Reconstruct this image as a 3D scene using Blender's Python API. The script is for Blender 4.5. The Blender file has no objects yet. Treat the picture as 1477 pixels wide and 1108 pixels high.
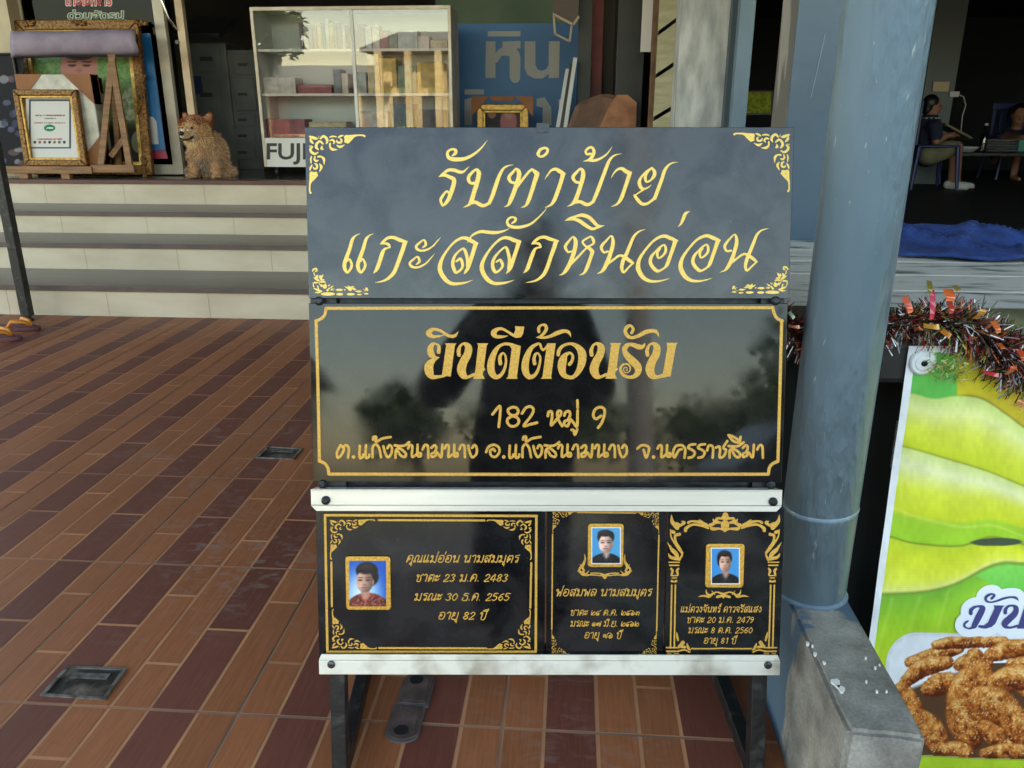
import bpy, bmesh, math, random
import numpy as np
from mathutils import Vector, Matrix, Euler

SC = bpy.context.scene
COL = SC.collection
rad = math.radians
random.seed(7)

# ------------------------------------------------------------------ camera
H = 1.15                                  # eye height above the tiled forecourt, metres
PW, PH, F = 1477.0, 1108.0, 1152.91       # photograph size and focal length in its pixels
PITCH, YAW = rad(18.496), rad(4.184)
cy_, sy_ = math.cos(YAW), math.sin(YAW)
FW = np.array([-sy_*math.cos(PITCH), cy_*math.cos(PITCH), -math.sin(PITCH)])
RT = np.array([cy_, sy_, 0.0])
UP = np.cross(RT, FW)
CAM = np.array([0.0, 0.0, H])
cam_d = bpy.data.cameras.new("camera")
cam = bpy.data.objects.new("camera", cam_d)
COL.objects.link(cam)
cam_d.sensor_fit = 'HORIZONTAL'
cam_d.sensor_width = 36.0
cam_d.lens = F/PW*36.0
cam_d.clip_start = 0.02
cam_d.clip_end = 1000
cam.matrix_world = Matrix(((RT[0], UP[0], -FW[0], 0), (RT[1], UP[1], -FW[1], 0), (RT[2], UP[2], -FW[2], H), (0, 0, 0, 1)))
SC.camera = cam

# ------------------------------------------------------------------ sky, sun, exposure
SUN_EL, SUN_AZ = rad(48), rad(25)         # the sun stands behind the shop: the whole front is in shade
w = bpy.data.worlds.new("World"); SC.world = w; w.use_nodes = True
nt = w.node_tree
bg = nt.nodes['Background']
sky = nt.nodes.new('ShaderNodeTexSky'); sky.sky_type = 'NISHITA'; sky.sun_disc = False
sky.sun_elevation = SUN_EL; sky.sun_rotation = SUN_AZ
sky.air_density = 1.6; sky.dust_density = 1.6; sky.ozone_density = 1.0
tint = nt.nodes.new('ShaderNodeMix'); tint.data_type = 'RGBA'; tint.blend_type = 'MULTIPLY'; tint.inputs[0].default_value = 1
tint.inputs[7].default_value = (1.0, .945, .86, 1)          # thin bright cloud: whiter than a clear sky
nt.links.new(sky.outputs[0], tint.inputs[6]); nt.links.new(tint.outputs[2], bg.inputs[0])
bg.inputs[1].default_value = 0.15
sd = bpy.data.lights.new("sun", 'SUN'); sd.energy = 4.0; sd.angle = rad(0.5); sd.color = (1.0, 0.94, 0.84)
so = bpy.data.objects.new("sun", sd); COL.objects.link(so)
sdir = Vector((math.sin(SUN_AZ)*math.cos(SUN_EL), math.cos(SUN_AZ)*math.cos(SUN_EL), math.sin(SUN_EL)))
so.rotation_euler = sdir.to_track_quat('Z', 'Y').to_euler()
so.location = (0, 0, 12)
SC.view_settings.view_transform = 'Standard'
SC.view_settings.look = 'None'
SC.view_settings.gamma = 1.0
SC.view_settings.exposure = 2.8
SC.cycles.use_denoising = True
SC.cycles.max_bounces = 8
SC.cycles.sample_clamp_indirect = 6.0

# ------------------------------------------------------------------ picture point -> place
def ray(x, y):
    return FW*F + RT*(x-PW/2) - UP*(y-PH/2)
def atY(x, y, Y):
    d = ray(x, y); return Vector(CAM + d*(Y/d[1]))
def atX(x, y, X):
    d = ray(x, y); return Vector(CAM + d*(X/d[0]))
def atZ(x, y, z):
    d = ray(x, y); return Vector(CAM + d*((z-H)/d[2]))
def gnd(x, y): return atZ(x, y, 0.0)

class Plane:
    "a flat board: origin, axis u (to the right), axis v (up), n towards the viewer"
    def __init__(s, o, u, v):
        s.o, s.u, s.v = np.array(o, float), np.array(u, float), np.array(v, float)
        s.n = np.cross(s.u, s.v)
        s.M = Matrix(((s.u[0], s.v[0], s.n[0], s.o[0]), (s.u[1], s.v[1], s.n[1], s.o[1]), (s.u[2], s.v[2], s.n[2], s.o[2]), (0, 0, 0, 1)))
    def loc(s, xy):
        "picture points (N,2) -> local (u,v)"
        xy = np.asarray(xy, float)
        d = FW[None]*F + RT[None]*(xy[:, :1]-PW/2) - UP[None]*(xy[:, 1:2]-PH/2)
        t = ((s.o-CAM)@s.n)/(d@s.n)
        P = CAM + d*t[:, None] - s.o
        return np.stack([P@s.u, P@s.v], 1)
    def l1(s, x, y): return tuple(s.loc([(x, y)])[0])

# ------------------------------------------------------------------ materials
def lin(c):
    "0-255 sRGB -> linear rgba"
    f = lambda v: (v/255/12.92 if v/255 <= .04045 else ((v/255+.055)/1.055)**2.4)
    return (f(c[0]), f(c[1]), f(c[2]), 1.0)
def mat(name, rgb, rough=.5, metal=0.0, rgb2=None, scale=6.0, stretch=(1, 1, 1), bump=0.0, bscale=None, spec=.5, detail=4, lo=.35, hi=.65, rough2=None, coat=0):
    m = bpy.data.materials.new(name); m.use_nodes = True
    t = m.node_tree; b = t.nodes['Principled BSDF']
    c1 = lin(rgb); b.inputs['Base Color'].default_value = c1
    b.inputs['Roughness'].default_value = rough; b.inputs['Metallic'].default_value = metal
    b.inputs['Specular IOR Level'].default_value = spec
    if coat: b.inputs['Coat Weight'].default_value = coat
    if rgb2 is not None or bump or rough2 is not None:
        tc = t.nodes.new('ShaderNodeTexCoord'); mp = t.nodes.new('ShaderNodeMapping')
        mp.inputs['Scale'].default_value = stretch
        t.links.new(tc.outputs['Object'], mp.inputs[0])
        n = t.nodes.new('ShaderNodeTexNoise'); n.inputs['Scale'].default_value = scale; n.inputs['Detail'].default_value = detail
        t.links.new(mp.outputs[0], n.inputs['Vector'])
        mr = t.nodes.new('ShaderNodeMapRange'); mr.inputs[1].default_value = lo; mr.inputs[2].default_value = hi
        t.links.new(n.outputs['Fac'], mr.inputs[0])
        if rgb2 is not None:
            mx = t.nodes.new('ShaderNodeMix'); mx.data_type = 'RGBA'
            mx.inputs[6].default_value = c1; mx.inputs[7].default_value = lin(rgb2)
            t.links.new(mr.outputs[0], mx.inputs[0]); t.links.new(mx.outputs[2], b.inputs['Base Color'])
        if rough2 is not None:
            r2 = t.nodes.new('ShaderNodeMapRange'); r2.inputs[3].default_value = rough; r2.inputs[4].default_value = rough2
            t.links.new(mr.outputs[0], r2.inputs[0]); t.links.new(r2.outputs[0], b.inputs['Roughness'])
        if bump:
            n2 = n
            if bscale:
                n2 = t.nodes.new('ShaderNodeTexNoise'); n2.inputs['Scale'].default_value = bscale; n2.inputs['Detail'].default_value = 5
                t.links.new(mp.outputs[0], n2.inputs['Vector'])
            bp = t.nodes.new('ShaderNodeBump'); bp.inputs['Strength'].default_value = bump; bp.inputs['Distance'].default_value = .01
            t.links.new(n2.outputs['Fac'], bp.inputs['Height']); t.links.new(bp.outputs[0], b.inputs['Normal'])
    return m
def attr_mat(name, rough=.5, spec=.5, vary=0.0, vscale=60, bump=0.0, stretch=(1, 1, 1)):
    "colour comes from the mesh's own colour layer (a print, or many small pieces of differing colour)"
    m = bpy.data.materials.new(name); m.use_nodes = True
    t = m.node_tree; b = t.nodes['Principled BSDF']
    a = t.nodes.new('ShaderNodeVertexColor'); a.layer_name = 'col'
    b.inputs['Roughness'].default_value = rough; b.inputs['Specular IOR Level'].default_value = spec
    out = a.outputs['Color']
    if vary or bump:
        tc = t.nodes.new('ShaderNodeTexCoord'); mp = t.nodes.new('ShaderNodeMapping'); mp.inputs['Scale'].default_value = stretch
        t.links.new(tc.outputs['Object'], mp.inputs[0])
        n = t.nodes.new('ShaderNodeTexNoise'); n.inputs['Scale'].default_value = vscale; n.inputs['Detail'].default_value = 5
        t.links.new(mp.outputs[0], n.inputs['Vector'])
        if vary:
            mr = t.nodes.new('ShaderNodeMapRange'); mr.inputs[1].default_value = .3; mr.inputs[2].default_value = .7
            mr.inputs[3].default_value = 1-vary; mr.inputs[4].default_value = 1+vary
            t.links.new(n.outputs['Fac'], mr.inputs[0])
            mx = t.nodes.new('ShaderNodeMix'); mx.data_type = 'RGBA'; mx.blend_type = 'MULTIPLY'; mx.inputs[0].default_value = 1
            t.links.new(a.outputs['Color'], mx.inputs[6]); t.links.new(mr.outputs[0], mx.inputs[7]); out = mx.outputs[2]
        if bump:
            bp = t.nodes.new('ShaderNodeBump'); bp.inputs['Strength'].default_value = bump; bp.inputs['Distance'].default_value = .005
            t.links.new(n.outputs['Fac'], bp.inputs['Height']); t.links.new(bp.outputs[0], b.inputs['Normal'])
    t.links.new(out, b.inputs['Base Color'])
    return m

# ------------------------------------------------------------------ mesh building
class MB:
    def __init__(s): s.v = []; s.f = []; s.c = []; s.mi = []
    def add(s, vs, fs, col=None, mi=0):
        o = len(s.v); s.v += [tuple(p) for p in vs]
        for f in fs: s.f.append([i+o for i in f]); s.c.append(col); s.mi.append(mi)
        return s
    def box(s, a, b, col=None, M=None, mi=0):
        x0, y0, z0 = a; x1, y1, z1 = b
        vs = [Vector(p) for p in ((x0, y0, z0), (x1, y0, z0), (x1, y1, z0), (x0, y1, z0), (x0, y0, z1), (x1, y0, z1), (x1, y1, z1), (x0, y1, z1))]
        if M is not None: vs = [M@p for p in vs]
        return s.add(vs, [(0, 3, 2, 1), (4, 5, 6, 7), (0, 1, 5, 4), (1, 2, 6, 5), (2, 3, 7, 6), (3, 0, 4, 7)], col, mi)
    def bar(s, p, q, w, h, col=None, up=(0, 0, 1)):
        "rectangular bar from p to q, w across, h along 'up'"
        p, q = Vector(p), Vector(q); d = (q-p); L = d.length; d.normalize()
        u = Vector(up); sx = d.cross(u)
        if sx.length < 1e-4: sx = d.cross(Vector((0, 1, 0)))
        sx.normalize(); sz = sx.cross(d)
        M = Matrix(((sx.x, d.x, sz.x, p.x), (sx.y, d.y, sz.y, p.y), (sx.z, d.z, sz.z, p.z), (0, 0, 0, 1)))
        return s.box((-w/2, 0, -h/2), (w/2, L, h/2), col, M)
    def tube(s, pts, r, n=12, col=None, caps=True):
        pts = [Vector(p) for p in pts]; rs = r if isinstance(r, (list, tuple)) else [r]*len(pts)
        vs = []; fs = []
        ref = None
        for i, p in enumerate(pts):
            d = (pts[min(i+1, len(pts)-1)]-pts[max(i-1, 0)]).normalized()
            if ref is None:
                ref = Vector((0, 0, 1)) if abs(d.z) < .9 else Vector((1, 0, 0))
            a = d.cross(ref).normalized(); b = a.cross(d).normalized(); ref = b
            for k in range(n):
                th = 2*math.pi*k/n; vs.append(p+(a*math.cos(th)+b*math.sin(th))*rs[i])
        for i in range(len(pts)-1):
            for k in range(n):
                k2 = (k+1) % n; fs.append((i*n+k, (i+1)*n+k, (i+1)*n+k2, i*n+k2))
        if caps:
            fs.append(tuple(range(n))); fs.append(tuple(reversed(range((len(pts)-1)*n, len(pts)*n))))
        return s.add(vs, fs, col)
    def lathe(s, c, prof, n=24, col=None, M=None):
        "profile [(r,z)] spun about z through c"
        vs = []; fs = []
        for r, z in prof:
            for k in range(n):
                th = 2*math.pi*k/n; p = Vector((c[0]+r*math.cos(th), c[1]+r*math.sin(th), c[2]+z)); vs.append(M@p if M is not None else p)
        m = len(prof)
        for i in range(m-1):
            for k in range(n):
                k2 = (k+1) % n; fs.append((i*n+k, i*n+k2, (i+1)*n+k2, (i+1)*n+k))
        fs.append(tuple(reversed(range(n)))); fs.append(tuple(range((m-1)*n, m*n)))
        return s.add(vs, fs, col)
    def prism(s, poly, a, b, col=None, f=None):
        "2-D polygon extruded between third coordinate a and b; f maps (p,q,t)->xyz"
        f = f or (lambda p, q, t: (p, q, t)); n = len(poly)
        vs = [f(p, q, a) for p, q in poly]+[f(p, q, b) for p, q in poly]
        fs = [tuple(reversed(range(n))), tuple(range(n, 2*n))]+[(i, (i+1) % n, n+(i+1) % n, n+i) for i in range(n)]
        return s.add(vs, fs, col)
    def build(s, name, m, parent=None, bevel=0.0, smooth=False, M=None, seg=2, fix=True):
        me = bpy.data.meshes.new(name)
        me.from_pydata([tuple(p) for p in s.v], [], s.f)
        ms = m if isinstance(m, (list, tuple)) else [m]
        for x in ms: me.materials.append(x)
        if len(ms) > 1: me.polygons.foreach_set('material_index', s.mi)
        if any(c is not None for c in s.c):
            a = me.color_attributes.new('col', 'FLOAT_COLOR', 'CORNER')
            arr = np.ones((len(me.loops), 4), 'f'); k = 0
            for f, c in zip(s.f, s.c):
                if c is not None: arr[k:k+len(f), :3] = c[:3]
                k += len(f)
            a.data.foreach_set('color', arr.ravel())
        if fix:
            bm = bmesh.new(); bm.from_mesh(me); bmesh.ops.recalc_face_normals(bm, faces=bm.faces); bm.to_mesh(me); bm.free()
        if smooth: me.polygons.foreach_set('use_smooth', [True]*len(me.polygons))
        o = bpy.data.objects.new(name, me); COL.objects.link(o)
        if M is not None: o.matrix_world = M
        if parent is not None:
            o.parent = parent
            if M is None: o.matrix_parent_inverse = parent.matrix_world.inverted()
            else: o.matrix_parent_inverse = parent.matrix_world.inverted()
        if bevel:
            md = o.modifiers.new('bevel', 'BEVEL'); md.width = bevel; md.segments = seg; md.limit_method = 'ANGLE'; md.angle_limit = rad(40)
        return o
def thing(name, label, cat, loc=(0, 0, 0), group=None, M=None):
    o = bpy.data.objects.new(name, None); COL.objects.link(o)
    o.empty_display_size = .05
    o.matrix_world = M if M is not None else Matrix.Translation(Vector(loc))
    return tag(o, label, cat, group)
def tag(o, label=None, cat=None, group=None, kind=None):
    if label: o['label'] = label
    if cat: o['category'] = cat
    if group: o['group'] = group
    if kind: o['kind'] = kind
    return o
def setcol(me, cols, domain='POINT'):
    a = me.color_attributes.new('col', 'FLOAT_COLOR', domain)
    arr = np.ones((len(cols), 4), 'f'); arr[:, :3] = cols; a.data.foreach_set('color', arr.ravel())

def capsule(mb, p, r1, q, r2, n=14, m=5):
    "tapered capsule as a lathe along p-q"
    p, q = Vector(p), Vector(q); d = q-p; L = d.length
    if L < 1e-6: d = Vector((0, 0, 1)); L = 1e-6
    R3 = d.to_track_quat('Z', 'Y').to_matrix().to_4x4(); M = Matrix.Translation(p)@R3
    prof = [(max(1e-4, r1*math.sin(a)), -r1*math.cos(a)) for a in [math.pi/2*k/m for k in range(m+1)]]
    prof += [(max(1e-4, r2*math.cos(a)), L+r2*math.sin(a)) for a in [math.pi/2*k/m for k in range(m+1)]]
    mb.lathe((0, 0, 0), prof, n, None, M)
def ellipsoid(mb, c, r, R3=None, n=18, m=10):
    prof = [(max(1e-4, math.sin(math.pi*k/m)), -math.cos(math.pi*k/m)) for k in range(m+1)]
    M = Matrix.Translation(Vector(c))@(R3.to_4x4() if R3 is not None else Matrix.Identity(4))@Matrix.Diagonal((r[0], r[1], r[2], 1))
    mb.lathe((0, 0, 0), prof, n, None, M)
def fuse(mb, name, m, voxel, parent=None, smooth_it=6):
    "weld overlapping volumes into ONE continuous skin"
    o = mb.build(name, m, None)
    md = o.modifiers.new('r', 'REMESH'); md.mode = 'VOXEL'; md.voxel_size = voxel
    s = o.modifiers.new('s', 'SMOOTH'); s.iterations = smooth_it; s.factor = .5
    dg = bpy.context.evaluated_depsgraph_get(); ev = o.evaluated_get(dg)
    me = bpy.data.meshes.new_from_object(ev); o.modifiers.clear(); old = o.data; o.data = me; bpy.data.meshes.remove(old)
    me.polygons.foreach_set('use_smooth', [True]*len(me.polygons))
    if not me.materials: me.materials.append(m)
    if parent is not None: o.parent = parent; o.matrix_parent_inverse = parent.matrix_world.inverted()
    return o

# ------------------------------------------------------------------ drawn lettering: strokes -> clean flat mesh
def spline(pts, step=.7):
    "Catmull-Rom through (x,y,w) points, dense samples"
    P = np.array(pts, float)
    if len(P) == 1: return P
    if len(P) == 2: n = max(2, int(np.hypot(*(P[1]-P[0])[:2])/step)); return P[0]+(P[1]-P[0])*np.linspace(0, 1, n+1)[:, None]
    E = np.vstack([2*P[0]-P[1], P, 2*P[-1]-P[-2]]); out = []
    for i in range(1, len(E)-2):
        p0, p1, p2, p3 = E[i-1:i+3]; n = max(2, int(np.hypot(*(p2-p1)[:2])/step)); t = np.linspace(0, 1, n, endpoint=False)[:, None]
        out.append(.5*((2*p1)+(-p0+p2)*t+(2*p0-5*p1+4*p2-p3)*t*t+(-p0+3*p1-3*p2+p3)*t**3))
    out.append(P[-1:]); r = np.vstack(out); r[:, 2] = np.maximum(r[:, 2], .15)
    return r
class Canvas:
    "signed coverage field over a picture rectangle; strokes and polygons unite in it"
    def __init__(s, x0, y0, x1, y1, cell=.5):
        s.x0, s.y0, s.c = x0, y0, cell
        s.nx, s.ny = int((x1-x0)/cell)+2, int((y1-y0)/cell)+2
        s.d = np.full((s.ny, s.nx), 99.0)
    def _win(s, xa, ya, xb, yb):
        i0 = max(0, int((xa-s.x0)/s.c)-1); i1 = min(s.nx, int((xb-s.x0)/s.c)+3)
        j0 = max(0, int((ya-s.y0)/s.c)-1); j1 = min(s.ny, int((yb-s.y0)/s.c)+3)
        return i0, i1, j0, j1
    def dab(s, x, y, r):
        i0, i1, j0, j1 = s._win(x-r-1, y-r-1, x+r+1, y+r+1)
        if i1 <= i0 or j1 <= j0: return
        X = s.x0+np.arange(i0, i1)*s.c; Y = s.y0+np.arange(j0, j1)*s.c
        d = np.hypot(X[None]-x, Y[:, None]-y)-r
        s.d[j0:j1, i0:i1] = np.minimum(s.d[j0:j1, i0:i1], d)
    def stroke(s, pts, grow=0.0):
        for x, y, w_ in spline(pts): s.dab(x, y, w_/2+grow)
    def ell(s, x, y, rx, ry):
        for k in np.linspace(-1, 1, max(3, int(2*rx/1.0))):
            pass
        i0, i1, j0, j1 = s._win(x-rx-1, y-ry-1, x+rx+1, y+ry+1)
        X = s.x0+np.arange(i0, i1)*s.c; Y = s.y0+np.arange(j0, j1)*s.c
        d = (np.sqrt(((X[None]-x)/rx)**2+((Y[:, None]-y)/ry)**2)-1)*min(rx, ry)
        s.d[j0:j1, i0:i1] = np.minimum(s.d[j0:j1, i0:i1], d)
    def poly(s, pts, cut=False):
        P = np.array(pts, float); i0, i1, j0, j1 = s._win(P[:, 0].min()-2, P[:, 1].min()-2, P[:, 0].max()+2, P[:, 1].max()+2)
        X, Y = np.meshgrid(s.x0+np.arange(i0, i1)*s.c, s.y0+np.arange(j0, j1)*s.c)
        ins = np.zeros(X.shape, bool); dm = np.full(X.shape, 1e9)
        for k in range(len(P)):
            a, b = P[k], P[(k+1) % len(P)]
            c = ((a[1] > Y) != (b[1] > Y)); den = (b[1]-a[1]) or 1e-9
            ins ^= c & (X < (b[0]-a[0])*(Y-a[1])/den+a[0])
            ab = b-a; L = (ab@ab) or 1e-9; t = np.clip(((X-a[0])*ab[0]+(Y-a[1])*ab[1])/L, 0, 1)
            dm = np.minimum(dm, np.hypot(X-a[0]-t*ab[0], Y-a[1]-t*ab[1]))
        d = np.where(ins, -dm, dm); v = s.d[j0:j1, i0:i1]
        s.d[j0:j1, i0:i1] = np.maximum(v, -d) if cut else np.minimum(v, d)
    def mesh(s, plane, lift, mb=None, iso=0.0):
        "marching squares -> polygons, in the plane's local frame"
        d = s.d-iso; mb = mb or MB(); polys = []
        ins = d < 0
        q = ins[:-1, :-1].astype(int)+ins[:-1, 1:]+ins[1:, 1:]+ins[1:, :-1]
        full = q == 4
        for j in np.nonzero(full.any(1))[0]:
            r = full[j]; e = np.diff(np.concatenate([[0], r.astype(int), [0]]))
            for a, b in zip(np.nonzero(e == 1)[0], np.nonzero(e == -1)[0]):
                polys.append([(a, j), (b, j), (b, j+1), (a, j+1)])
        for j, i in zip(*np.nonzero((q > 0) & (q < 4))):
            cs = [(i, j), (i+1, j), (i+1, j+1), (i, j+1)]; vv = [d[y, x] for x, y in cs]; pl = []
            for k in range(4):
                a, b = vv[k], vv[(k+1) % 4]; ca, cb = cs[k], cs[(k+1) % 4]
                if a < 0: pl.append(ca)
                if (a < 0) != (b < 0):
                    t = a/(a-b); pl.append((ca[0]+(cb[0]-ca[0])*t, ca[1]+(cb[1]-ca[1])*t))
            if len(pl) >= 3: polys.append(pl)
        if not polys: return mb
        flat = np.array([p for pl in polys for p in pl], float)
        L = plane.loc(np.stack([s.x0+flat[:, 0]*s.c, s.y0+flat[:, 1]*s.c], 1))
        k = len(mb.v); mb.v += [(a, b, lift) for a, b in L]
        for pl in polys:
            n = len(pl); mb.f.append(list(range(k+n-1, k-1, -1))); mb.c.append(None); mb.mi.append(0); k += n
        return mb
def parse(txt, ox=0, oy=0, sc=1.0, dx=0, dy=0, w=None):
    "'x,y,w x,y,w' strokes, one per line, in an enlarged crop's pixels -> picture pixels"
    out = []
    for line in txt.strip().splitlines():
        st = []
        for tok in line.split():
            v = [float(q) for q in tok.split(',')]
            ww = v[2] if len(v) > 2 else w
            st.append((ox+(v[0]+dx)/sc, oy+(v[1]+dy)/sc, ww/sc))
        if st: out.append(st)
    return out
def font_mesh(mb, plane, lift, txt, x0, y0, size, xs=1.0, shear=.0, slope=0.0, center=None, off=0.0):
    "built-in typeface, set on a plane; x0,y0 = picture position of the baseline start (or centre)"
    c = bpy.data.curves.new('t', 'FONT'); c.body = txt; c.size = 1.0; c.shear = shear; c.offset = off; c.resolution_u = 3
    o = bpy.data.objects.new('t', c); COL.objects.link(o)
    dg = bpy.context.evaluated_depsgraph_get()
    me = bpy.data.meshes.new_from_object(o.evaluated_get(dg))
    V = np.array([v.co[:2] for v in me.vertices]).reshape(-1, 2); Fs = [list(p.vertices) for p in me.polygons]
    bpy.data.objects.remove(o); bpy.data.curves.remove(c); bpy.data.meshes.remove(me)
    if not len(V): return mb
    X = V[:, 0]*size*xs; Y = -V[:, 1]*size
    if center: 
        wd = X.max()-X.min(); k = center/wd; X = (X-X.min())*k-center/2
    L = plane.loc(np.stack([x0+X, y0+Y+X*slope], 1)); k = len(mb.v)
    mb.v += [(a, b, lift) for a, b in L]
    for f in Fs: mb.f.append([i+k for i in f]); mb.c.append(None); mb.mi.append(0)
    return mb
def print_sheet(name, plane, x0, y0, x1, y1, step, func, m, lift, parent=None):
    "a printed picture: a fine grid on the plane, colours from func(X,Y) in picture pixels (0-255 rgb)"
    nx, ny = int((x1-x0)/step)+1, int((y1-y0)/step)+1
    X, Y = np.meshgrid(np.linspace(x0, x1, nx), np.linspace(y0, y1, ny))
    rgb = func(X, Y).reshape(-1, 3)/255.0
    rgb = np.where(rgb <= .04045, rgb/12.92, ((rgb+.055)/1.055)**2.4)
    L = plane.loc(np.stack([X.ravel(), Y.ravel()], 1))
    me = bpy.data.meshes.new(name)
    idx = np.arange(nx*ny).reshape(ny, nx)
    fs = np.stack([idx[1:, :-1], idx[1:, 1:], idx[:-1, 1:], idx[:-1, :-1]], -1).reshape(-1, 4)
    me.from_pydata([(a, b, lift) for a, b in L], [], fs.tolist())
    setcol(me, rgb); me.materials.append(m)
    o = bpy.data.objects.new(name, me); COL.objects.link(o)
    o.matrix_world = plane.M
    if parent is not None: o.parent = parent; o.matrix_parent_inverse = parent.matrix_world.inverted()
    return o
def vnoise(X, Y, s, seed=0):
    "smooth value noise"
    r = np.random.default_rng(seed); g = r.random((64, 64)); x = X/s+1000; y = Y/s+1000
    xi, yi = np.floor(x).astype(int), np.floor(y).astype(int); fx, fy = x-xi, y-yi; fx = fx*fx*(3-2*fx); fy = fy*fy*(3-2*fy)
    A = lambda i, j: g[(yi+j) % 64, (xi+i) % 64]
    return (A(0, 0)*(1-fx)+A(1, 0)*fx)*(1-fy)+(A(0, 1)*(1-fx)+A(1, 1)*fx)*fy
def put(o, parent):
    o.parent = parent; o.matrix_parent_inverse = parent.matrix_world.inverted(); return o
bpy.context.view_layer.update()
# ================================================================== SETTING
M = {}
M['grout'] = mat('grout', (190, 138, 104), .9, rgb2=(122, 104, 92), scale=2.2)
M['line'] = mat('tile_line', (210, 146, 100), .75, rgb2=(176, 122, 86), scale=5)
def plank_mat():
    m = bpy.data.materials.new('wood_look_tile'); m.use_nodes = True
    t = m.node_tree; b = t.nodes['Principled BSDF']; L = t.links.new
    a = t.nodes.new('ShaderNodeVertexColor'); a.layer_name = 'col'
    tc = t.nodes.new('ShaderNodeTexCoord')
    mp = t.nodes.new('ShaderNodeMapping'); mp.inputs['Scale'].default_value = (60, 3, 1); L(tc.outputs['Object'], mp.inputs[0])
    g = t.nodes.new('ShaderNodeTexNoise'); g.inputs['Scale'].default_value = 3.0; g.inputs['Detail'].default_value = 6; L(mp.outputs[0], g.inputs['Vector'])
    mr = t.nodes.new('ShaderNodeMapRange'); mr.inputs[1].default_value = .3; mr.inputs[2].default_value = .7; mr.inputs[3].default_value = .84; mr.inputs[4].default_value = 1.14
    L(g.outputs['Fac'], mr.inputs[0])
    mx = t.nodes.new('ShaderNodeMix'); mx.data_type = 'RGBA'; mx.blend_type = 'MULTIPLY'; mx.inputs[0].default_value = 1
    L(a.outputs['Color'], mx.inputs[6]); L(mr.outputs[0], mx.inputs[7])
    # dust trodden over the tiles, thicker in some places
    d1 = t.nodes.new('ShaderNodeTexNoise'); d1.inputs['Scale'].default_value = 1.3; d1.inputs['Detail'].default_value = 3; L(tc.outputs['Object'], d1.inputs['Vector'])
    mp2 = t.nodes.new('ShaderNodeMapping'); mp2.inputs['Scale'].default_value = (7, 16, 1); mp2.inputs['Rotation'].default_value = (0, 0, .5); L(tc.outputs['Object'], mp2.inputs[0])
    d2 = t.nodes.new('ShaderNodeTexNoise'); d2.inputs['Scale'].default_value = 1.6; d2.inputs['Detail'].default_value = 9; d2.inputs['Distortion'].default_value = 1.6; L(mp2.outputs[0], d2.inputs['Vector'])
    r1 = t.nodes.new('ShaderNodeMapRange'); r1.inputs[1].default_value = .46; r1.inputs[2].default_value = .68; L(d1.outputs['Fac'], r1.inputs[0])
    r2 = t.nodes.new('ShaderNodeMapRange'); r2.inputs[1].default_value = .5; r2.inputs[2].default_value = .78; L(d2.outputs['Fac'], r2.inputs[0])
    pr = t.nodes.new('ShaderNodeMath'); pr.operation = 'MULTIPLY'; L(r1.outputs[0], pr.inputs[0]); L(r2.outputs[0], pr.inputs[1])
    ad = t.nodes.new('ShaderNodeMath'); ad.operation = 'MULTIPLY_ADD'; ad.inputs[1].default_value = .75; ad.inputs[2].default_value = .012; L(pr.outputs[0], ad.inputs[0])
    mx2 = t.nodes.new('ShaderNodeMix'); mx2.data_type = 'RGBA'; L(ad.outputs[0], mx2.inputs[0]); L(mx.outputs[2], mx2.inputs[6]); mx2.inputs[7].default_value = lin((150, 132, 122))
    L(mx2.outputs[2], b.inputs['Base Color'])
    rr = t.nodes.new('ShaderNodeMapRange'); rr.inputs[3].default_value = .42; rr.inputs[4].default_value = .62; L(d2.outputs['Fac'], rr.inputs[0]); L(rr.outputs[0], b.inputs['Roughness'])
    b.inputs['Specular IOR Level'].default_value = .35
    bp = t.nodes.new('ShaderNodeBump'); bp.inputs['Strength'].default_value = .12; bp.inputs['Distance'].default_value = .002
    L(g.outputs['Fac'], bp.inputs['Height']); L(bp.outputs[0], b.inputs['Normal'])
    return m
M['plank'] = plank_mat()
T, TX0, TY0, TDY = .468*H, -.566*H, 1.113*H, .4705*H
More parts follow.
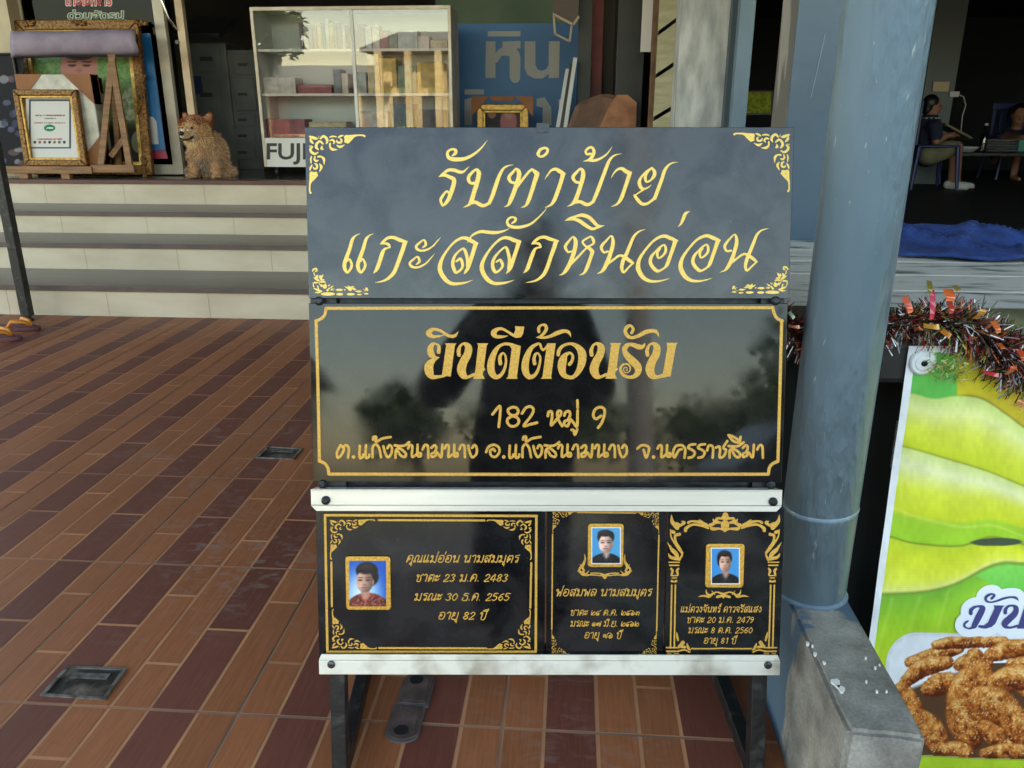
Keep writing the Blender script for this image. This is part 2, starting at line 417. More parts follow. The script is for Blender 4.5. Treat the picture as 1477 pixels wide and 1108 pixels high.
def floor():
    mb = MB(); r = random.Random(3)
    X0, X1, Y0, Y1 = -5.2, 2.6, -2.4, 4.60
    XA, YS = .3665*H+.03, TY0+TDY          # right of the plinth the ground is lower
    mb.box((X0, Y0, -.31), (XA, YS, 0), (1, 1, 1), None, 0); mb.box((X0, YS, -.31), (X1, Y1, 0), (1, 1, 1), None, 0)
    dark, light = lin((112, 61, 48)), lin((155, 93, 58))
    wd = [.152, .196, .152, .152, .196, .152]; sp = [.30, .5, .74, .26, .5, .72]
    i0, i1 = int((X0-TX0)//T), int((X1-TX0)//T)+1; j0, j1 = int((Y0-TY0)//TDY), int((Y1-TY0)//TDY)+1
    for i in range(i0, i1):
        for j in range(j0, j1):
            tx, ty = TX0+i*T, TY0+j*TDY
            a, b = max(X0, tx+.0028), min(X1, tx+T-.0028); c, d = max(Y0, ty+.0028), min(Y1, ty+TDY-.0028)
            if ty < TY0+.5*TDY: b = min(b, XA)
            if b-a < .01 or d-c < .01: continue
            mb.add([(a, c, .001), (b, c, .001), (b, d, .001), (a, d, .001)], [(0, 1, 2, 3)], (1, 1, 1), 1)
            x = tx
            for k in range(6):
                x2 = x+wd[k]*T; base = dark if wd[k] > .18 else light
                for (u, v) in ((0, sp[k]), (sp[k], 1)):
                    p, q = ty+u*TDY, ty+v*TDY
                    f = r.uniform(.9, 1.1)
                    e = .0042
                    A, B, Cc, D = max(a, x+e), min(b, x2-e), max(c, p+e), min(d, q-e)
                    if B-A < .004 or D-Cc < .004: continue
                    mb.add([(A, Cc, .002), (B, Cc, .002), (B, D, .002), (A, D, .002)], [(0, 1, 2, 3)], tuple(base[n]*f for n in range(3)), 2)
                x = x2
    return tag(mb.build('forecourt_floor', [M['grout'], M['line'], M['plank']], fix=False), 'brown wood look floor tiles with dark and light planks', 'floor', kind='structure')
floor()

M['earth'] = mat('earth', (104, 100, 84), .95, rgb2=(76, 80, 56), scale=.6)
M['asphalt'] = mat('asphalt', (72, 72, 74), .9, rgb2=(92, 90, 88), scale=30)
g = MB(); g.add([(-300, -300, -.31), (300, -300, -.31), (300, 300, -.31), (-300, 300, -.31)], [(0, 1, 2, 3)]); tag(g.build('ground', M['earth']), 'dusty ground', 'ground', kind='structure')
g = MB(); g.add([(-200, -11.5, -.30), (200, -11.5, -.30), (200, -4.2, -.30), (-200, -4.2, -.30)], [(0, 1, 2, 3)])
tag(g.build('road', M['asphalt']), 'grey asphalt street', 'road', kind='structure')

# ---- steps
M['riser'] = mat('riser_tile', (201, 187, 166), .35, rgb2=(186, 170, 148), scale=2.5, stretch=(1, 1, 3))
M['tread'] = mat('tread_tile', (104, 96, 90), .3, rgb2=(84, 77, 73), scale=3, stretch=(.6, 14, 1))
M['lip'] = mat('tread_lip', (76, 64, 62), .45, rgb2=(92, 74, 70), scale=8)
M['redlip'] = mat('floor_lip', (92, 52, 44), .45, rgb2=(74, 42, 36), scale=8)
M['joint'] = mat('joint', (164, 149, 130), .9)
NOSE = [(3.925*H, .165*H), (4.378*H, .316*H), (4.770*H, .449*H), (5.210*H, .606*H)]
SX0, SX1 = -5.0, 1.15
FZ = NOSE[3][1]
st = thing('shop_steps', 'beige and grey tiled steps rising to the shop floor', 'steps', (-1.5, NOSE[0][0], 0))
th = .027*H
for k, (Y, z) in enumerate(NOSE):
    zb = NOSE[k-1][1]-.012 if k else -.05
    ry = Y+.025
    depth = (NOSE[k+1][0] if k < 3 else 5.9*H)-Y+.05
    xl = SX0
    mb = MB(); mb.box((xl, ry, zb), (SX1, ry+.12, z-th)); r_ = mb.build('riser', M['riser'], st)
    x = xl+.33+k*.21
    while x < SX1:
        MB().box((x, ry-.0012, (NOSE[k-1][1] if k else .003)), (x+.0028, ry+.02, z-th-.002)).build('tile_joint', M['joint'], r_); x += .63
    if k < 3:
        mb = MB(); mb.box((xl, Y+.006, z-th), (SX1, Y+depth, z)); mb.build('tread', M['tread'], st)
    mb = MB(); mb.box((xl, Y, z-th), (SX1, Y+.006 if k < 3 else Y+.09, z-.0015)); mb.build('nosing', M['lip'] if k < 3 else M['redlip'], st, bevel=.002)

# ---- shop floor, shell of the building
M['shopfloor'] = mat('shop_floor', (92, 84, 80), .12, rgb2=(70, 64, 62), scale=2)
mb = MB(); mb.box((-6.2, NOSE[3][0]+.09, FZ-.3), (1.6, 13, FZ)); tag(mb.build('shop_floor', M['shopfloor']), 'dark glossy shop floor', 'floor', kind='structure')
M['dimwall'] = mat('interior_wall', (84, 82, 80), .8, rgb2=(64, 62, 62), scale=1.2)
M['mint'] = mat('mint_wall', (150, 178, 165), .75, rgb2=(132, 160, 148), scale=2)
M['cream'] = mat('cream_plaster', (206, 190, 160), .8, rgb2=(184, 166, 136), scale=3)
M['roof'] = mat('awning_sheet', (150, 150, 150), .6, rgb2=(120, 120, 122), scale=2)
M['black'] = mat('black_paint', (24, 24, 26), .45, rgb2=(34, 33, 34), scale=8)
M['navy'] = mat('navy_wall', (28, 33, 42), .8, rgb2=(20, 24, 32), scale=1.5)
b = thing('shop_building', 'shop with mint back wall and metal awning', 'building', (-1, 8, 0))
mb = MB(); mb.box((-6.4, 6.2, -.31), (-6.2, 13, 3.9)); mb.box((-6.2, 13, -.31), (7.5, 13.2, 3.9)); mb.build('wall', M['dimwall'], b)
pm = atY(668, 60, 8.6*H); pm2 = atY(815, 60, 8.6*H)
mb = MB(); mb.box((pm.x-.31, 8.6*H, FZ), (pm2.x+.9, 8.6*H+.1, 3.3)); mb.build('back_wall', M['mint'], b)
pc = atY(0, 30, 5.5*H); pc2 = atY(14, 30, 5.5*H)
mb = MB(); mb.box((pc.x-.6, 5.5*H, FZ), (pc2.x, 5.5*H+.2, 3.3)); mb.build('pillar', M['cream'], b)
mb = MB(); mb.box((-6.4, -1.4, 3.42), (7.5, 13.2, 3.5)); mb.build('awning', M['roof'], b)
mb = MB(); mb.box((-6.4, 6.6, 3.5), (7.5, 13.2, 7.0)); mb.build('upper_storey', M['cream'], b)
# dark partition between the shop and the stall next door
pr0 = atY(1062, 60, 4.9*H)
mb = MB(); mb.box((pr0.x, 4.9*H, -.1), (pr0.x+.06, 13, 3.42)); mb.build('partition', M['black'], b)

# ---- stall next door: room, floor
SFZ = atY(1380, 272, 7.8*H).z
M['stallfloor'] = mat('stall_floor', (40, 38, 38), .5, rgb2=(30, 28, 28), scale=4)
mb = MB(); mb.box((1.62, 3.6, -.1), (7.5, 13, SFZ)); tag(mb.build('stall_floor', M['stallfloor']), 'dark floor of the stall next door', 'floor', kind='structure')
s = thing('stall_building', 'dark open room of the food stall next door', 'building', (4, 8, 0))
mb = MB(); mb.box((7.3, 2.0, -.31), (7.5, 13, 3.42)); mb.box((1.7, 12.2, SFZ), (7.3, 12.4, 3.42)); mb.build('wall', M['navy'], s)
mb = MB(); mb.box((1.7, 3.9, 2.42), (7.29, 12.19, 2.5)); mb.build('added_ceiling', M['navy'], s)  # low ceiling added to cut the daylight reaching the room

# ---- across the street (seen mirrored in the glass and the polished stone)
M['wood'] = mat('orange_timber', (178, 98, 52), .7, rgb2=(140, 72, 38), scale=3, stretch=(12, 12, 1))
M['tileroof'] = mat('brown_roof', (96, 78, 60), .8, rgb2=(62, 50, 40), scale=3, stretch=(9, 1, 1))
M['pale'] = mat('pale_paint', (206, 182, 130), .6, rgb2=(190, 160, 104), scale=2)
M['darkin'] = mat('dark_opening', (46, 38, 34), .6)
def house(x0, x1, Y, wall, label, eave=2.25, name='timber_house', depth=6):
    h = thing(name, label, 'house', ((x0+x1)/2, Y, -.31))
    mb = MB(); mb.box((x0, Y-depth, -.31), (x1, Y, eave)); mb.build('wall', wall, h)
    mb = MB(); n = 4
    ov = .45 if x1-x0 < 4 else .9
    mb.add([(x0-ov, Y+ov, eave-.1), (x1+ov, Y+ov, eave-.1), (x1+ov-.5, Y-depth/2, eave+.75), (x0-ov+.5, Y-depth/2, eave+.75), (x0-ov, Y-depth-ov, eave-.1), (x1+ov, Y-depth-ov, eave-.1),
            (x0-ov, Y+ov, eave), (x1+ov, Y+ov, eave)], [(6, 7, 2, 3), (0, 1, 7, 6), (3, 2, 5, 4), (0, 6, 3, 4), (1, 5, 2, 7), (0, 4, 5, 1)]); mb.build('roof', M['tileroof'], h)
    k = max(3, int((x1-x0)/2.2))
    for i in range(k):
        xx = x0+.15+(x1-x0-.3)*i/(k-1)
        mb = MB(); mb.box((xx-.1, Y+.55, -.31), (xx+.1, Y+.75, eave-.11)); mb.build('column', M['pale'], h)
        if i < k-1:
            mg = min(.45, .24*(x1-x0)/(k-1)); a = xx+mg; c = xx+(x1-x0)/(k-1)-mg
            mb = MB(); mb.box((a, Y-.05, .5), (c, Y+.01, 1.75)); mb.build('window', M['darkin'], h)
            if eave > 3: mb = MB(); mb.box((a, Y-.05, 2.0), (c, Y+.01, 2.75)); mb.build('window', M['tileroof'], h)
    mb = MB(); mb.box((x0+.25, Y+.6, .55), (x1-.25, Y+.68, .63)); mb.build('railing', M['pale'], h)
house(-12.6, -6.5, -13.5, M['wood'], 'single storey orange timber house with cream posts across the street', 2.1)
house(-6.0, -3.9, -13.0, M['pale'], 'narrow pale yellow house beside the orange timber house', 3.1, 'painted_house')
house(9.5, 15, -14.0, M['wood'], 'timber house with brown roof far along the street', 2.6, 'timber_house')
M['leaf'] = attr_mat('leaf', .6)
M['bark'] = mat('bark', (96, 80, 62), .9, rgb2=(70, 58, 46), scale=12)
def tree(x, y, h, r, n, seed, label):
    t = thing('tree', label, 'tree', (x, y, -.31)); q = random.Random(seed)
    mb = MB(); mb.tube([(x, y, -.31), (x+.08, y, h*.3), (x-.05, y+.1, h*.55), (x, y, h*.85)], [.17, .14, .1, .04], 9)
    tips = []
    for k in range(9):
        a = q.uniform(0, 6.28); z0 = h*q.uniform(.35, .7); rr = r*q.uniform(.5, .95); p = Vector((x+rr*math.cos(a), y+rr*math.sin(a), z0+h*q.uniform(.1, .25)))
        mb.tube([(x, y, z0), ((x+p.x)/2, (y+p.y)/2, (z0+p.z)/2+.15), p], [.07, .05, .02], 6); tips.append(p)
    mb.build('trunk', M['bark'], t)
    mb = MB()
    cl = [(p, r*q.uniform(.3, .5)) for p in tips]+[(Vector((x+q.gauss(0, r*.4), y+q.gauss(0, r*.4), h*q.uniform(.6, .98))), r*q.uniform(.28, .45)) for _ in range(12)]
    for k in range(n):
        c, rr = q.choice(cl); d = Vector((q.gauss(0, 1), q.gauss(0, 1), q.gauss(0, .8))).normalized()*rr*q.uniform(.5, 1.05)
        p = c+d; u = Vector((q.gauss(0, 1), q.gauss(0, 1), q.gauss(0, 1))).normalized(); v = u.orthogonal().normalized(); s_ = q.uniform(.09, .17)
        f = q.uniform(.6, 1.3); mb.add([p-u*s_, p+v*s_*.5, p+u*s_, p-v*s_*.5], [(0, 1, 2, 3)], (.075*f, .12*f, .03*f))
    mb.build('crown', M['leaf'], t, fix=False)
tree(-9.3, -11.0, 5.2, 1.25, 6500, 5, 'leafy tree mirrored at the left of the glass cabinet')
tree(7.2, -12.5, 3.6, 1.9, 3000, 8, 'broad low green tree further along the street')
for k, (x, y, h, r_, lb) in enumerate(((-1.2, -17, 2.6, 1.5, 'low bushy tree in the row beyond the street, beside the pale yellow house'), (2.4, -17.5, 2.9, 1.8, 'rounded bushy tree in the row beyond the street, behind the parked car'), (5.6, -16.5, 2.3, 1.6, 'lowest bushy tree in the row beyond the street'), (9.4, -18, 3.2, 1.9, 'tallest bushy tree in the row beyond the street'))):
    tree(x, y, h, r_, 1500, 30+k, lb)
po = thing('utility_pole', 'concrete utility pole mirrored in the black sign', 'pole', (1.62, -5.2, -.31))
mb = MB(); mb.tube([(1.62, -5.2, -.31), (1.62, -5.2, 7.5)], [.14, .1], 12); mb.build('shaft', mat('pole_concrete', (150, 145, 138), .9), po)
mb = MB(); mb.box((.9, -5.28, 6.6), (2.4, -5.15, 6.75)); mb.build('crossarm', M['bark'], po)
M['lime'] = mat('lime_fence', (196, 205, 70), .6)
fe = thing('fence', 'lime green fence panels in front of the pale yellow house', 'fence', (-4.7, -11.9, -.31))
for k in range(3):
    mb = MB(); mb.box((-5.6+k*.62, -11.9, -.31), (-5.02+k*.62, -11.85, .85)); mb.build('panel', M['lime'], fe)

# dark car parked at the kerb behind the photographer (mirrored low in the stone)
M['carpaint'] = mat('dark_car_paint', (30, 32, 38), .25, coat=.6); M['carglass'] = mat('car_glass', (16, 18, 20), .06); M['tyre'] = mat('tyre', (22, 22, 22), .85); M['rimm'] = mat('wheel_rim', (150, 150, 152), .35, .7)
def car(cx, cy, label):
    c = thing('parked_car', label, 'car', (cx, cy, -.31)); z0 = -.31
    f = lambda p, q, t: (cx+p, cy+t, z0+q)
    body = [(-2.1, .35), (-2.1, .78), (-1.95, .9), (-1.1, .98), (1.0, 1.0), (1.95, .92), (2.1, .7), (2.1, .35), (1.75, .28), (-1.75, .28)]
    mb = MB(); mb.prism(body, -.85, .85, f=f); mb.build('body', M['carpaint'], c, bevel=.06, seg=3)
    cab = [(-1.15, .985), (-.55, 1.48), (.75, 1.5), (1.5, 1.0)]
    mb = MB(); mb.prism(cab, -.74, .74, f=f); mb.build('cabin', M['carpaint'], c, bevel=.05, seg=3)
    for a_, b_ in (((-.95, 1.03), (-.1, 1.42)), ((.0, 1.03), (1.15, 1.42))):
        for sy in (-.745, .742):
            mb = MB(); w0 = [(a_[0], a_[1]), (b_[0], a_[1]), (b_[0]-(.3 if b_[0] > .5 else 0), b_[1]), (a_[0]+(.38 if a_[0] < -.5 else 0), b_[1])]; mb.prism(w0, sy, sy+.004, f=f); mb.build('window', M['carglass'], c)
    for wx in (-1.3, 1.3):
        for sy in (-.88, .70):
            mb = MB(); mb.tube([(cx+wx, cy+sy, z0+.32), (cx+wx, cy+sy+.18, z0+.32)], .32, 24); wl_ = mb.build('wheel', M['tyre'], c, bevel=.02)
            mb = MB(); mb.tube([(cx+wx, cy+sy-.004, z0+.32), (cx+wx, cy+sy+.184, z0+.32)], .2, 20); mb.build('rim', M['rimm'], wl_)
    for sy in (-.6, .6):
        mb = MB(); mb.box((cx+2.08, cy+sy-.14, z0+.62), (cx+2.115, cy+sy+.14, z0+.76)); mb.build('headlight', M['rimm'], c, bevel=.01)
car(3.6, -5.6, 'dark parked car at the kerb mirrored low in the stone')
# ================================================================== THE SIGN
D_ = 1.21*H; psi, tau = rad(4.0), rad(12.75)
U_ = np.array([math.cos(psi), math.sin(psi), 0]); N0 = np.array([math.sin(psi), -math.cos(psi), 0])
V_ = np.array([0, 0, 1.])*math.cos(tau)-N0*math.sin(tau)
SP = Plane((0, D_, H), U_, V_)                     # the stones' polished face
def sp_off(d): return Plane(SP.o+SP.n*d, SP.u, SP.v)
RP = sp_off(.012)                                  # face of the aluminium rails
def granite(name, base, dust, r0, r1, amt, ior=1.47):
    m = bpy.data.materials.new(name); m.use_nodes = True; t = m.node_tree; b = t.nodes['Principled BSDF']; L = t.links.new
    tc = t.nodes.new('ShaderNodeTexCoord')
    n1 = t.nodes.new('ShaderNodeTexNoise'); n1.inputs['Scale'].default_value = 15; n1.inputs['Detail'].default_value = 7; n1.inputs['Distortion'].default_value = .6; L(tc.outputs['Object'], n1.inputs['Vector'])
    n2 = t.nodes.new('ShaderNodeTexNoise'); n2.inputs['Scale'].default_value = 420; n2.inputs['Detail'].default_value = 2; L(tc.outputs['Object'], n2.inputs['Vector'])
    n3 = t.nodes.new('ShaderNodeTexNoise'); n3.inputs['Scale'].default_value = 26; n3.inputs['Detail'].default_value = 8; L(tc.outputs['Object'], n3.inputs['Vector'])
    def mr(s, a, c, d, e):
        q = t.nodes.new('ShaderNodeMapRange'); q.inputs[1].default_value = a; q.inputs[2].default_value = c; q.inputs[3].default_value = d; q.inputs[4].default_value = e; L(s, q.inputs[0]); return q.outputs[0]
    def mt(op, a, c):
        q = t.nodes.new('ShaderNodeMath'); q.operation = op; L(a, q.inputs[0])
        if isinstance(c, float): q.inputs[1].default_value = c
        else: L(c, q.inputs[1])
        return q.outputs[0]
    f = mt('ADD', mr(n1.outputs[0], .38, .6, 0, amt), mr(n2.outputs[0], .60, .72, 0, .35*amt+.12))
    # sparse pale flecks of dried water
    v = t.nodes.new('ShaderNodeTexVoronoi'); v.inputs['Scale'].default_value = 34; L(tc.outputs['Object'], v.inputs['Vector'])
    f = mt('ADD', f, mr(v.outputs['Distance'], .035, .05, .5, 0))
    mx = t.nodes.new('ShaderNodeMix'); mx.data_type = 'RGBA'; L(f, mx.inputs[0]); mx.inputs[6].default_value = lin(base); mx.inputs[7].default_value = lin(dust); L(mx.outputs[2], b.inputs['Base Color'])
    L(mr(n3.outputs[0], .35, .65, r0, r1), b.inputs['Roughness'])
    b.inputs['IOR'].default_value = ior
    return m
M['granA'] = granite('dusty_granite', (24, 23, 23), (80, 77, 74), .08, .17, .42, 1.47)
M['granB'] = granite('polished_granite', (17, 17, 18), (52, 51, 50), .03, .075, .2, 1.41)
M['granC'] = granite('plaque_granite', (14, 14, 16), (62, 62, 64), .05, .1, .24)
M['gold'] = mat('gold_leaf', (248, 212, 112), .42, .15, rgb2=(236, 192, 80), scale=330, lo=.3, hi=.7, bump=.15, bscale=420)
M['gold2'] = mat('gold_leaf_deep', (222, 176, 76), .40, .2, rgb2=(188, 136, 50), scale=300, lo=.3, hi=.7, bump=.15, bscale=420)
M['alu'] = mat('aluminium', (234, 229, 220), .34, .3, rgb2=(214, 209, 200), scale=5, stretch=(.5, 6, 6), bump=.02, bscale=120)
M['alud'] = mat('stained_aluminium', (234, 229, 218), .4, .25, rgb2=(176, 166, 150), scale=11, detail=9, lo=.5, hi=.68)
M['steel'] = mat('black_steel', (22, 22, 24), .42, rgb2=(58, 57, 58), scale=30, lo=.56, hi=.7, bump=.25, bscale=40)
M['screw'] = mat('dark_screw', (44, 46, 50), .3, .8)
M['zinc'] = mat('zinc_screw', (110, 108, 106), .35, .8, rgb2=(60, 58, 56), scale=200)

def LP(x, y, p=SP): return p.l1(x, y)
def slab(name, px, th, m, label, cat='memorial stone', group=None):
    "px: TL,TR,BR,BL picture corners of the polished face"
    q = SP.loc(px); u0 = (q[0, 0]+q[3, 0])/2; u1 = (q[1, 0]+q[2, 0])/2; v1 = (q[0, 1]+q[1, 1])/2; v0 = (q[2, 1]+q[3, 1])/2
    root = thing(name, label, cat, group=group, M=SP.M)
    mb = MB(); mb.box((u0, v0, -th), (u1, v1, 0)); o = mb.build('stone_slab', m, root, bevel=.0008, M=SP.M)
    return root, (u0, v0, u1, v1)
topS, tb = slab('sign_board', [(439, 184.1), (1146.6, 182.9), (1137.1, 431), (446, 430.6)], .012, M['granA'], 'dusty black stone board with two lines of gold script, uppermost on stand', 'sign')
midS, mb_ = slab('sign_board', [(446, 437.7), (1136.3, 437.7), (1127.8, 696.3), (450.6, 695)], .012, M['granB'], 'glossy black stone board with gold frame line and address, below the script board', 'sign')
LIFT = .0005
def put_canvas(cv, name, m, root, lift=LIFT, iso=0.0):
    mb = cv.mesh(SP, lift, iso=iso); o = mb.build(name, m, root, M=SP.M, fix=False); return o

# ---- uppermost board: two lines of script
A_ = (625, 195, 9.233); B_ = (725, 195, 9.233); C_ = (815, 195, 8.688); D4 = (485, 320, 9.231); E_ = (620, 295, 9.231); F_ = (750, 295, 8.688); G_ = (880, 295, 8.688); H_ = (970, 295, 9.231)
TOP1 = [(A_, """
255,275,20 295,240,45 295,200,40 250,190,30 200,215,35 188,260,40 220,310,50 320,325,55 430,310,45 540,255,35 640,170,22 728,58,3
66,560,4 130,515,30 200,468,42 280,468,44 350,492,44 400,488,30 450,445,14 485,408,3
75,555,8 150,535,40 220,560,46 275,595,56 265,680,58 235,770,58 205,850,52 165,908,40 124,950,12
208,770,34 175,750,26 125,810,38 98,865,38 118,930,30
545,640,40 500,640,36 470,600,46 475,550,46 520,495,36 575,458,32 605,500,58 600,560,60 575,660,60 540,770,58 510,870,58 470,930,32 390,968,3
500,900,50 560,895,46 620,925,50 670,940,44 750,905,38
745,905,46 790,800,54 850,620,52 890,520,44 940,440,30 1010,405,16 1080,395,3"""),
(B_, """
150,635,36 110,625,36 85,580,48 95,540,44 140,490,36 180,450,28 215,490,58 215,560,60 185,660,60 150,760,58 110,860,56 75,930,32 15,960,3
175,710,40 260,600,34 340,500,34 390,455,30
398,455,24 440,500,58 458,522,62 430,610,58 390,740,54 345,870,50 305,940,28 235,970,3
470,250,44 490,283,30 540,280,34 590,235,38 597,190,36 560,172,32 500,195,40 470,250,44
555,598,3 600,530,20 650,470,30 710,455,44 770,490,54 825,515,30
803,520,60 780,610,54 740,730,54 690,860,50 640,930,30 555,970,3"""),
(C_, """
318,235,30 275,240,28 258,205,30 290,165,30 335,155,32 362,200,40 345,260,44 300,310,32 220,332,3
300,318,30 370,318,36 450,290,28 530,230,18 605,125,2
165,595,34 130,585,34 100,540,42 110,505,42 150,460,34 195,420,26 225,460,50 222,530,56 195,630,52 160,740,52 125,825,52 80,870,26 25,898,3
115,840,44 190,835,40 250,865,46 300,868,40 350,835,38
350,838,40 400,720,48 460,560,46 520,400,44 560,310,34 620,255,20 720,228,3
570,552,3 610,480,18 660,430,28 715,422,42 770,460,50 826,470,26
810,475,52 785,560,48 745,680,46 700,800,46 650,865,26 570,900,3
1090,410,24 1120,460,44 1115,510,44 1075,562,26 1025,588,24 1005,550,38 1010,500,38 1045,445,32 1090,410,24
1030,450,30 960,520,28 930,590,44 950,655,44 990,675,28 1050,650,14 1098,605,2
980,685,22 920,725,18 862,765,12
872,758,34 910,810,44 960,860,42 1020,862,34 1080,825,32 1130,780,42
1125,790,46 1165,680,46 1210,560,44 1250,440,40 1300,375,26 1360,345,14 1435,337,2""")]
AE = "330,152,3 260,185,20 215,240,42 180,360,48 140,470,52 110,560,50 115,625,48 150,675,30 195,620,34 205,560,34 175,497,26 145,522,28"
AH = "1150,345,16 1190,310,34 1185,265,34 1160,242,22 1110,280,28 1065,325,32 1080,365,38 1130,385,30 1200,375,28 1280,330,22 1340,265,16 1410,185,2"
OA = """755,920,3 670,950,16 570,965,28 480,955,40 410,910,54 360,830,58 350,760,54 375,670,40 450,560,30 540,460,30 620,410,36 690,398,42 760,425,48 840,455,26
815,460,54 790,540,48 755,640,46 715,750,44 680,795,26 620,830,28 580,830,42 530,780,46 503,720,44 520,650,38 570,590,24 620,540,26 675,507,22 695,545,34 690,600,34 650,650,26 605,672,22 590,630,34 600,590,28 625,555,26"""
TOP2 = [(D4, AE+"""
585,300,5 625,265,34 690,215,38 770,212,44 850,245,48 938,268,26
590,300,8 640,290,24 690,300,38 715,338,24 690,348,18
700,345,18 645,365,34 610,430,52 575,540,52 540,630,48 492,690,3
915,275,58 890,360,56 850,470,54 810,580,52 765,680,50 690,755,38 600,795,20 500,812,2
"""+AH),
(E_, """
580,1002,3 480,1040,22 380,1055,38 280,1050,46 200,990,58 145,900,60 135,820,56 165,720,42 240,600,30 330,500,32 420,450,38 490,452,48 560,490,54 632,518,28
610,525,58 585,610,54 550,720,52 515,830,48 480,890,38 450,930,3
500,850,36 500,740,40 485,660,44 460,600,38 430,592,26 370,640,28 325,700,38 305,790,46 325,870,48 350,908,34 400,880,30 435,830,36 430,770,40 405,725,38 350,760,24
495,515,5 540,440,22 590,395,30 680,362,40 780,370,46 880,375,42 980,355,24 1070,315,3
1135,1002,3 1035,1035,22 935,1052,38 840,1045,46 760,990,58 705,900,60 692,820,56 725,720,42 800,600,30 890,500,32 970,448,38 1050,448,46 1130,480,52 1206,494,26
1185,500,58 1155,600,52 1115,720,52 1080,830,48 1050,880,38 1010,925,3
1050,850,40 1060,740,44 1045,650,44 1020,580,38 985,578,26 915,640,28 855,720,40 835,800,46 850,870,48 880,903,34 935,870,30 968,820,36 960,775,40 935,740,34 885,765,22
1095,250,24 1135,220,34 1140,185,32 1095,170,28 1045,195,32 1030,240,36 1060,285,42 1140,305,42 1240,295,38 1350,255,30 1440,180,22 1525,90,12 1565,30,2"""),
(F_, """
140,500,5 180,465,32 240,420,36 310,410,40 380,435,44 478,458,22
150,498,8 195,488,22 240,495,34 260,535,22 240,540,16
250,535,16 195,555,30 160,620,48 120,730,48 90,810,44 40,865,3
450,465,54 425,550,52 385,660,48 345,780,48 295,880,44 215,945,28 135,970,16 50,982,2
560,205,3 620,175,26 700,150,30 780,135,44 860,160,46 920,215,44 980,270,36 1060,265,3
570,203,7 660,185,30 740,205,46 820,260,46 900,305,38 960,295,28 1055,268,3
640,590,26 600,595,26 570,545,38 575,510,38 620,450,28 665,405,20 695,450,48 695,520,52 670,620,52 630,730,54 580,820,48 535,870,24 480,890,2
640,745,30 720,665,28 800,580,24 840,540,24
845,545,24 800,500,28 785,465,28 830,430,24 890,405,26 920,450,38 920,490,28 880,515,24 845,530,24
850,535,38 895,575,48 905,600,50 880,680,44 840,790,46 800,860,28 735,890,2
1100,590,28 1050,600,28 1020,550,38 1030,510,38 1080,455,28 1140,395,20 1165,440,40 1160,520,50 1135,610,50 1095,720,52 1050,810,44 1010,850,22 955,870,2
1090,745,40 1160,700,30 1220,655,30 1265,640,30 1320,665,42 1380,710,44 1420,735,24
1415,735,24 1360,790,24 1300,850,28 1275,800,42 1290,710,48 1334,620,46 1374,520,42 1419,415,36 1469,355,24 1524,325,14 1584,310,2"""),
(G_, OA+"\n845,283,3 885,245,24 915,180,42 945,115,38 1005,82,2"),
(H_, """
780,615,28 720,620,28 695,570,38 705,530,38 760,460,28 825,400,20 850,450,40 850,530,50 820,640,50 780,750,52 730,840,44 690,880,22 620,908,2
770,780,40 850,725,30 910,680,30 960,660,30 1020,685,42 1080,730,44 1122,765,24
1115,765,24 1060,820,24 990,880,28 970,820,42 990,730,48 1030,630,46 1075,520,44 1120,410,36 1170,355,24 1230,330,14 1305,315,2""")]
for nm, rows, box in (('script_line', TOP1, (625, 195, 990, 312)), ('script_line', TOP2, (488, 290, 1120, 415))):
    cv = Canvas(*box)
    for (ox, oy, sc), txt in rows:
        for s_ in parse(txt, ox, oy, sc): cv.stroke(s_)
    if rows is TOP2:
        for s_ in parse(AE, *D4, dx=180): cv.stroke(s_)
        for s_ in parse(AH, *D4, dx=-84, dy=223): cv.stroke(s_)
        for s_ in parse(OA, *G_, dx=533, dy=-4): cv.stroke(s_)
    put_canvas(cv, nm, M['gold'], topS)

# ---- kranok corner ornament and lotus ornament, as strokes
KRA = """75,185,30 120,200,46 165,215,46 200,220,16
85,225,28 100,260,44 130,295,20
215,172,8 222,215,12
250,215,28 290,180,38 340,210,42 355,260,38 340,298,18
285,300,28 235,262,34 182,310,42 182,360,42 213,393,20
270,345,24 265,380,38 290,385,18
75,340,18 110,330,9
115,352,28 85,390,38 110,440,42 160,463,34 203,440,22
"""
KRB = """395,195,18 440,182,28 500,188,16
530,200,22 570,177,32 610,167,14
398,250,20 440,240,32 468,270,32 455,300,18
400,300,32 400,350,28 440,390,42 520,395,8
505,240,12 520,275,34 570,280,34 585,240,28 560,222,18
510,325,18 560,350,42 640,315,5
635,190,28 660,230,58 650,265,46
650,180,38 740,188,58 820,167,30 920,165,26 950,178,34
680,280,38 720,230,58 780,185,28"""
def kranok(cv, x, y, sx, sy, grow=0.0, k=1.0):
    "corner ornament: (x,y) the corner, sx/sy picture px per unit of the 900-wide drawing (sign = direction)"
    def go(txt, sw):
        for line in txt.strip().splitlines():
            st = []
            for tok in line.split():
                a, b, w_ = [float(q) for q in tok.split(',')]; a -= 60; b -= 150
                if sw: a, b = b, a*1.05
                st.append((x+a*sx, y+b*sy, w_*(abs(sx)+abs(sy))/2*k))
            cv.stroke(st, grow)
    go(KRA, 0); go(KRB, 0); go(KRB, 1)
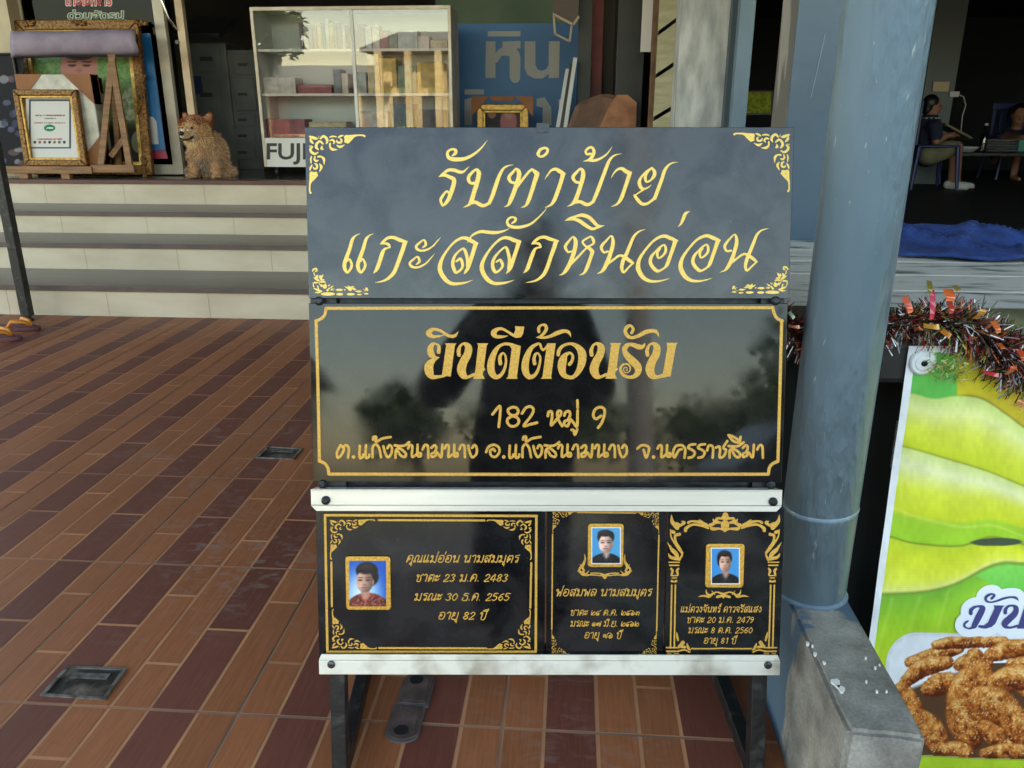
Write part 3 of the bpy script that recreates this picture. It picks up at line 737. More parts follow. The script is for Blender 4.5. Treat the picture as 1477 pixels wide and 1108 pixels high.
LOT = """160,310,28 190,272,38 240,262,38 248,308,36 215,322,18
190,340,18 205,400,20 225,430,9
240,480,56 260,420,46 280,400,8
340,460,56 370,410,36 385,385,5
205,458,28 180,450,7
318,445,46 322,415,30
405,500,28 340,495,38
270,500,54 275,505,54
165,565,18 215,558,34 262,560,30
335,545,38 385,540,36 430,546,28
180,590,24 176,620,22 192,652,22
308,520,18 302,560,18 320,600,18 350,650,14
180,680,8 260,710,46 340,745,40
200,765,8 290,768,34 360,742,16
270,635,28 292,700,18
420,640,84 422,645,84
360,622,46 340,590,8
432,590,28 440,640,56
500,622,28 540,595,8
560,655,38 612,620,7
480,722,46 525,670,26
560,702,28 630,690,9
560,722,14 620,716,12
850,642,12 902,672,36
930,652,46 920,620,8
985,672,66 987,674,66
955,690,84 965,692,84
1010,642,28 1058,660,9
1040,692,46 1100,705,7
852,710,28 820,700,7
1060,730,14 1120,760,9
1310,690,58 1330,722,36
1240,700,10 1290,730,18
1300,750,9 1302,790,9
1230,770,10 1280,740,9"""
LPAD = [(490, 800, 150, 36), (730, 712, 75, 24), (740, 805, 75, 28), (975, 805, 85, 26), (1145, 745, 65, 20), (1160, 812, 55, 16), (1305, 795, 50, 15)]
def lotus(cv, mir=False, dx=0, dy=0):
    sc = 14.77
    fx = (lambda a: 1586.6-(440+a/sc)+dx) if mir else (lambda a: 440+a/sc+dx)
    for line in LOT.splitlines():
        cv.stroke([(fx(float(t.split(',')[0])), 370+float(t.split(',')[1])/sc+dy, float(t.split(',')[2])/sc) for t in line.split()])
    for a, b, rx, ry in LPAD: cv.ell(fx(a), 370+b/sc+dy, rx/sc, ry/sc)
cv = Canvas(443, 192, 528, 280, .35); kranok(cv, 445.5, 194, 1/11.08, 1/11.08); put_canvas(cv, 'corner_ornament', M['gold'], topS)
cv = Canvas(1055, 188, 1142, 280, .35); kranok(cv, 1139.3, 191.5, -1/11.08, 1/11.08); put_canvas(cv, 'corner_ornament', M['gold'], topS)
cv = Canvas(448, 383, 535, 430, .35); lotus(cv); put_canvas(cv, 'lotus_ornament', M['gold'], topS)
cv = Canvas(1050, 380, 1140, 428, .35); lotus(cv, True, 0.5, -2.5); put_canvas(cv, 'lotus_ornament', M['gold'], topS)

# ---- middle board: frame line, heading, address
cv = Canvas(450, 438, 1132, 690)
W4 = 4.5
def arc(cx, cy, r, a0, a1, n=9): return [(cx+r*math.cos(rad(a0+(a1-a0)*i/n)), cy+r*math.sin(rad(a0+(a1-a0)*i/n)), W4) for i in range(n+1)]
cv.stroke([(470.5, 444.8, W4), (800, 444.2, W4), (1114.6, 443.8, W4)])
cv.stroke([(1114.6, 443.8, W4), (1116.5, 452, W4), (1120.5, 459, W4), (1128, 462.8, W4)])
cv.stroke([(1127.3, 463, W4), (1124.6, 570, W4), (1122, 665.5, W4)])
cv.stroke([(1122, 665.5, W4), (1115, 668.5, W4), (1110, 674, W4), (1108, 684, W4)])
cv.stroke([(1108, 684, W4), (790, 684.3, W4), (474.5, 683.8, W4)])
cv.stroke([(474.5, 683.8, W4), (473, 675, W4), (468.5, 668.5, W4), (460.5, 664.8, W4)])
cv.stroke([(460.8, 665, W4), (459, 570, W4), (456, 463, W4)])
cv.stroke([(455.5, 463, W4), (463, 460, W4), (468.5, 454, W4), (470.5, 444.8, W4)])
put_canvas(cv, 'frame_line', M['gold2'], midS)
I_ = (600, 460, 10.55); J_ = (720, 460, 10.55); K_ = (840, 460, 10.55)
NB = "655,550,58 650,480,58 680,405,38 740,378,46 798,435,104 785,540,116 722,660,126 692,770,136 722,858,106 780,888,48 872,850,46"
HEAD_S = [(I_, """345,505,58 350,450,56 340,405,44 300,380,28 250,390,58 218,470,94 240,548,94 290,585,46 360,587,6
350,588,10 272,628,58 205,700,124 200,795,134 242,878,78 340,882,48 440,862,38
430,248,6 360,262,30 260,270,50 195,222,86 240,168,56 310,162,44 380,185,42 450,232,48 520,262,48 590,258,48 645,195,8
1285,680,56 1275,610,56 1290,548,42 1330,522,28 1363,572,34 1368,680,38 1330,800,48 1270,872,58 1200,878,78 1147,800,110 1142,680,110 1182,540,86 1250,432,56 1340,384,42 1430,388,46 1510,420,56
1400,258,6 1320,272,38 1222,268,58 1182,215,86 1232,162,56 1310,152,42 1390,192,38 1466,240,44 1520,266,46"""),
(I_, NB),
(J_, """540,680,56 530,610,52 550,543,42 590,523,28 625,590,34 615,690,38 580,800,48 520,872,58 450,878,78 402,800,104 397,680,110 432,550,90 490,442,62 570,388,42 618,384,36 645,450,38 670,473,34 710,440,34 740,400,28
605,195,46 602,140,46 640,97,34 700,98,46 718,150,52 680,220,46 620,270,36 558,284,4
590,286,18 680,286,38 780,264,46 880,217,66 980,187,56 1060,207,46 1094,282,5
898,545,52 912,480,56 970,412,46 1080,378,42 1188,422,76 1258,520,120 1260,650,120 1210,790,86 1130,882,58 1050,886,58 980,848,86 952,740,124 967,640,124 1000,562,76 1070,518,38 1118,560,42 1108,640,46 1072,690,56"""),
(K_, """955,365,6 920,420,54 860,428,78 790,402,66 720,388,52 662,422,76 642,480,76 682,560,96 760,640,116 838,720,116 848,800,96 800,868,66 710,888,48 620,850,48 577,770,42 610,702,34 680,687,28 728,740,22 713,800,18 660,818,15 624,780,16 642,742,14 680,747,14 678,783,14 662,778,14
750,212,46 773,160,46 740,107,38 682,122,56 652,190,56 692,263,56 760,286,46 860,255,56 960,202,66 1060,182,56 1130,202,46 1166,278,5
1255,862,60 1180,868,44""")]
HEAD_P = [(I_, [(440, 372), (615, 372), (592, 412), (530, 878), (395, 862), (460, 402)]), (I_, [(930, 372), (1100, 372), (1076, 410), (1036, 730), (1055, 772), (1022, 800), (1015, 850), (1046, 912), (872, 912), (905, 780), (946, 402)]),
          (J_, [(90, 380), (200, 372), (330, 415), (328, 432), (270, 880), (280, 912), (105, 912), (135, 880), (190, 462), (165, 415)]),
          (J_, [(240, 112), (382, 118), (364, 230), (330, 280), (260, 290), (205, 258), (228, 220), (246, 170)]),
          (J_, [(730, 372), (860, 372), (792, 880), (800, 912), (630, 912), (660, 880), (716, 460)]),
          (K_, [(422, 368), (592, 368), (566, 410), (522, 735), (542, 768), (505, 800), (498, 850), (528, 910), (350, 910), (386, 790), (436, 402)]),
          (K_, [(1284, 362), (1452, 362), (1426, 402), (1340, 878), (1240, 882), (1222, 840), (1290, 440)])]
cv = Canvas(608, 463, 982, 552, .4)
for (ox, oy, sc), txt in HEAD_S:
    for s_ in parse(txt, ox, oy, sc): cv.stroke(s_)
for s_ in parse(NB, *K_, dx=-514, dy=-2): cv.stroke(s_)
for s_ in parse("655,550,58 650,480,58 680,405,38 740,378,46 798,435,104 785,540,116 722,660,126 692,770,136 722,858,106 780,888,60 880,870,50", *K_, dx=335, dy=-2): cv.stroke(s_)
for (ox, oy, sc), pl in HEAD_P: cv.poly([(ox+a/sc, oy+b/sc) for a, b in pl])
put_canvas(cv, 'heading', M['gold2'], midS)
cv = Canvas(703, 572, 882, 632, .4)
for s_ in parse("""85,185 175,95 160,335
330,100 285,115 268,148 290,185 330,200 375,185 390,148 372,112 330,100
327,205 275,230 258,270 285,315 327,328 375,312 398,268 378,228 327,205
435,175 480,110 540,95 570,140 530,220 455,320 530,305 612,285
740,205 750,160 785,155 790,220 780,315 840,250 893,190 893,152 862,148 852,190 870,260 910,325
935,200 950,160 990,150 1003,190 978,250 940,270 935,305 970,325 995,280 1000,240 1040,280 1085,325 1092,140
1022,370 1045,378 1060,425 1088,365
1090,22 1092,105
1370,205 1310,240 1278,200 1300,130 1360,100 1410,130 1405,210 1375,290 1335,345""", 700, 575, 8.206, w=33): cv.stroke(s_)
put_canvas(cv, 'address_line', M['gold2'], midS)
KSN = """262,155 260,265 290,262 296,240
322,150 320,265 350,262 354,240
385,265 388,170 420,142 450,180 468,265
390,95 395,70 420,70 420,115 480,85 560,70
490,160 510,230 535,265 568,230 572,170 548,150 530,178
600,150 650,157 700,150 740,120
608,270 612,198 648,180 705,225 700,262 660,250 632,208
730,180 745,150 770,160 768,260 815,235 850,225 852,255 825,255 820,220 822,145
870,190 890,150 920,160 926,270
955,175 985,150 1003,172 988,215 955,235 962,262 995,250 1012,220 1050,265 1062,145
1085,180 1100,150 1125,160 1120,260 1165,235 1205,225 1207,255 1178,255 1175,220 1178,145
1225,190 1245,150 1275,160 1280,265
1312,155 1330,230 1355,265 1392,230 1392,170 1370,148 1350,175"""
cv = Canvas(482, 622, 1108, 668, .4)
for s_ in parse("75,150 42,215 48,268 78,250 108,195 100,170 75,150\n100,170 130,148 156,180 148,270\n200,262,34 202,263,34\n"+KSN, 480, 620, 6.714, w=25): cv.stroke(s_)
for s_ in parse("75,215 100,165 150,145 198,172 202,220 165,262 125,250 115,205 145,185 160,205\n245,262,34 246,263,34", 690, 620, 6.714, w=25): cv.stroke(s_)
for s_ in parse(KSN, 690, 620, 6.714, dx=42, dy=-1, w=25): cv.stroke(s_)
for s_ in parse("""130,180 170,150 220,155 243,185 215,268 190,195
285,264,34 286,265,34
325,182 340,152 365,162 363,262 410,237 445,227 447,257 420,257 415,222 417,147
585,270 592,190 560,150 500,160 475,220 490,265 530,200 558,188
690,140 640,147 622,175 660,195 686,220 665,260 625,270
785,140 735,147 717,175 755,195 782,220 760,260 720,270
805,200 820,155 850,155 863,185 858,270
890,172 922,162 930,200 925,265 965,255 988,200 962,170 1000,108
1012,157 1060,160 1110,155 1158,122
1022,270 1025,200 1060,185 1118,225 1115,265 1078,255 1050,208
1012,52 1050,62 1105,98 1115,122 1058,108 1012,52
1128,68 1122,112
1150,175 1180,150 1198,172 1183,215 1150,235 1157,262 1190,250 1207,220 1245,265 1257,145
1290,190 1310,153 1338,160 1345,270""", 900, 620, 6.714, w=25): cv.stroke(s_)
put_canvas(cv, 'address_line', M['gold2'], midS)

# ---- lower row: three memorial plaques
def plaque(px, label): return slab('memorial_plaque', px, .010, M['granC'], label, 'memorial plaque', 'memorial plaques between the two aluminium rails')
YT, YB = 733, 948
pl1, _ = plaque([(455, YT), (785.2, YT), (787, YB), (460.4, YB)], 'wide memorial plaque with a portrait of a person in a red blouse')
pl2, _ = plaque([(787.2, YT), (960.2, YT), (957, YB), (789, YB)], 'narrow memorial plaque with a portrait of a person in black on a blue ground')
pl3, _ = plaque([(962.2, YT), (1132.6, YT), (1123.7, YB), (959, YB)], 'memorial plaque with gold columns around a portrait, beside the blue pillar')
GL = {'ก': (7, '.5,0 .5,6 1.5,7.4 .6,8 2,9.9 4,9.9 5.5,8.5 5.5,0'), 'ค': (7.5, 'o2.7,5.4|2.7,4.1 1,1.6|1,0 1,7 2.5,9.8 5,9.8 6.3,7.5 6.3,0'), 'ง': (6.2, 'o3.2,8.6|4.4,8.6 4.8,4 3.5,.2 .5,5'),
 'จ': (6.6, '.5,8.6 2.5,10 5,9 5.6,6 5.2,.1 3,4|o2.4,5'), 'ช': (7.2, 'o1.4,8.4|2.6,8.4 2.3,6 2.2,.2 5.4,.2 5.4,5 4.6,7.5 6.9,10.4'), 'ณ': (10, 'o1.3,1.3|1.2,2.5 1.2,7 2.3,9.8 4,9.6 4.8,8 4.8,.8 7.6,1.7|o8.1,1.2|8.3,2.4 8.3,10'),
 'ด': (7.4, 'o2.9,4.6|2.8,3.3 1.3,.2 1,6 2.5,9.8 5,9.8 6.2,7.5 6.2,0'), 'ต': (7.4, 'o2.9,4.6|2.8,3.3 1.3,.2 1,6 2.3,9.8 3.6,8.7 4.9,9.9 6.2,7.5 6.2,0'), 'ท': (7.6, 'o1.2,8.6|2.4,8.6 2.4,0 5,9.4 6.3,9 6.3,0'),
 'ธ': (7, '6,9.8 3,10 1.2,8.5 2.5,7 5.6,6.4 6,.4 1.2,.4 1.2,4'), 'น': (8, 'o1.2,8.6|2.4,8.6 2.4,.5 5.3,1.8|o6.2,1.2|6.6,2.4 6.6,10'), 'บ': (7.6, 'o1.2,8.6|2.4,8.6 2.4,.3 6.2,.3 6.2,10'), 'ป': (7.6, 'o1.2,8.6|2.4,8.6 2.4,.3 6.2,.3 6.2,14'),
 'พ': (8.2, 'o1.2,8.6|2.4,8.6 2.9,0 4.6,6.5 6.3,0 6.9,10'), 'ม': (8, 'o1.2,8.6|2.4,8.6 2.4,2.2|o1.8,1.2|2.9,2.2 6.6,.2 6.6,10'), 'ย': (7.6, 'o1.9,8.6|.8,8 1,6 3.2,5.3 1,4.4 1,.4 6.2,.3 6.2,10'),
 'ร': (6, '5.2,10.2 2.5,9.8 1,8.7 2,7.3 4.6,6.6 5,4.5 4.6,2|o3.9,1.2'), 'ล': (7.6, 'o2.5,1.4|1.3,2.2 1,5 2.6,6.4 4,5 6,.1|6,0 6.3,7 5,9.8 2,9.8 .8,8.7'), 'ว': (6, '.8,8.7 2.5,10 4.8,9 5.1,2.5|o4.1,1.2'),
 'ส': (7.8, 'o2.5,1.4|1.3,2.2 1,5 2.6,6.4 4,5 6,.1|6,0 6.3,7 5,9.2 2,9.4 .8,8.5|4.6,9 7.2,11.2'), 'อ': (7.6, 'o2.3,5.6|1,5.5 1,1.6 2.5,.2 5,.2 6.2,2.5 6.2,7.5 4.8,9.8 2,9.8 .8,8.6'), 'ะ': (5.6, 'o1.2,7.4|1.2,6.2 3.5,6.6 4.6,8.8|o1.2,2.4|1.2,1.2 3.5,1.6 4.6,3.8'),
 'า': (5.8, '.6,8.6 2.2,10 4.2,9 4.4,0'), 'แ': (7.4, '1,10.4 1,2.6|o2,1.3|4.4,10.4 4.4,2.6|o5.4,1.3'), 'ิ': (0, '-5.8,11.6 -3.5,13.7 -.8,11.7 -5.8,11.6'), 'ี': (0, '-5.8,11.6 -3.5,13.7 -.8,11.7 -5.8,11.6|-.8,11.7 -.7,14.8'), 'ั': (0, 'o-4.8,12.8|-4.6,11.6 -2,11.9 -.2,14.2'),
 '่': (0, '-1.7,12 -1.4,15.2'), '์': (0, 'o-2.6,13|-2,14 -.4,16'), 'ุ': (0, 'o-1.8,-2|-.8,-1.8 -.8,-5'), '.': (3.4, '1.4,.6 1.5,.6'), ' ': (4, ''),
 '0': (6.4, '3,10 .8,7 .8,3 3,0 5.2,3 5.2,7 3,10'), '1': (5, '1.4,8.4 3.2,10 3.2,0'), '2': (6.4, '.8,7.8 2.5,10 5,8.5 4.5,5.5 .6,0 5.5,.2'), '3': (6.4, '.8,9 3,10 5,8 3,5.4 5.2,3 3,0 .6,1.2'), '4': (6.6, '4.2,0 4.2,10 .5,3 5.8,3'), '5': (6.4, '5.2,10 1.4,10 1.1,6 3.4,6.3 5.2,3.5 3.2,0 .6,1'),
 '6': (6.4, '4.8,9.7 2,7.5 .8,3 3,0 5.2,2.8 3.2,5.5 1,3.6'), '7': (6, '.6,10 5.4,10 2.4,0'), '8': (6.4, '3,5.3 1,7.6 3,10 5,7.6 3,5.3 .8,2.6 3,0 5.2,2.6 3,5.3'), '9': (6.4, '5,7 3,4.8 .9,7.2 3,10 5.1,7.8 4.4,3 1.8,.2'),
 '๑': (6.6, '3.4,3 2.2,2.6 2.2,4.4 3.8,4.4 4,2 2,.9 .7,3.5 2,6.4 4.8,6.2 5.8,3.5 5,.4'), '๒': (7.4, '.8,9 .8,1.5 2.2,.8 3.2,3.6 4.4,6.4 6.4,5.4 6.6,1.4 4,.4|o2,3'), '๓': (7, 'o2.4,2|1,2 .8,4.6 2,6.5 3.4,4.8 4.8,6.5 6,5 6,0'),
 '๔': (6.6, '5.6,8.6 2,7 .8,4 1.4,.8 4.8,.6 5,3.6 3.4,4.2|o3,2.6'), '๕': (7, '6.6,9 5.2,7.6 2,7 .8,4 1.4,.8 4.8,.6 5,3.6 3.4,4.2|o3,2.6'), '๖': (6.8, '.8,9 3.5,7 5.9,4 4.6,.6 1.6,.6 .8,3.6 3,5.2|o3.2,3'), '๗': (8.2, 'o2.2,3|1,2 .8,4.8 2.6,6.5 3.6,2 4.2,6.4 5.6,6 5.8,.6 7.2,1 7.4,9'), '๙': (8, 'o2.2,3.4|1,2.4 1,5.6 2.8,6.6 4,3.6 5.4,.5 6.6,2.6 5.6,5.4 7.6,9')}
def thai(cv, txt, xc, yb, wd, hgt, slant, pen):
    segs = []; x = 0.0; prev = ''
    for ch in txt:
        adv, d = GL[ch]; up = 3.2 if ch == '่' and prev in 'ิีั' else 0
        for part in filter(None, d.split('|')):
            if part[0] == 'o':
                a, b = [float(q) for q in part[1:].split(',')]; pts = [(a+1.05*math.cos(2*math.pi*k/7), b+1.15*math.sin(2*math.pi*k/7)) for k in range(8)]
            else: pts = [tuple(float(q) for q in t.split(',')) for t in part.split()]
            segs.append([(x+a+slant*(b+up), b+up) for a, b in pts])
        x += adv+.35; prev = ch
    xs = [p[0] for s in segs for p in s]; x0, x1 = min(xs), max(xs); kx = wd/(x1-x0); ky = hgt/10
    for s in segs: cv.stroke([(xc-wd/2+(a-x0)*kx, yb-b*ky, pen) for a, b in s])
def fm(root, lines, name='inscription'):
    for txt, x, y, wd, sz, sh in lines:
        cv = Canvas(x-wd/2-4, y-sz*1.3, x+wd/2+4, y+sz*.5, .28); thai(cv, txt, x, y, wd, sz*.60, sh, sz*.092); put_canvas(cv, name, M['gold2'], root)
def frame_seg(cv, pts, w_): cv.stroke([(a, b, w_) for a, b in pts])
Z1 = lambda a, b: (450+a/4.344, 730+b/4.344)
cv = Canvas(464, 738, 782, 946, .35)
for p, q in (((82, 57), (1408, 62)), ((1406, 62), (1402, 913)), ((1402, 913), (97, 913)), ((97, 913), (82, 57))): frame_seg(cv, [Z1(*p), Z1(*q)], 3.6)
for p, q in (((418, 88), (1080, 90)), ((122, 352), (125, 628)), ((1374, 357), (1368, 636)), ((422, 889), (1090, 891))): frame_seg(cv, [Z1(*p), Z1(*q)], 2.9)
put_canvas(cv, 'frame_line', M['gold2'], pl1)
cv = Canvas(470, 745, 776, 940, .3)
x, y = Z1(112, 82); kranok(cv, x, y, 65/900, 57/930, k=.92); x, y = Z1(1378, 84); kranok(cv, x, y, -65/900, 57/930, k=.92)
x, y = Z1(124, 897); kranok(cv, x, y, 65/900, -57/930, k=.92); x, y = Z1(1372, 899); kranok(cv, x, y, -65/900, -57/930, k=.92)
put_canvas(cv, 'corner_ornament', M['gold2'], pl1)
fm(pl1, [('คุณแม่อ่อน นามสมมุตร', 668, 811, 163, 16.5, .25), ('ชาตะ 23 ม.ค. 2483', 667, 838.5, 131, 16.5, .25), ('มรณะ 30 ธ.ค. 2565', 667, 866, 138, 16.5, .25), ('อายุ 82 ปี', 669, 893, 72, 16.5, .25)])
Z2 = lambda a, b: (780+a/5.038, 730+b/5.038)
cv = Canvas(792, 735, 956, 946, .3)
for p, q in (((268, 46), (690, 50)), ((86, 205), (80, 895)), ((858, 212), (842, 905))): frame_seg(cv, [Z2(*p), Z2(*q)], 2.0)
x, y = Z2(84, 40); kranok(cv, x, y, 36/900, 30/930, k=.9); x, y = Z2(860, 44); kranok(cv, x, y, -36/900, 30/930, k=.9)
x, y = Z2(78, 1076); kranok(cv, x, y, 26/900, -34/930, k=.9); x, y = Z2(842, 1078); kranok(cv, x, y, -26/900, -34/930, k=.9)
# spray under the portrait
for sgn in (1, -1):
    f = lambda a, b, w_: ((780+(465+sgn*(a-465))/5.038), 730+b/5.038, w_/5.038)
    for line in ("318,350,5 322,390,14 305,430,22 280,460,14 300,495,16 340,502,14", "285,425,5 300,440,14 312,470,18", "268,470,5 290,480,16 320,490,12", "350,470,4 330,492,12", "365,488,10 420,488,9 465,500,8", "310,500,12 380,500,9 440,505,9", "430,490,8 450,500,20 465,515,24 465,528,4"):
        cv.stroke([f(*[float(q) for q in t.split(',')]) for t in line.split()])
put_canvas(cv, 'frame_ornament', M['gold2'], pl2)
fm(pl2, [('พ่อสมพล นามสมมุตร', 872, 859.5, 138, 16, .25), ('ชาตะ ๒๕ ต.ค. ๒๔๖๓', 873, 887.5, 98, 13, .22), ('มรณะ ๑๗ มิ.ย. ๒๕๖๒', 872, 903.5, 98, 13, .22), ('อายุ ๙๖ ปี', 871, 920.5, 55, 14, .22)])
Z3 = lambda a, b, w_=0: (955+a/5.038, 730+b/5.038, w_/5.038)
cv = Canvas(960, 735, 1130, 946, .3)
ORN = """460,45,6 462,70,40 435,82,14
455,100,26 460,101,26
465,130,50 462,150,50
350,150,6 365,165,26 420,165,16 460,182,14
350,140,30 385,120,22 400,90,20 440,92,16
395,115,30 420,120,18
370,95,8 380,115,24
335,160,16 280,140,20 220,135,18 175,160,26 170,178,26
330,140,22 280,118,24 215,110,16 190,120,22
270,98,6 290,115,18
140,110,6 160,120,24 135,140,20
68,65,6 72,110,28 95,140,36 110,160,30
105,130,30 120,140,34
70,185,26 85,190,26
60,170,8 65,220,12 85,260,16 120,310,20 145,350,14 125,390,20
125,205,26 95,215,20 100,260,18 125,300,16 150,340,10
40,265,5 60,300,16 75,320,30 100,345,34 110,370,30
45,345,6 60,370,22 90,380,26 120,385,24
70,330,14 60,290,12
50,408,10 125,408,10
55,430,12 120,430,12
65,455,16 75,470,20 68,498,14
118,455,16 108,470,20 115,498,14
65,505,10 112,505,10
72,522,9 105,522,9
70,545,20 85,550,10
102,545,20 90,550,10
70,575,13 60,1030,13
96,575,13 88,1030,13
32,1028,12 122,1028,12
35,1055,14 118,1055,14
40,1072,14 60,1072,14
90,1072,14 118,1072,14
105,915,5 110,950,18 115,975,14
150,992,32 135,1010,24
125,1018,24 165,1025,22
180,1000,10 190,1030,22 205,1045,10
110,1055,12 160,1045,12 200,1060,14
215,1035,12 330,1036,11 430,1033,12"""
for sgn in (1, -1):
    for line in ORN.splitlines():
        st = []
        for t in line.split():
            a, b, w_ = [float(q) for q in t.split(',')]
            if sgn < 0: a = 2*(460-(b-45)*.033)-a+8*(1 if b > 900 else 0)
            st.append(Z3(a, b, w_*.92))
        cv.stroke(st)
for sgn in (1, -1):
    for line in ("445,640,20 400,625,10 370,635,14 345,655,22", "318,608,4 325,635,14 345,650,18", "262,658,4 300,652,14 340,660,16", "400,660,18 440,650,20 445,665,12", "380,640,8 360,615,4"):
        cv.stroke([Z3(445+sgn*(float(t.split(',')[0])-445), float(t.split(',')[1]), float(t.split(',')[2])) for t in line.split()])
put_canvas(cv, 'frame_ornament', M['gold2'], pl3)
fm(pl3, [('แม่ดวงจันทร์ ดาวจรัสแสง', 1040, 883, 116, 13, .2), ('ชาตะ 20 ม.ค. 2479', 1039.5, 898, 95, 13, .2), ('มรณะ 8 ต.ค. 2560', 1039, 913, 92, 13, .2), ('อายุ 81 ปี', 1039.5, 928, 48, 13, .2)])

# ---- portraits: small printed tiles in gilt frames
M['print'] = attr_mat('glazed_print', .12)
M['gilt'] = mat('gilt_frame', (226, 178, 78), .35, .55, rgb2=(190, 140, 52), scale=250, bump=.2, bscale=300)
def sm(a, b, x): t = np.clip((x-a)/(b-a), 0, 1); return t*t*(3-2*t)
def blend(img, mask, col): 
    col = np.asarray(col, float)
    return img*(1-mask[..., None])+(col if col.ndim == 3 else col[None, None])*mask[..., None]
def el(X, Y, cx, cy, rx, ry, soft=.08): return 1-sm(1-soft, 1+soft, np.sqrt(((X-cx)/rx)**2+((Y-cy)/ry)**2))
def portrait(kind, x0, y0, x1, y1):
    def f(X, Y):
        u = (X-x0)/(x1-x0); v = (Y-y0)/(y1-y0); img = np.zeros(u.shape+(3,)); n = vnoise(X, Y, 2.2, kind)*.6+vnoise(X, Y, 5, kind+4)*.4
        E = lambda cx, cy, rx, ry, so=.22: el(u, v, cx, cy, rx, ry, so)
        if kind == 1:
            r = np.hypot((u-.35), (v-.78)*.9); img = blend(img+np.array([26, 84, 184.]), 1-sm(.1, .8, r), (206, 230, 244))
            fx, fy, frx, fry, skin, hair = .42, .45, .23, .24, np.array([206, 158, 138.]), (34, 27, 29); cl = np.array([140, 64, 54.])
            img = blend(img, E(.48, .21, .30, .19, .12), hair); img = blend(img, E(.57, .35, .23, .2, .15), hair)
        elif kind == 2:
            img = img+np.array([62, 146, 202.]); img = blend(img, sm(-.1, 1.1, u)*.3, (120, 186, 224))
            fx, fy, frx, fry, skin, hair = .49, .445, .235, .25, np.array([214, 172, 158.]), (22, 20, 24); cl = np.array([30, 32, 40.]); img = blend(img, E(.49, .27, .285, .2, .12), hair)
        else:
            img = img+np.array([60, 138, 206.]); img = blend(img, sm(-.1, 1.1, u)*.2, (110, 176, 224))
            fx, fy, frx, fry, skin, hair = .49, .42, .20, .235, np.array([200, 154, 134.]), (24, 21, 24); cl = np.array([42, 42, 46.])
            img = blend(img, E(.47, .28, .26, .21, .15), hair); img = blend(img, E(.30, .38, .08, .12), hair)
        # shoulders, neck, collar
        sh_ = np.clip(.75+.5*(n-.5)-.35*np.abs(u-.45), .3, 1.2)
        img = blend(img, E(.5, 1.04, .58, .34, .06), cl[None, None]*sh_[..., None]*1.2)
        if kind == 1: img = blend(img, (vnoise(X, Y, 1.6, 12) > .66)*E(.5, 1.04, .55, .32)*.45, (206, 144, 128))
        img = blend(img, E(fx+.02, fy+.26, .115, .14), skin*.86)
        V = np.clip((.40*(.90-v)-np.abs(u-fx-.02))*14, 0, 1)*sm(.66, .70, v)*(1-sm(.84, .9, v)); img = blend(img, V, skin*.93)
        lap = np.exp(-((np.abs(u-fx-.02)-.46*(.92-v))/.028)**2)*sm(.68, .74, v)*(1-sm(.86, .95, v)); img = blend(img, lap*.6, cl*1.5+20)
        # face: lit from the left, darker to the right and under the chin
        lit = (1.0 if kind == 1 else 1.13)*np.clip(1.06-.5*sm(.0, 1, (u-fx+frx)/(2*frx))**2-.28*sm(.7, 1.05, (v-fy+fry)/(2*fry))+.10*(n-.5), .4, 1.15)
        fm_ = E(fx, fy, frx, fry, .10); img = blend(img, fm_, skin[None, None]*lit[..., None])
        img = blend(img, E(fx+frx*1.0, fy+.02, .03, .06), skin*.75)
        d = skin*.42
        for s_ in (-1, 1):
            ex = fx+s_*frx*.46-(.02 if kind == 1 else 0)
            img = blend(img, E(ex, fy-.03, frx*.34, fry*.12, .5)*.45, d); img = blend(img, E(ex, fy-.028, frx*.24, fry*.055, .5)*.85, (44, 30, 30)); img = blend(img, E(ex, fy-.085, frx*.36, fry*.05, .6)*.7, (56, 42, 40))
        img = blend(img, E(fx-.005, fy+.035, frx*.10, fry*.30, .6)*.22, skin*1.2); img = blend(img, E(fx, fy+.075, frx*.26, fry*.09, .7)*.45, d)
        img = blend(img, E(fx, fy+.135, frx*.42, fry*.075, .5)*.75, (166, 88, 86)); img = blend(img, E(fx, fy+.132, frx*.40, fry*.02, .6)*.6, (96, 50, 50)); img = blend(img, E(fx, fy+.175, frx*.3, fry*.07, .8)*.25, d)
        # hair over the brow
        if kind == 2: img = blend(img, E(.47, .165, .25, .09, .2), hair); img = blend(img, E(.68, .21, .09, .08, .3), hair)
        elif kind == 3: img = blend(img, E(.49, .17, .2, .075, .25), hair)
        else: img = blend(img, E(.46, .19, .24, .10, .25), hair)
        img = blend(img, E(.44, .13, .16, .05, .8)*.3, (84, 78, 84))
        if kind > 1: edge = ((u < .03)+(u > .97)+(v < .025)+(v > .975) > 0); img = blend(img, edge*1., (232, 232, 236))
        return np.clip(img*(1+.05*(n-.5))[..., None], 0, 255)
    return f
def medallion(root, kind, fx0, fy0, fx1, fy1, x0, y0, x1, y1):
    q = SP.loc([(fx0, fy0), (fx1, fy1)]); a, b, c, d = q[0, 0], q[1, 1], q[1, 0], q[0, 1]; r_ = .006
    pl = []
    for cx, cy, a0 in ((c-r_, d-r_, 0), (a+r_, d-r_, 90), (a+r_, b+r_, 180), (c-r_, b+r_, 270)):
        for k in range(5): t = rad(a0+90*k/4); pl.append((cx+r_*math.cos(t), cy+r_*math.sin(t)))
    mb = MB(); mb.prism(pl, 0.0003, .0042); fr = mb.build('portrait_frame', M['gilt'], root, bevel=.0015, M=SP.M, seg=3)
    pr = print_sheet('portrait', SP, x0, y0, x1, y1, .8, portrait(kind, x0, y0, x1, y1), M['print'], .0046, fr)
medallion(pl1, 1, 498.5, 801.5, 564.5, 879, 504.5, 808, 557.5, 873.5)
medallion(pl2, 2, 848, 754.5, 898.5, 817.5, 852.5, 759.5, 895, 812.5)
medallion(pl3, 3, 1018, 783.5, 1071.5, 847, 1024.5, 789, 1066, 841.5)

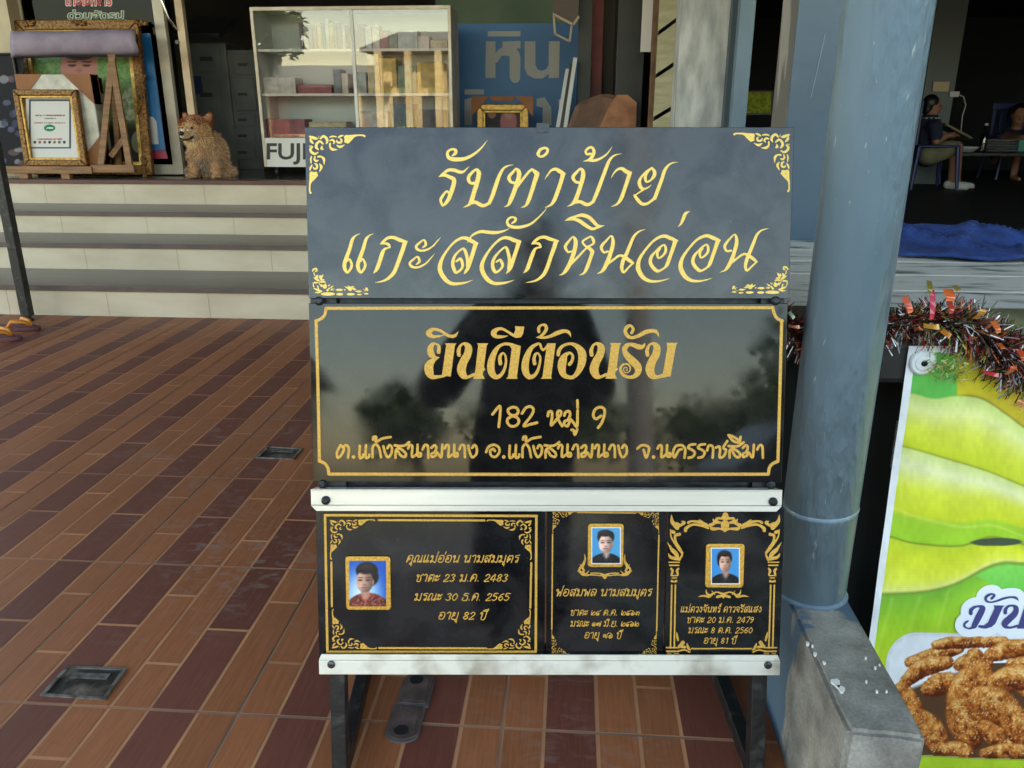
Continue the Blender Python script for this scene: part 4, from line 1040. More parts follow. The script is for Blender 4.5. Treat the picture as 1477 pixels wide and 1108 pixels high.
# ---- the stand that carries the stones
std = thing('sign_stand', 'black steel stand with two aluminium rails carrying the stone boards', 'sign stand', M=SP.M)
ul = LP(483.5, 975)[0]; ur = LP(1100, 975)[0]
wl = LP(494.5, 975)[0]-LP(472.5, 975)[0]
vb = -(H)/math.cos(tau)
vtop = tb[3]-.06
zb_, zf_ = -.044, -.014
def footM(v): return v
for uu in (ul, ur):
    mb = MB(); mb.box((uu-wl/2, vb+.012, zb_), (uu+wl/2, vtop, zf_)); mb.build('leg', M['steel'], std, bevel=.002, M=SP.M)
for v in (LP(800, 434)[1], LP(800, 700)[1], LP(800, 958)[1]+.005):
    mb = MB(); mb.box((ul+wl/2+.0005, v-.016, zb_), (ur-wl/2-.0005, v+.016, zf_-.012)); mb.build('crossbar', M['steel'], std, bevel=.002, M=SP.M)
for uu, px in ((ul, 0), (ur, 1)):
    p = Vector(SP.o+SP.u*uu+SP.v*(vb+.012)+SP.n*zb_); p.z = .018
    q = p+Vector((-SP.n[0], -SP.n[1], 0)).normalized()*.46+Vector((-.01 if px == 0 else .0, 0, 0)); q.z = .018
    mb = MB(); mb.bar(p, q, wl, .033); mb.build('base_bar', M['steel'], std, bevel=.002)
    t_ = Vector(SP.o+SP.u*uu+SP.v*(vtop-.12)+SP.n*(zb_-.002))
    mb = MB(); mb.bar(q+Vector((0, -.02, .018)), t_, wl*.8, .026, up=(0, 1, 0)); mb.build('rear_strut', M['steel'], std, bevel=.002)
def rail(px, cut_top, m, lab):
    x0, x1, y0, y1, y2 = px          # left, right, top, edge of main face, bottom
    (a, v0), (b, _) = LP(x0, y0, RP), LP(x1, y0, RP); v1 = LP(x0, y1, RP)[1]; v2 = LP(x0, y2, RP)[1]; c = .009
    o = None
    if not cut_top:
        mb = MB(); mb.box((a, v1, -.004), (b, v0, 0)); o = mb.build('rail', m, std, bevel=.0008, M=RP.M)
        mb = MB(); mb.prism([(a, v1-.0006), (b, v1-.0006), (b-c, v2), (a+c, v2)], -.0045, .0012); mb.build('rail_lip', m, o, bevel=.0006, M=RP.M)
        mb = MB(); mb.add([(a+c*.6, v0+.0005, -.018), (b-c*.6, v0+.0005, -.018), (b, v0+.0005, 0), (a, v0+.0005, 0), (a+c*.6, v0-.002, -.018), (b-c*.6, v0-.002, -.018), (b, v0-.002, 0), (a, v0-.002, 0)],
                 [(0, 1, 2, 3), (7, 6, 5, 4), (0, 4, 5, 1), (1, 5, 6, 2), (2, 6, 7, 3), (3, 7, 4, 0)]); mb.build('rail_ledge', m, o, M=RP.M)
    else:
        mb = MB(); mb.box((a, v2, -.004), (b, v1, 0)); o = mb.build('rail', m, std, bevel=.0008, M=RP.M)
        mb = MB(); mb.prism([(a, v1+.0006), (b, v1+.0006), (b-c*.5, v0), (a+c*.5, v0)], -.0045, -.001); mb.build('rail_lip', m, o, bevel=.0006, M=RP.M)
    return o
rail((448, 1128.5, 706.5, 728.5, 737), False, M['alu'], '')
rail((459.5, 1126, 944.5, 953, 973), True, M['alud'], '')
def screw(x, y, r, pl, z0, m, h=.004):
    a, b = LP(x, y, pl); mb = MB()
    mb.lathe((a, b, z0), [(r, 0), (r, h*.45), (r*.86, h*.8), (r*.5, h), (.0005, h)], 20)
    o = mb.build('screw', m, std, M=pl.M, smooth=False)
    k = MB(); k.box((a-r*.42, b-r*.09, z0+h), (a+r*.42, b+r*.09, z0+h+.0004)); k.box((a-r*.09, b-r*.42, z0+h+.0001), (a+r*.09, b+r*.42, z0+h+.0005)); k.build('screw_slot', M['black'], o, M=pl.M)
pxm = D_/F*1.02
for x, y in ((460.5, 434.3), (1118.5, 434)): screw(x, y, 6.2*pxm, SP, .0002, M['screw'])
for x, y in ((465.5, 698.5), (1111.8, 699.5)): screw(x, y, 6.3*pxm, SP, .0002, M['screw'])
for x, y in ((470.2, 721.5), (1114.8, 723.5)): screw(x, y, 6.3*pxm, RP, .0002, M['screw'], .006)
for x, y in ((478, 958.3), (1107.5, 959.3)): screw(x, y, 5.6*pxm, RP, .0002, M['zinc'])
# small spacer blocks behind the gaps, and a scrap of black tape on the top edge
for x, y in ((462, 434), (1118, 434), (480, 699), (1105, 699)):
    a, b = LP(x, y); mb = MB(); mb.box((a-.02, b-.012, -.0138), (a+.02, b+.012, -.0125)); mb.build('spacer', M['black'], std, M=SP.M)
a, b = LP(783, 183.5)
mb = MB(); mb.box((a-.0105, b-.009, .0003), (a+.0105, b+.0065, .0012)); mb.box((a-.0105, b+.0008, -.0118), (a+.0105, b+.0065, .0003))
tp = mb.build('tape_scrap', mat('black_tape', (46, 48, 52), .35, bump=.3, bscale=90), None, M=SP.M); tag(tp, 'scrap of shiny black tape stuck on the top edge of the upper board', 'tape')
# ================================================================== SHOP FRONT AND WHAT STANDS IN IT
def pbox(x0, y0, x1, y1, Y, dep, zb=None):
    "axis-aligned box whose front face covers a picture rectangle at distance Y"
    ym, xm = (y0+y1)/2, (x0+x1)/2
    return (atY(x0, ym, Y).x, Y, atY(xm, y1, Y).z if zb is None else zb), (atY(x1, ym, Y).x, Y+dep, atY(xm, y0, Y).z)
class YPlane(Plane):
    def __init__(s, Y, x=0.0, z=0.0, tilt=0.0):
        Plane.__init__(s, (x, Y, z), (1, 0, 0), (0, math.sin(tilt), math.cos(tilt)))
M['walu'] = mat('white_aluminium', (206, 196, 180), .45, rgb2=(188, 176, 158), scale=6)
M['brassalu'] = mat('champagne_aluminium', (196, 172, 142), .4, .2, rgb2=(168, 146, 120), scale=6)
def glass(name, f, tint=(255, 255, 255), r=.0, ior=1.5):
    m = bpy.data.materials.new(name); m.use_nodes = True; t = m.node_tree; t.nodes.clear(); L = t.links.new
    o = t.nodes.new('ShaderNodeOutputMaterial'); tr = t.nodes.new('ShaderNodeBsdfTransparent'); tr.inputs[0].default_value = lin(tint)
    g = t.nodes.new('ShaderNodeBsdfGlossy'); g.inputs['Roughness'].default_value = r
    fr = t.nodes.new('ShaderNodeFresnel'); fr.inputs[0].default_value = ior
    ad = t.nodes.new('ShaderNodeMath'); ad.operation = 'ADD'; ad.use_clamp = True; ad.inputs[1].default_value = f; L(fr.outputs[0], ad.inputs[0])
    mx = t.nodes.new('ShaderNodeMixShader'); L(ad.outputs[0], mx.inputs[0]); L(tr.outputs[0], mx.inputs[1]); L(g.outputs[0], mx.inputs[2]); L(mx.outputs[0], o.inputs[0])
    # old panes are never quite flat
    tc = t.nodes.new('ShaderNodeTexCoord'); n = t.nodes.new('ShaderNodeTexNoise'); n.inputs['Scale'].default_value = 2.2; L(tc.outputs['Object'], n.inputs['Vector'])
    bp = t.nodes.new('ShaderNodeBump'); bp.inputs['Strength'].default_value = .02; bp.inputs['Distance'].default_value = .01; L(n.outputs['Fac'], bp.inputs['Height']); L(bp.outputs[0], g.inputs['Normal'])
    return m
M['doorglass'] = glass('door_glass', .0, (120, 126, 124), ior=1.22)
M['cabglass'] = glass('cabinet_glass', .018)
Yd = 5.62*H
# ---- glass door
dr = thing('glass_door', 'white framed glass shop door with a curved handle, behind the dog', 'door', atY(235, 245, Yd))
def stile(xt, yt, xb, yb, wpx, Y, dep, m, nm='frame'):
    a, b = atY(xt, yt, Y), atY(xb, yb, Y); wd = (atY(xt+wpx, yt, Y)-a).x
    x = (a.x+b.x)/2; mb = MB(); mb.box((x, Y, FZ+.012), (x+wd, Y+dep, 3.3)); return mb.build(nm, m, dr, bevel=.003)
stile(219, 0, 250, 250, 15, Yd, .05, M['walu']); stile(251, 0, 270, 165, 11, Yd-.06, .05, M['brassalu']); stile(10, 0, 20, 60, 18, Yd, .06, M['walu'])
xa, xb_ = atY(20, 100, Yd).x, atY(255, 200, Yd).x
mb = MB(); mb.box((xa, Yd+.002, FZ+.008), (xb_, Yd+.048, FZ+.085)); mb.build('bottom_rail', M['walu'], dr, bevel=.003)
mb = MB(); mb.box((xa+.02, Yd+.02, FZ+.09), (xb_-.02, Yd+.026, 3.25)); pn = mb.build('pane', M['doorglass'], dr)
hx = atY(247, 20, Yd-.06)
mb = MB(); mb.tube([hx+Vector((-.02, -.005, .35)), hx+Vector((-.035, -.05, .26)), hx+Vector((-.03, -.07, .1)), hx+Vector((0, -.06, -.03)), hx+Vector((.03, -.01, -.11))], .009, 10)
mb.build('handle', mat('chrome', (220, 220, 220), .15, 1.0), dr, smooth=True)
lk = atY(256, 61, Yd-.06); mb = MB(); mb.tube([lk+Vector((0, .0, 0)), lk+Vector((0, -.012, 0))], .014, 16); mb.build('lock', M['zinc'], dr)
DP = YPlane(Yd+.019)
for txt, x, y, sz, wd, c1, c2 in (('ถ่ายเอกสาร', 128, 7.5, 24, 66, (196, 40, 60), (226, 214, 206)), ('ด่วนอัดรูป', 138, 27.5, 15, 80, (60, 92, 70), (206, 206, 190))):
    mb = MB(); font_mesh(mb, DP, .0005, txt, x, y, sz, center=wd+2, off=.07); mb.build('sticker_outline', mat('sticker_white', c2, .5), pn, M=DP.M, fix=False)
    mb = MB(); font_mesh(mb, DP, .0012, txt, x, y, sz, center=wd, off=.02); mb.build('sticker_letters', mat('sticker_colour', c1, .5), pn, M=DP.M, fix=False)
# the open leaf further right: dark glass between the stiles is the room itself

# ---- things leaning and standing at the door
Ye = 5.33*H
M['pine'] = mat('easel_wood', (150, 108, 66), .6, rgb2=(116, 80, 48), scale=4, stretch=(1, 1, 14))
M['goldframe'] = mat('old_gold_frame', (150, 106, 44), .42, .45, rgb2=(74, 46, 24), scale=60, bump=.6, bscale=70)
M['goldline'] = mat('gold_moulding', (196, 158, 76), .38, .4, rgb2=(150, 112, 50), scale=40)
M['card'] = mat('brown_card', (150, 96, 56), .7, rgb2=(130, 82, 46), scale=5)
M['prints'] = attr_mat('matt_print', .6, spec=.2)
M['film'] = mat('plastic_film', (196, 192, 184), .22, rgb2=(150, 146, 138), scale=9, bump=.5, bscale=14)
es = thing('easel', 'wooden display easel with splayed slats holding framed pictures', 'easel', atY(95, 247, Ye))
a, b = pbox(-14, 240, 132, 250.5, Ye-.10, .035); mb = MB(); mb.box(a, b); a, b = pbox(131, 238, 193, 249, Ye-.085, .03); mb.box(a, b); mb.build('shelf_bar', M['pine'], es, bevel=.003)
for p, q in (((163, 76), (146, 239)), ((160, 76), (187, 239))):
    P_, Q_ = atY(*p, Ye+.02), atY(*q, Ye-.05); mb = MB(); mb.bar(P_, Q_, .048, .02, up=(0, 1, 0)); mb.build('leg', M['pine'], es, bevel=.002)
P_, Q_ = atY(162, 80, Ye+.03), atY(172, 246, Ye+.12); mb = MB(); mb.bar(P_, Q_, .04, .02, up=(0, 1, 0)); mb.build('rear_leg', M['pine'], es)
P_, Q_ = atY(160, 226, Ye-.0), atY(182, 196, Ye+.04); mb = MB(); mb.bar(P_, Q_, .04, .02, up=(0, 1, 0)); mb.build('brace', M['pine'], es)
for x in (28, 88):
    a, b = pbox(x, 250, x+12, 257, Ye-.09, .05, FZ+.001); mb = MB(); mb.box(a, b); mb.build('foot', M['pine'], es)
def frame_pic(name, pl, x0, y0, x1, y1, wpx, dep, fm_, label, func=None, cat='picture frame', inner=None, step=1.2, back=True):
    "picture frame in plane pl covering a picture rectangle"
    q = pl.loc([(x0, (y0+y1)/2), (x1, (y0+y1)/2), ((x0+x1)/2, y0), ((x0+x1)/2, y1)]); u0, u1, v1, v0 = q[0, 0], q[1, 0], q[2, 1], q[3, 1]; wd = wpx*(u1-u0)/(x1-x0)
    t = thing(name, label, cat, M=pl.M)
    mb = MB()
    for pa in ([(u0, v0), (u1, v0), (u1-wd, v0+wd), (u0+wd, v0+wd)], [(u1, v0), (u1, v1), (u1-wd, v1-wd), (u1-wd, v0+wd)], [(u1, v1), (u0, v1), (u0+wd, v1-wd), (u1-wd, v1-wd)], [(u0, v1), (u0, v0), (u0+wd, v0+wd), (u0+wd, v1-wd)]):
        mb.prism(pa, -dep, 0)
    mb.build('frame', fm_, t, bevel=min(.008, dep*.3), M=pl.M)
    if inner:
        mb = MB(); e = wd; i = inner*(u1-u0)/(x1-x0)
        for pa in ([(u0+e, v0+e), (u1-e, v0+e), (u1-e-i, v0+e+i), (u0+e+i, v0+e+i)], [(u1-e, v0+e), (u1-e, v1-e), (u1-e-i, v1-e-i), (u1-e-i, v0+e+i)], [(u1-e, v1-e), (u0+e, v1-e), (u0+e+i, v1-e-i), (u1-e-i, v1-e-i)], [(u0+e, v1-e), (u0+e, v0+e), (u0+e+i, v0+e+i), (u0+e+i, v1-e-i)]):
            mb.prism(pa, -dep*.9, -.006)
        mb.build('inner_moulding', M['goldline'], t, bevel=.003, M=pl.M)
    if back:
        mb = MB(); mb.box((u0+wd*.5, v0+wd*.5, -dep*.95), (u1-wd*.5, v1-wd*.5, -dep*.8)); mb.build('backing', M['card'], t, M=pl.M)
    if func: print_sheet('picture', pl, x0+wpx*.9, y0+wpx*.9, x1-wpx*.9, y1-wpx*.9, step, func, M['prints'], -dep*.7, t)
    return t, (u0, v0, u1, v1)
nz_ = np.random.default_rng(4)
def grass_pic(X, Y):
    n = vnoise(X, Y*1.0, 4, 1)*.5+vnoise(X, Y, 1.8, 2)*.5
    img = np.zeros(X.shape+(3,))+np.array([70, 110, 56.]); img = blend(img, n, (150, 176, 120)); img = blend(img, sm(70, 40, Y)*.35, (190, 200, 170))
    img = blend(img, el(X, Y, 110, 96, 27, 34), (176, 122, 112)); img = blend(img, el(X, Y, 110, 72, 27, 14), (74, 58, 58))
    for ex in (100, 121): img = blend(img, el(X, Y, ex, 93.5, 6.5, 1.7), (84, 50, 50)); img = blend(img, el(X, Y, ex, 88, 8, 1.4), (88, 62, 58))
    img = blend(img, el(X, Y, 110, 101, 5, 3)*.5, (140, 84, 78)); img = blend(img, el(X, Y, 110, 108, 9, 2), (150, 70, 76))
    img = blend(img, el(X, Y, 185, 150, 14, 24)*vnoise(X, Y, 3, 5), (214, 200, 196)); img = blend(img, sm(165, 190, Y)*1., (44, 40, 36)); img = blend(img, el(X, Y, 196, 204, 10, 16)*.8, (150, 160, 130))
    return img
gp, _ = frame_pic('picture_frame', YPlane(Ye+.14, z=FZ, tilt=rad(5)), 33, 28, 209, 252, 13, .05, M['goldframe'], 'large ornate gold frame with a portrait on green grass, behind the easel', grass_pic, inner=5)
# carved sprays on the big frame
pl = YPlane(Ye+.14, z=FZ, tilt=rad(5)); q = random.Random(2)
for cx, cy in ((113, 33), (40, 34), (202, 34), (203, 150), (206, 120), (208, 240)):
    mb = MB(); u0, v0 = pl.l1(cx, cy)
    for k in range(14):
        u, v = pl.l1(cx+q.uniform(-11, 11)*(1 if cy < 60 else .35), cy+q.uniform(-3, 3)*(1 if cy < 60 else 5)); capsule(mb, (u0, v0, .001), .004, (u, v, .004), .011, 8, 3)
    put(mb.build('carved_spray', M['goldframe'], None, M=pl.M, smooth=True), gp)
# rolled lavender cloth over the top of the big frame
M['lav'] = mat('lavender_cloth', (156, 142, 158), .85, rgb2=(136, 122, 140), scale=7, bump=.4, bscale=18)
mb = MB(); n = 26; vs = []; fs = []; prof = [(82, -.02), (74, -.075), (62, -.085), (53, -.06), (48, -.01), (50, .10), (56, .2)]
for i in range(n+1):
    t = i/n; x = 16+180*t
    for k, (py, dy) in enumerate(prof):
        off = -3*t+math.sin(t*9+k)*.6
        P_ = atY(x+(4 if k < 2 and t > .95 else 0), py+off, Ye+.06+dy+.006*math.sin(t*21+k*2)); vs.append(P_)
for i in range(n):
    for k in range(len(prof)-1): a = i*len(prof)+k; fs.append((a, a+1, a+len(prof)+1, a+len(prof)))
mb.add(vs, fs); o = mb.build('rolled_cloth', M['lav'], smooth=True, fix=False); md = o.modifiers.new('s', 'SOLIDIFY'); md.thickness = .012
tag(o, 'lavender cloth roll draped over the large gold frame', 'cloth')
# frame in card corners and film
def wrap_box(name, Y, x0, y0, x1, y1, dep, label, corner):
    t = thing(name, label, 'picture frame', atY((x0+x1)/2, y1, Y)); a, b = pbox(x0, y0, x1, y1, Y, dep)
    a = (a[0], a[1], max(a[2], FZ+.02)); mb = MB(); mb.box(a, b); mb.build('film_wrap', M['film'], t, bevel=.006)
    pl = YPlane(Y); c = corner
    for pts in ([(0, 1), (c, 1), (0, 1-c*.9)], [(1, 1), (1-c, 1), (1, 1-c*.9)], [(0, 0), (c, 0), (0, c*.9)], [(1, 0), (1-c, 0), (1, c*.9)]):
        mb = MB(); wdx, hz = b[0]-a[0], b[2]-a[2]
        P2 = [(a[0]+p*wdx, a[2]+q_*hz) for p, q_ in pts]; mb.prism(P2, Y-.004, Y+dep+.004, f=lambda p, q_, tt: (p, tt, q_)); mb.build('card_corner', M['card'], t)
    return t
wrap_box('wrapped_frame', Ye-.02, 33, 107, 140, 238, .10, 'wrapped frame with brown card corners behind the certificate', .36)
wrap_box('wrapped_frame', Ye+.085, 60, 112, 151, 238, .045, 'thin film wrapped frame between the certificate stack and the slats', .2)
def cert(X, Y):
    u = (X-33)/(104-33); v = (Y-138)/(236-138); img = np.zeros(X.shape+(3,))+np.array([212, 208, 204.])
    fr = ((u > .07)*(u < .93)*(v > .05)*(v < .78)); inn = ((u > .11)*(u < .89)*(v > .075)*(v < .755)); img = blend(img, (fr*(1-inn))*1., (70, 74, 82))
    for yy, a, b, c in ((.29, .2, .8, (150, 70, 76)), (.335, .38, .62, (90, 90, 96)), (.40, .18, .82, (150, 80, 84)), (.64, .24, .76, (176, 60, 60))):
        img = blend(img, (np.abs(v-yy) < .009)*(u > a)*(u < b)*(vnoise(X, Y, .9, 9) > .3)*1., c)
    img = blend(img, el(u, v, .49, .475, .115, .05), (40, 120, 84)); img = blend(img, (np.abs(v-.475) < .012)*(np.abs(u-.49) < .07)*(vnoise(X, Y, .8, 3) > .4)*1., (220, 230, 220))
    for k in range(7): img = blend(img, el(u, v, .19+k*.1, .685, .03, .022), ((60, 60, 66), (150, 90, 60), (90, 100, 90))[k % 3])
    return img
ct, _ = frame_pic('certificate_frame', YPlane(Ye-.085, z=FZ, tilt=rad(2)), 26, 129, 117, 239.5, 8, .045, M['goldframe'], 'white certificate in a gold beaded frame standing on the easel', cert, 'certificate', inner=3, step=.7)
# blue board with a red foot
bl = thing('advert_board', 'blue advertising board with a red foot leaning beside the gold frame', 'board', atY(225, 228, Ye+.2))
pl = YPlane(Ye+.22, z=FZ, tilt=rad(4))
def poly_part(nm, px, m, root, z0, z1, pl):
    q = pl.loc(px); mb = MB(); mb.prism([tuple(p) for p in q], z0, z1); return mb.build(nm, m, root, M=pl.M)
poly_part('panel', [(180, 48), (216, 48), (238.5, 217), (190, 217)], mat('sign_blue', (28, 112, 176), .4, rgb2=(22, 92, 150), scale=2), bl, -.012, 0, pl)
poly_part('foot_band', [(190, 217.4), (238.6, 217.4), (242, 229), (192, 229)], mat('crimson', (150, 24, 60), .45), bl, -.012, 0, pl)
poly_part('printed_shape', [(212, 172), (215, 168), (221, 169), (226, 176), (229, 208), (216, 208)], mat('print_white', (196, 196, 200), .5), bl, .0005, .0012, pl)
# dark flowered panel at the far left
def flowers(X, Y):
    img = np.zeros(X.shape+(3,))+np.array([26, 24, 30.]); r = np.random.default_rng(6)
    for k in range(34):
        cx, cy = r.uniform(-22, 32), r.uniform(95, 250); col = [(96, 96, 124), (110, 84, 84), (66, 70, 96), (150, 146, 156)][k % 4]
        img = blend(img, el(X, Y, cx, cy, r.uniform(4, 9), r.uniform(3, 6))*.8, col)
    return img
fl, _ = frame_pic('flower_panel', YPlane(Ye+.05), -26, 76, 34, 250, 3, .03, M['black'], 'dark flower print panel behind the certificate at the left edge', flowers, 'picture')

# ---- the dog
ds = .00519*H*.86
dg_ = atZ(290, 258, FZ); dy0 = dg_.y+.13
DM = Matrix.Translation((dg_.x, dy0, FZ))
M['dogskin'] = mat('dog_coat_base', (186, 146, 110), .9)
M['fur'] = attr_mat('dog_fur', .8, spec=.2)
M['nose'] = mat('dog_nose', (22, 18, 18), .3)
dog = thing('dog', 'small fluffy tan dog with a rusty head sitting at the shop door', 'dog', M=DM)
mb = MB(); S_ = lambda *a: tuple(v*ds for v in a); dogv = []
def de(c, r, R3=None): ellipsoid(mb, Vector((dg_.x, dy0, FZ))+Vector(S_(*c)), S_(*r), R3)
def dc(p, r1, q_, r2): capsule(mb, Vector((dg_.x, dy0, FZ))+Vector(S_(*p)), r1*ds, Vector((dg_.x, dy0, FZ))+Vector(S_(*q_)), r2*ds)
de((4, 12, 34), (24, 22, 33)); de((2, -4, 40), (22, 19, 25)); de((4, 14, 16), (25, 24, 16)); de((-2, -10, 58), (21, 18, 18)); de((-5, -14, 71), (22, 19.5, 19.5))
dc((-15, -6, 34), 10, (-15, -15, 5), 6); dc((17, -6, 34), 10, (21, -16, 5), 6); de((-16, -19, 4), (6.5, 8, 4)); de((22, -20, 4), (6.5, 8, 4))
de((-24, 6, 9), (10, 16, 9)); de((23, 6, 9), (10, 16, 9)); de((28, 14, 9), (10, 9, 6))
dc((-8, -26, 66), 10, (-12, -38, 63), 5.4); dc((-8, -27, 61), 7, (-11, -35, 57.5), 3.8)
dc((-17, -10, 84), 6, (-20, -10, 91), 3.2); dc((12, -8, 84), 7, (17, -8, 90), 3.8)
body = fuse(mb, 'body', M['dogskin'], .008, dog, 3)
me = body.data; vs = np.array([v.co for v in me.vertices]); nn = np.array([v.normal for v in me.vertices])
mb = MB(); r = np.random.default_rng(11); ow = np.array((dg_.x, dy0, FZ))
for k in range(15000):
    i = r.integers(len(vs)); p = vs[i]; l = (p-ow)/ds; nrm = nn[i]
    if l[2] < 3: continue
    muz = np.hypot(l[0]+11, l[1]+36) < 9 and 52 < l[2] < 68
    ear = l[2] > 84
    if min(np.hypot(l[0]+16, l[2]-72.5), np.hypot(l[0]+1.5, l[2]-72.5)) < 3.2 and l[1] < -20: continue
    if np.hypot(l[0]+13, l[2]-64) < 4 and l[1] < -36: continue
    leg = l[2] < 26 and l[1] < -8 and (abs(l[0]+15) < 9 or abs(l[0]-20) < 9)
    ln = ds*(1.6 if muz else 2.6 if ear else 3.2 if leg else r.uniform(4, 7)*(.85 if l[2] > 62 else 1))
    d = nrm*.75+np.array([0, -.15, -.55 if l[2] < 60 else .15])+r.normal(0, .22, 3); d /= np.linalg.norm(d)
    s_ = np.cross(d, r.normal(0, 1, 3)); s_ /= np.linalg.norm(s_)+1e-9
    hz = l[2]+r.normal(0, 2.6)-(3 if abs(l[0]+8) < 3 else 0)
    if hz > 76 or (hz > 64 and l[1] > -12): c = np.array([146, 78, 42.])
    elif l[2] > 46 and l[1] < -12: c = np.array([214, 170, 130.])
    elif leg: c = np.array([166, 132, 102.])
    elif l[1] < -4 and 8 < l[2] < 30: c = np.array([140, 126, 114.])
    else: c = np.array([184, 152, 122.])
    if ear and l[1] < -12: c = np.array([150, 100, 84.])
    if np.hypot(l[0]+10, l[1]+33) < 12 and 56 < l[2] < 70: c = np.array([240, 222, 198.])
    c = np.clip(c*r.uniform(.8, 1.5), 0, 250); wd = ds*.55
    b0 = p-nrm*ds*.4; cc = lin(c); mb.add([b0-s_*wd, b0+s_*wd, b0+d*ln+np.array([0, 0, -.08*ln])], [(0, 1, 2)], cc)
mb.build('fur', M['fur'], dog, fix=False)
hd = np.array((dg_.x, dy0, FZ))
for c, rr in (((-13.4, -43, 65), 4.0),): mb = MB(); ellipsoid(mb, hd+np.array(S_(*c)), S_(rr, rr*.8, rr*.8)); mb.build('nose', M['nose'], dog, smooth=True)
for c in ((-16, -29.5, 72.5), (-1.5, -32, 72.5)): mb = MB(); ellipsoid(mb, hd+np.array(S_(*c)), S_(2.4, 2.2, 2.0)); mb.build('eye', M['nose'], dog, smooth=True)
mb = MB(); mb.tube([hd+np.array(S_(*c)) for c in ((-18, -38.5, 58.5), (-13, -40.5, 56.5), (-7, -38.5, 56.5), (0, -34, 60))], ds*1.5, 8); mb.build('mouth', M['nose'], dog, smooth=True)

# ---- glass display cabinet with its goods
Yc = 5.62*H
cb = thing('display_cabinet', 'glass fronted display cabinet on casters with a lettered white base', 'display cabinet', atY(510, 240, Yc))
xl, xr = atY(370, 120, Yc).x, atY(652, 120, Yc).x; zt = atY(500, 9, Yc).z; zb = atY(420, 241, Yc).z; dep = .42
zp = atY(420, 199, Yc).z
M['cabwhite'] = mat('cabinet_white', (222, 220, 216), .4, rgb2=(206, 203, 198), scale=4)
M['cabedge'] = mat('cabinet_aluminium', (196, 186, 172), .4, .3, rgb2=(170, 156, 138), scale=9)
f = .022
mb = MB(); mb.box((xl, Yc, zb), (xl+f, Yc+.03, zt)); mb.build('frame_post', M['cabedge'], cb); mb = MB(); mb.box((xr-f, Yc, zb), (xr, Yc+.03, zt)); mb.build('frame_post', M['cabedge'], cb)
mb = MB(); mb.box((xl+f, Yc, zt-f*1.1), (xr-f, Yc+.03, zt)); mb.box((xl, Yc+.03, zt-.012), (xr, Yc+dep, zt)); mb.build('top', M['cabedge'], cb)
mb = MB(); mb.box((xl+f, Yc+.002, zb), (xr-f, Yc+.03, zp)); bp_ = mb.build('base_panel', M['cabwhite'], cb, bevel=.002)
mb = MB(); mb.box((xl, Yc+.03, zb), (xr, Yc+dep, zb+.03)); mb.build('bottom', M['cabwhite'], cb)
mb = MB(); mb.box((xl+.001, Yc+dep-.012, zb+.03), (xr-.001, Yc+dep, zt-.012)); mb.build('back_panel', mat('cabinet_back', (206, 212, 210), .6), cb)
mb = MB(); mb.box((xl, Yc+.03, zb+.03), (xl+.01, Yc+dep-.012, zt-.012)); mb.build('side_panel', M['cabwhite'], cb)
mb = MB(); mb.box((xr-.01, Yc+.03, zb+.03), (xr, Yc+dep-.012, zt-.012)); mb.build('side_panel', M['cabedge'], cb)
zs = [atY(440, 71, Yc+.05).z, atY(440, 135, Yc+.05).z]
for z in zs: mb = MB(); mb.box((xl+.012, Yc+.035, z-.018), (xr-.012, Yc+dep-.014, z)); mb.build('shelf', M['cabwhite'], cb)
xm = atY(509, 70, Yc).x; mb = MB(); mb.box((xm-.012, Yc+.004, zp), (xm+.012, Yc+.03, zt-f*1.1)); mb.build('mullion', M['cabwhite'], cb)
for a, b in ((xl+f, xm-.012), (xm+.012, xr-f)): mb = MB(); mb.box((a, Yc+.012, zp), (b, Yc+.016, zt-f*1.1)); mb.build('pane', M['cabglass'], cb)
CP = YPlane(Yc+.0015); mb = MB(); font_mesh(mb, CP, .0005, 'FUJIFILM', 382.5, 229.5, 32.5, xs=1.13, off=.022); mb.build('lettering', M['black'], bp_, M=CP.M, fix=False)
for x in (xl+.08, xm-.2, xm+.2, xr-.08):
    mb = MB(); mb.tube([(x-.012, Yc+.07, FZ+.03), (x+.012, Yc+.07, FZ+.03)], .03, 14); mb.box((x-.008, Yc+.06, FZ+.03), (x+.008, Yc+.08, zb)); mb.build('caster', M['black'], cb)
# goods: every album and box its own
q = random.Random(9)
cols = [(120, 96, 130), (210, 204, 196), (70, 104, 120), (150, 70, 84), (206, 190, 150), (60, 60, 70), (180, 196, 200), (196, 160, 60), (100, 130, 110)]
gm = [mat('goods_%s' % 'abcdefghi'[i], c, .45, rgb2=tuple(int(v*.8) for v in c), scale=20) for i, c in enumerate(cols)]
names = ['purple', 'white', 'teal', 'maroon', 'cream', 'black', 'pale blue', 'mustard', 'sage green']
def goods(nm, x0, y0, x1, y1, zfloor, mi, dep_, label, cat, grp, tilt=0):
    a, b = pbox(x0, y0, x1, y1, Yc+.09+q.uniform(0, .03), dep_, zfloor+.0005)
    o = MB().box(a, b).build(nm, gm[mi], bevel=.002)
    return tag(o, label, cat, grp)
x = 432
for k in range(11):
    wd = q.uniform(4.6, 7.2); hh = q.uniform(30, 40)
    mi = k % 9; goods('photo_album', x, 67-hh, x+wd-.6, 70, zs[0], mi, .2, '%s photo album spine %s on the top cabinet shelf' % (names[mi], ['in the left of the row', 'at the row end'][0 if k < 9 else 1]), 'photo album', 'photo albums on the top shelf'); x += wd
for (x0, x1, yt, mi, lb) in ((548, 560, 44, 3, 'small maroon box on the top shelf right of the mullion'), (574, 602, 43, 6, 'pale blue carton on the top shelf'), (603, 619, 52, 1, 'white carton beside the pale blue one'), (621, 645, 58, 4, 'low cream carton at the right end of the top shelf')):
    goods('carton', x0, yt, x1, 70, zs[0], mi, .15, lb, 'carton', 'cartons in the cabinet')
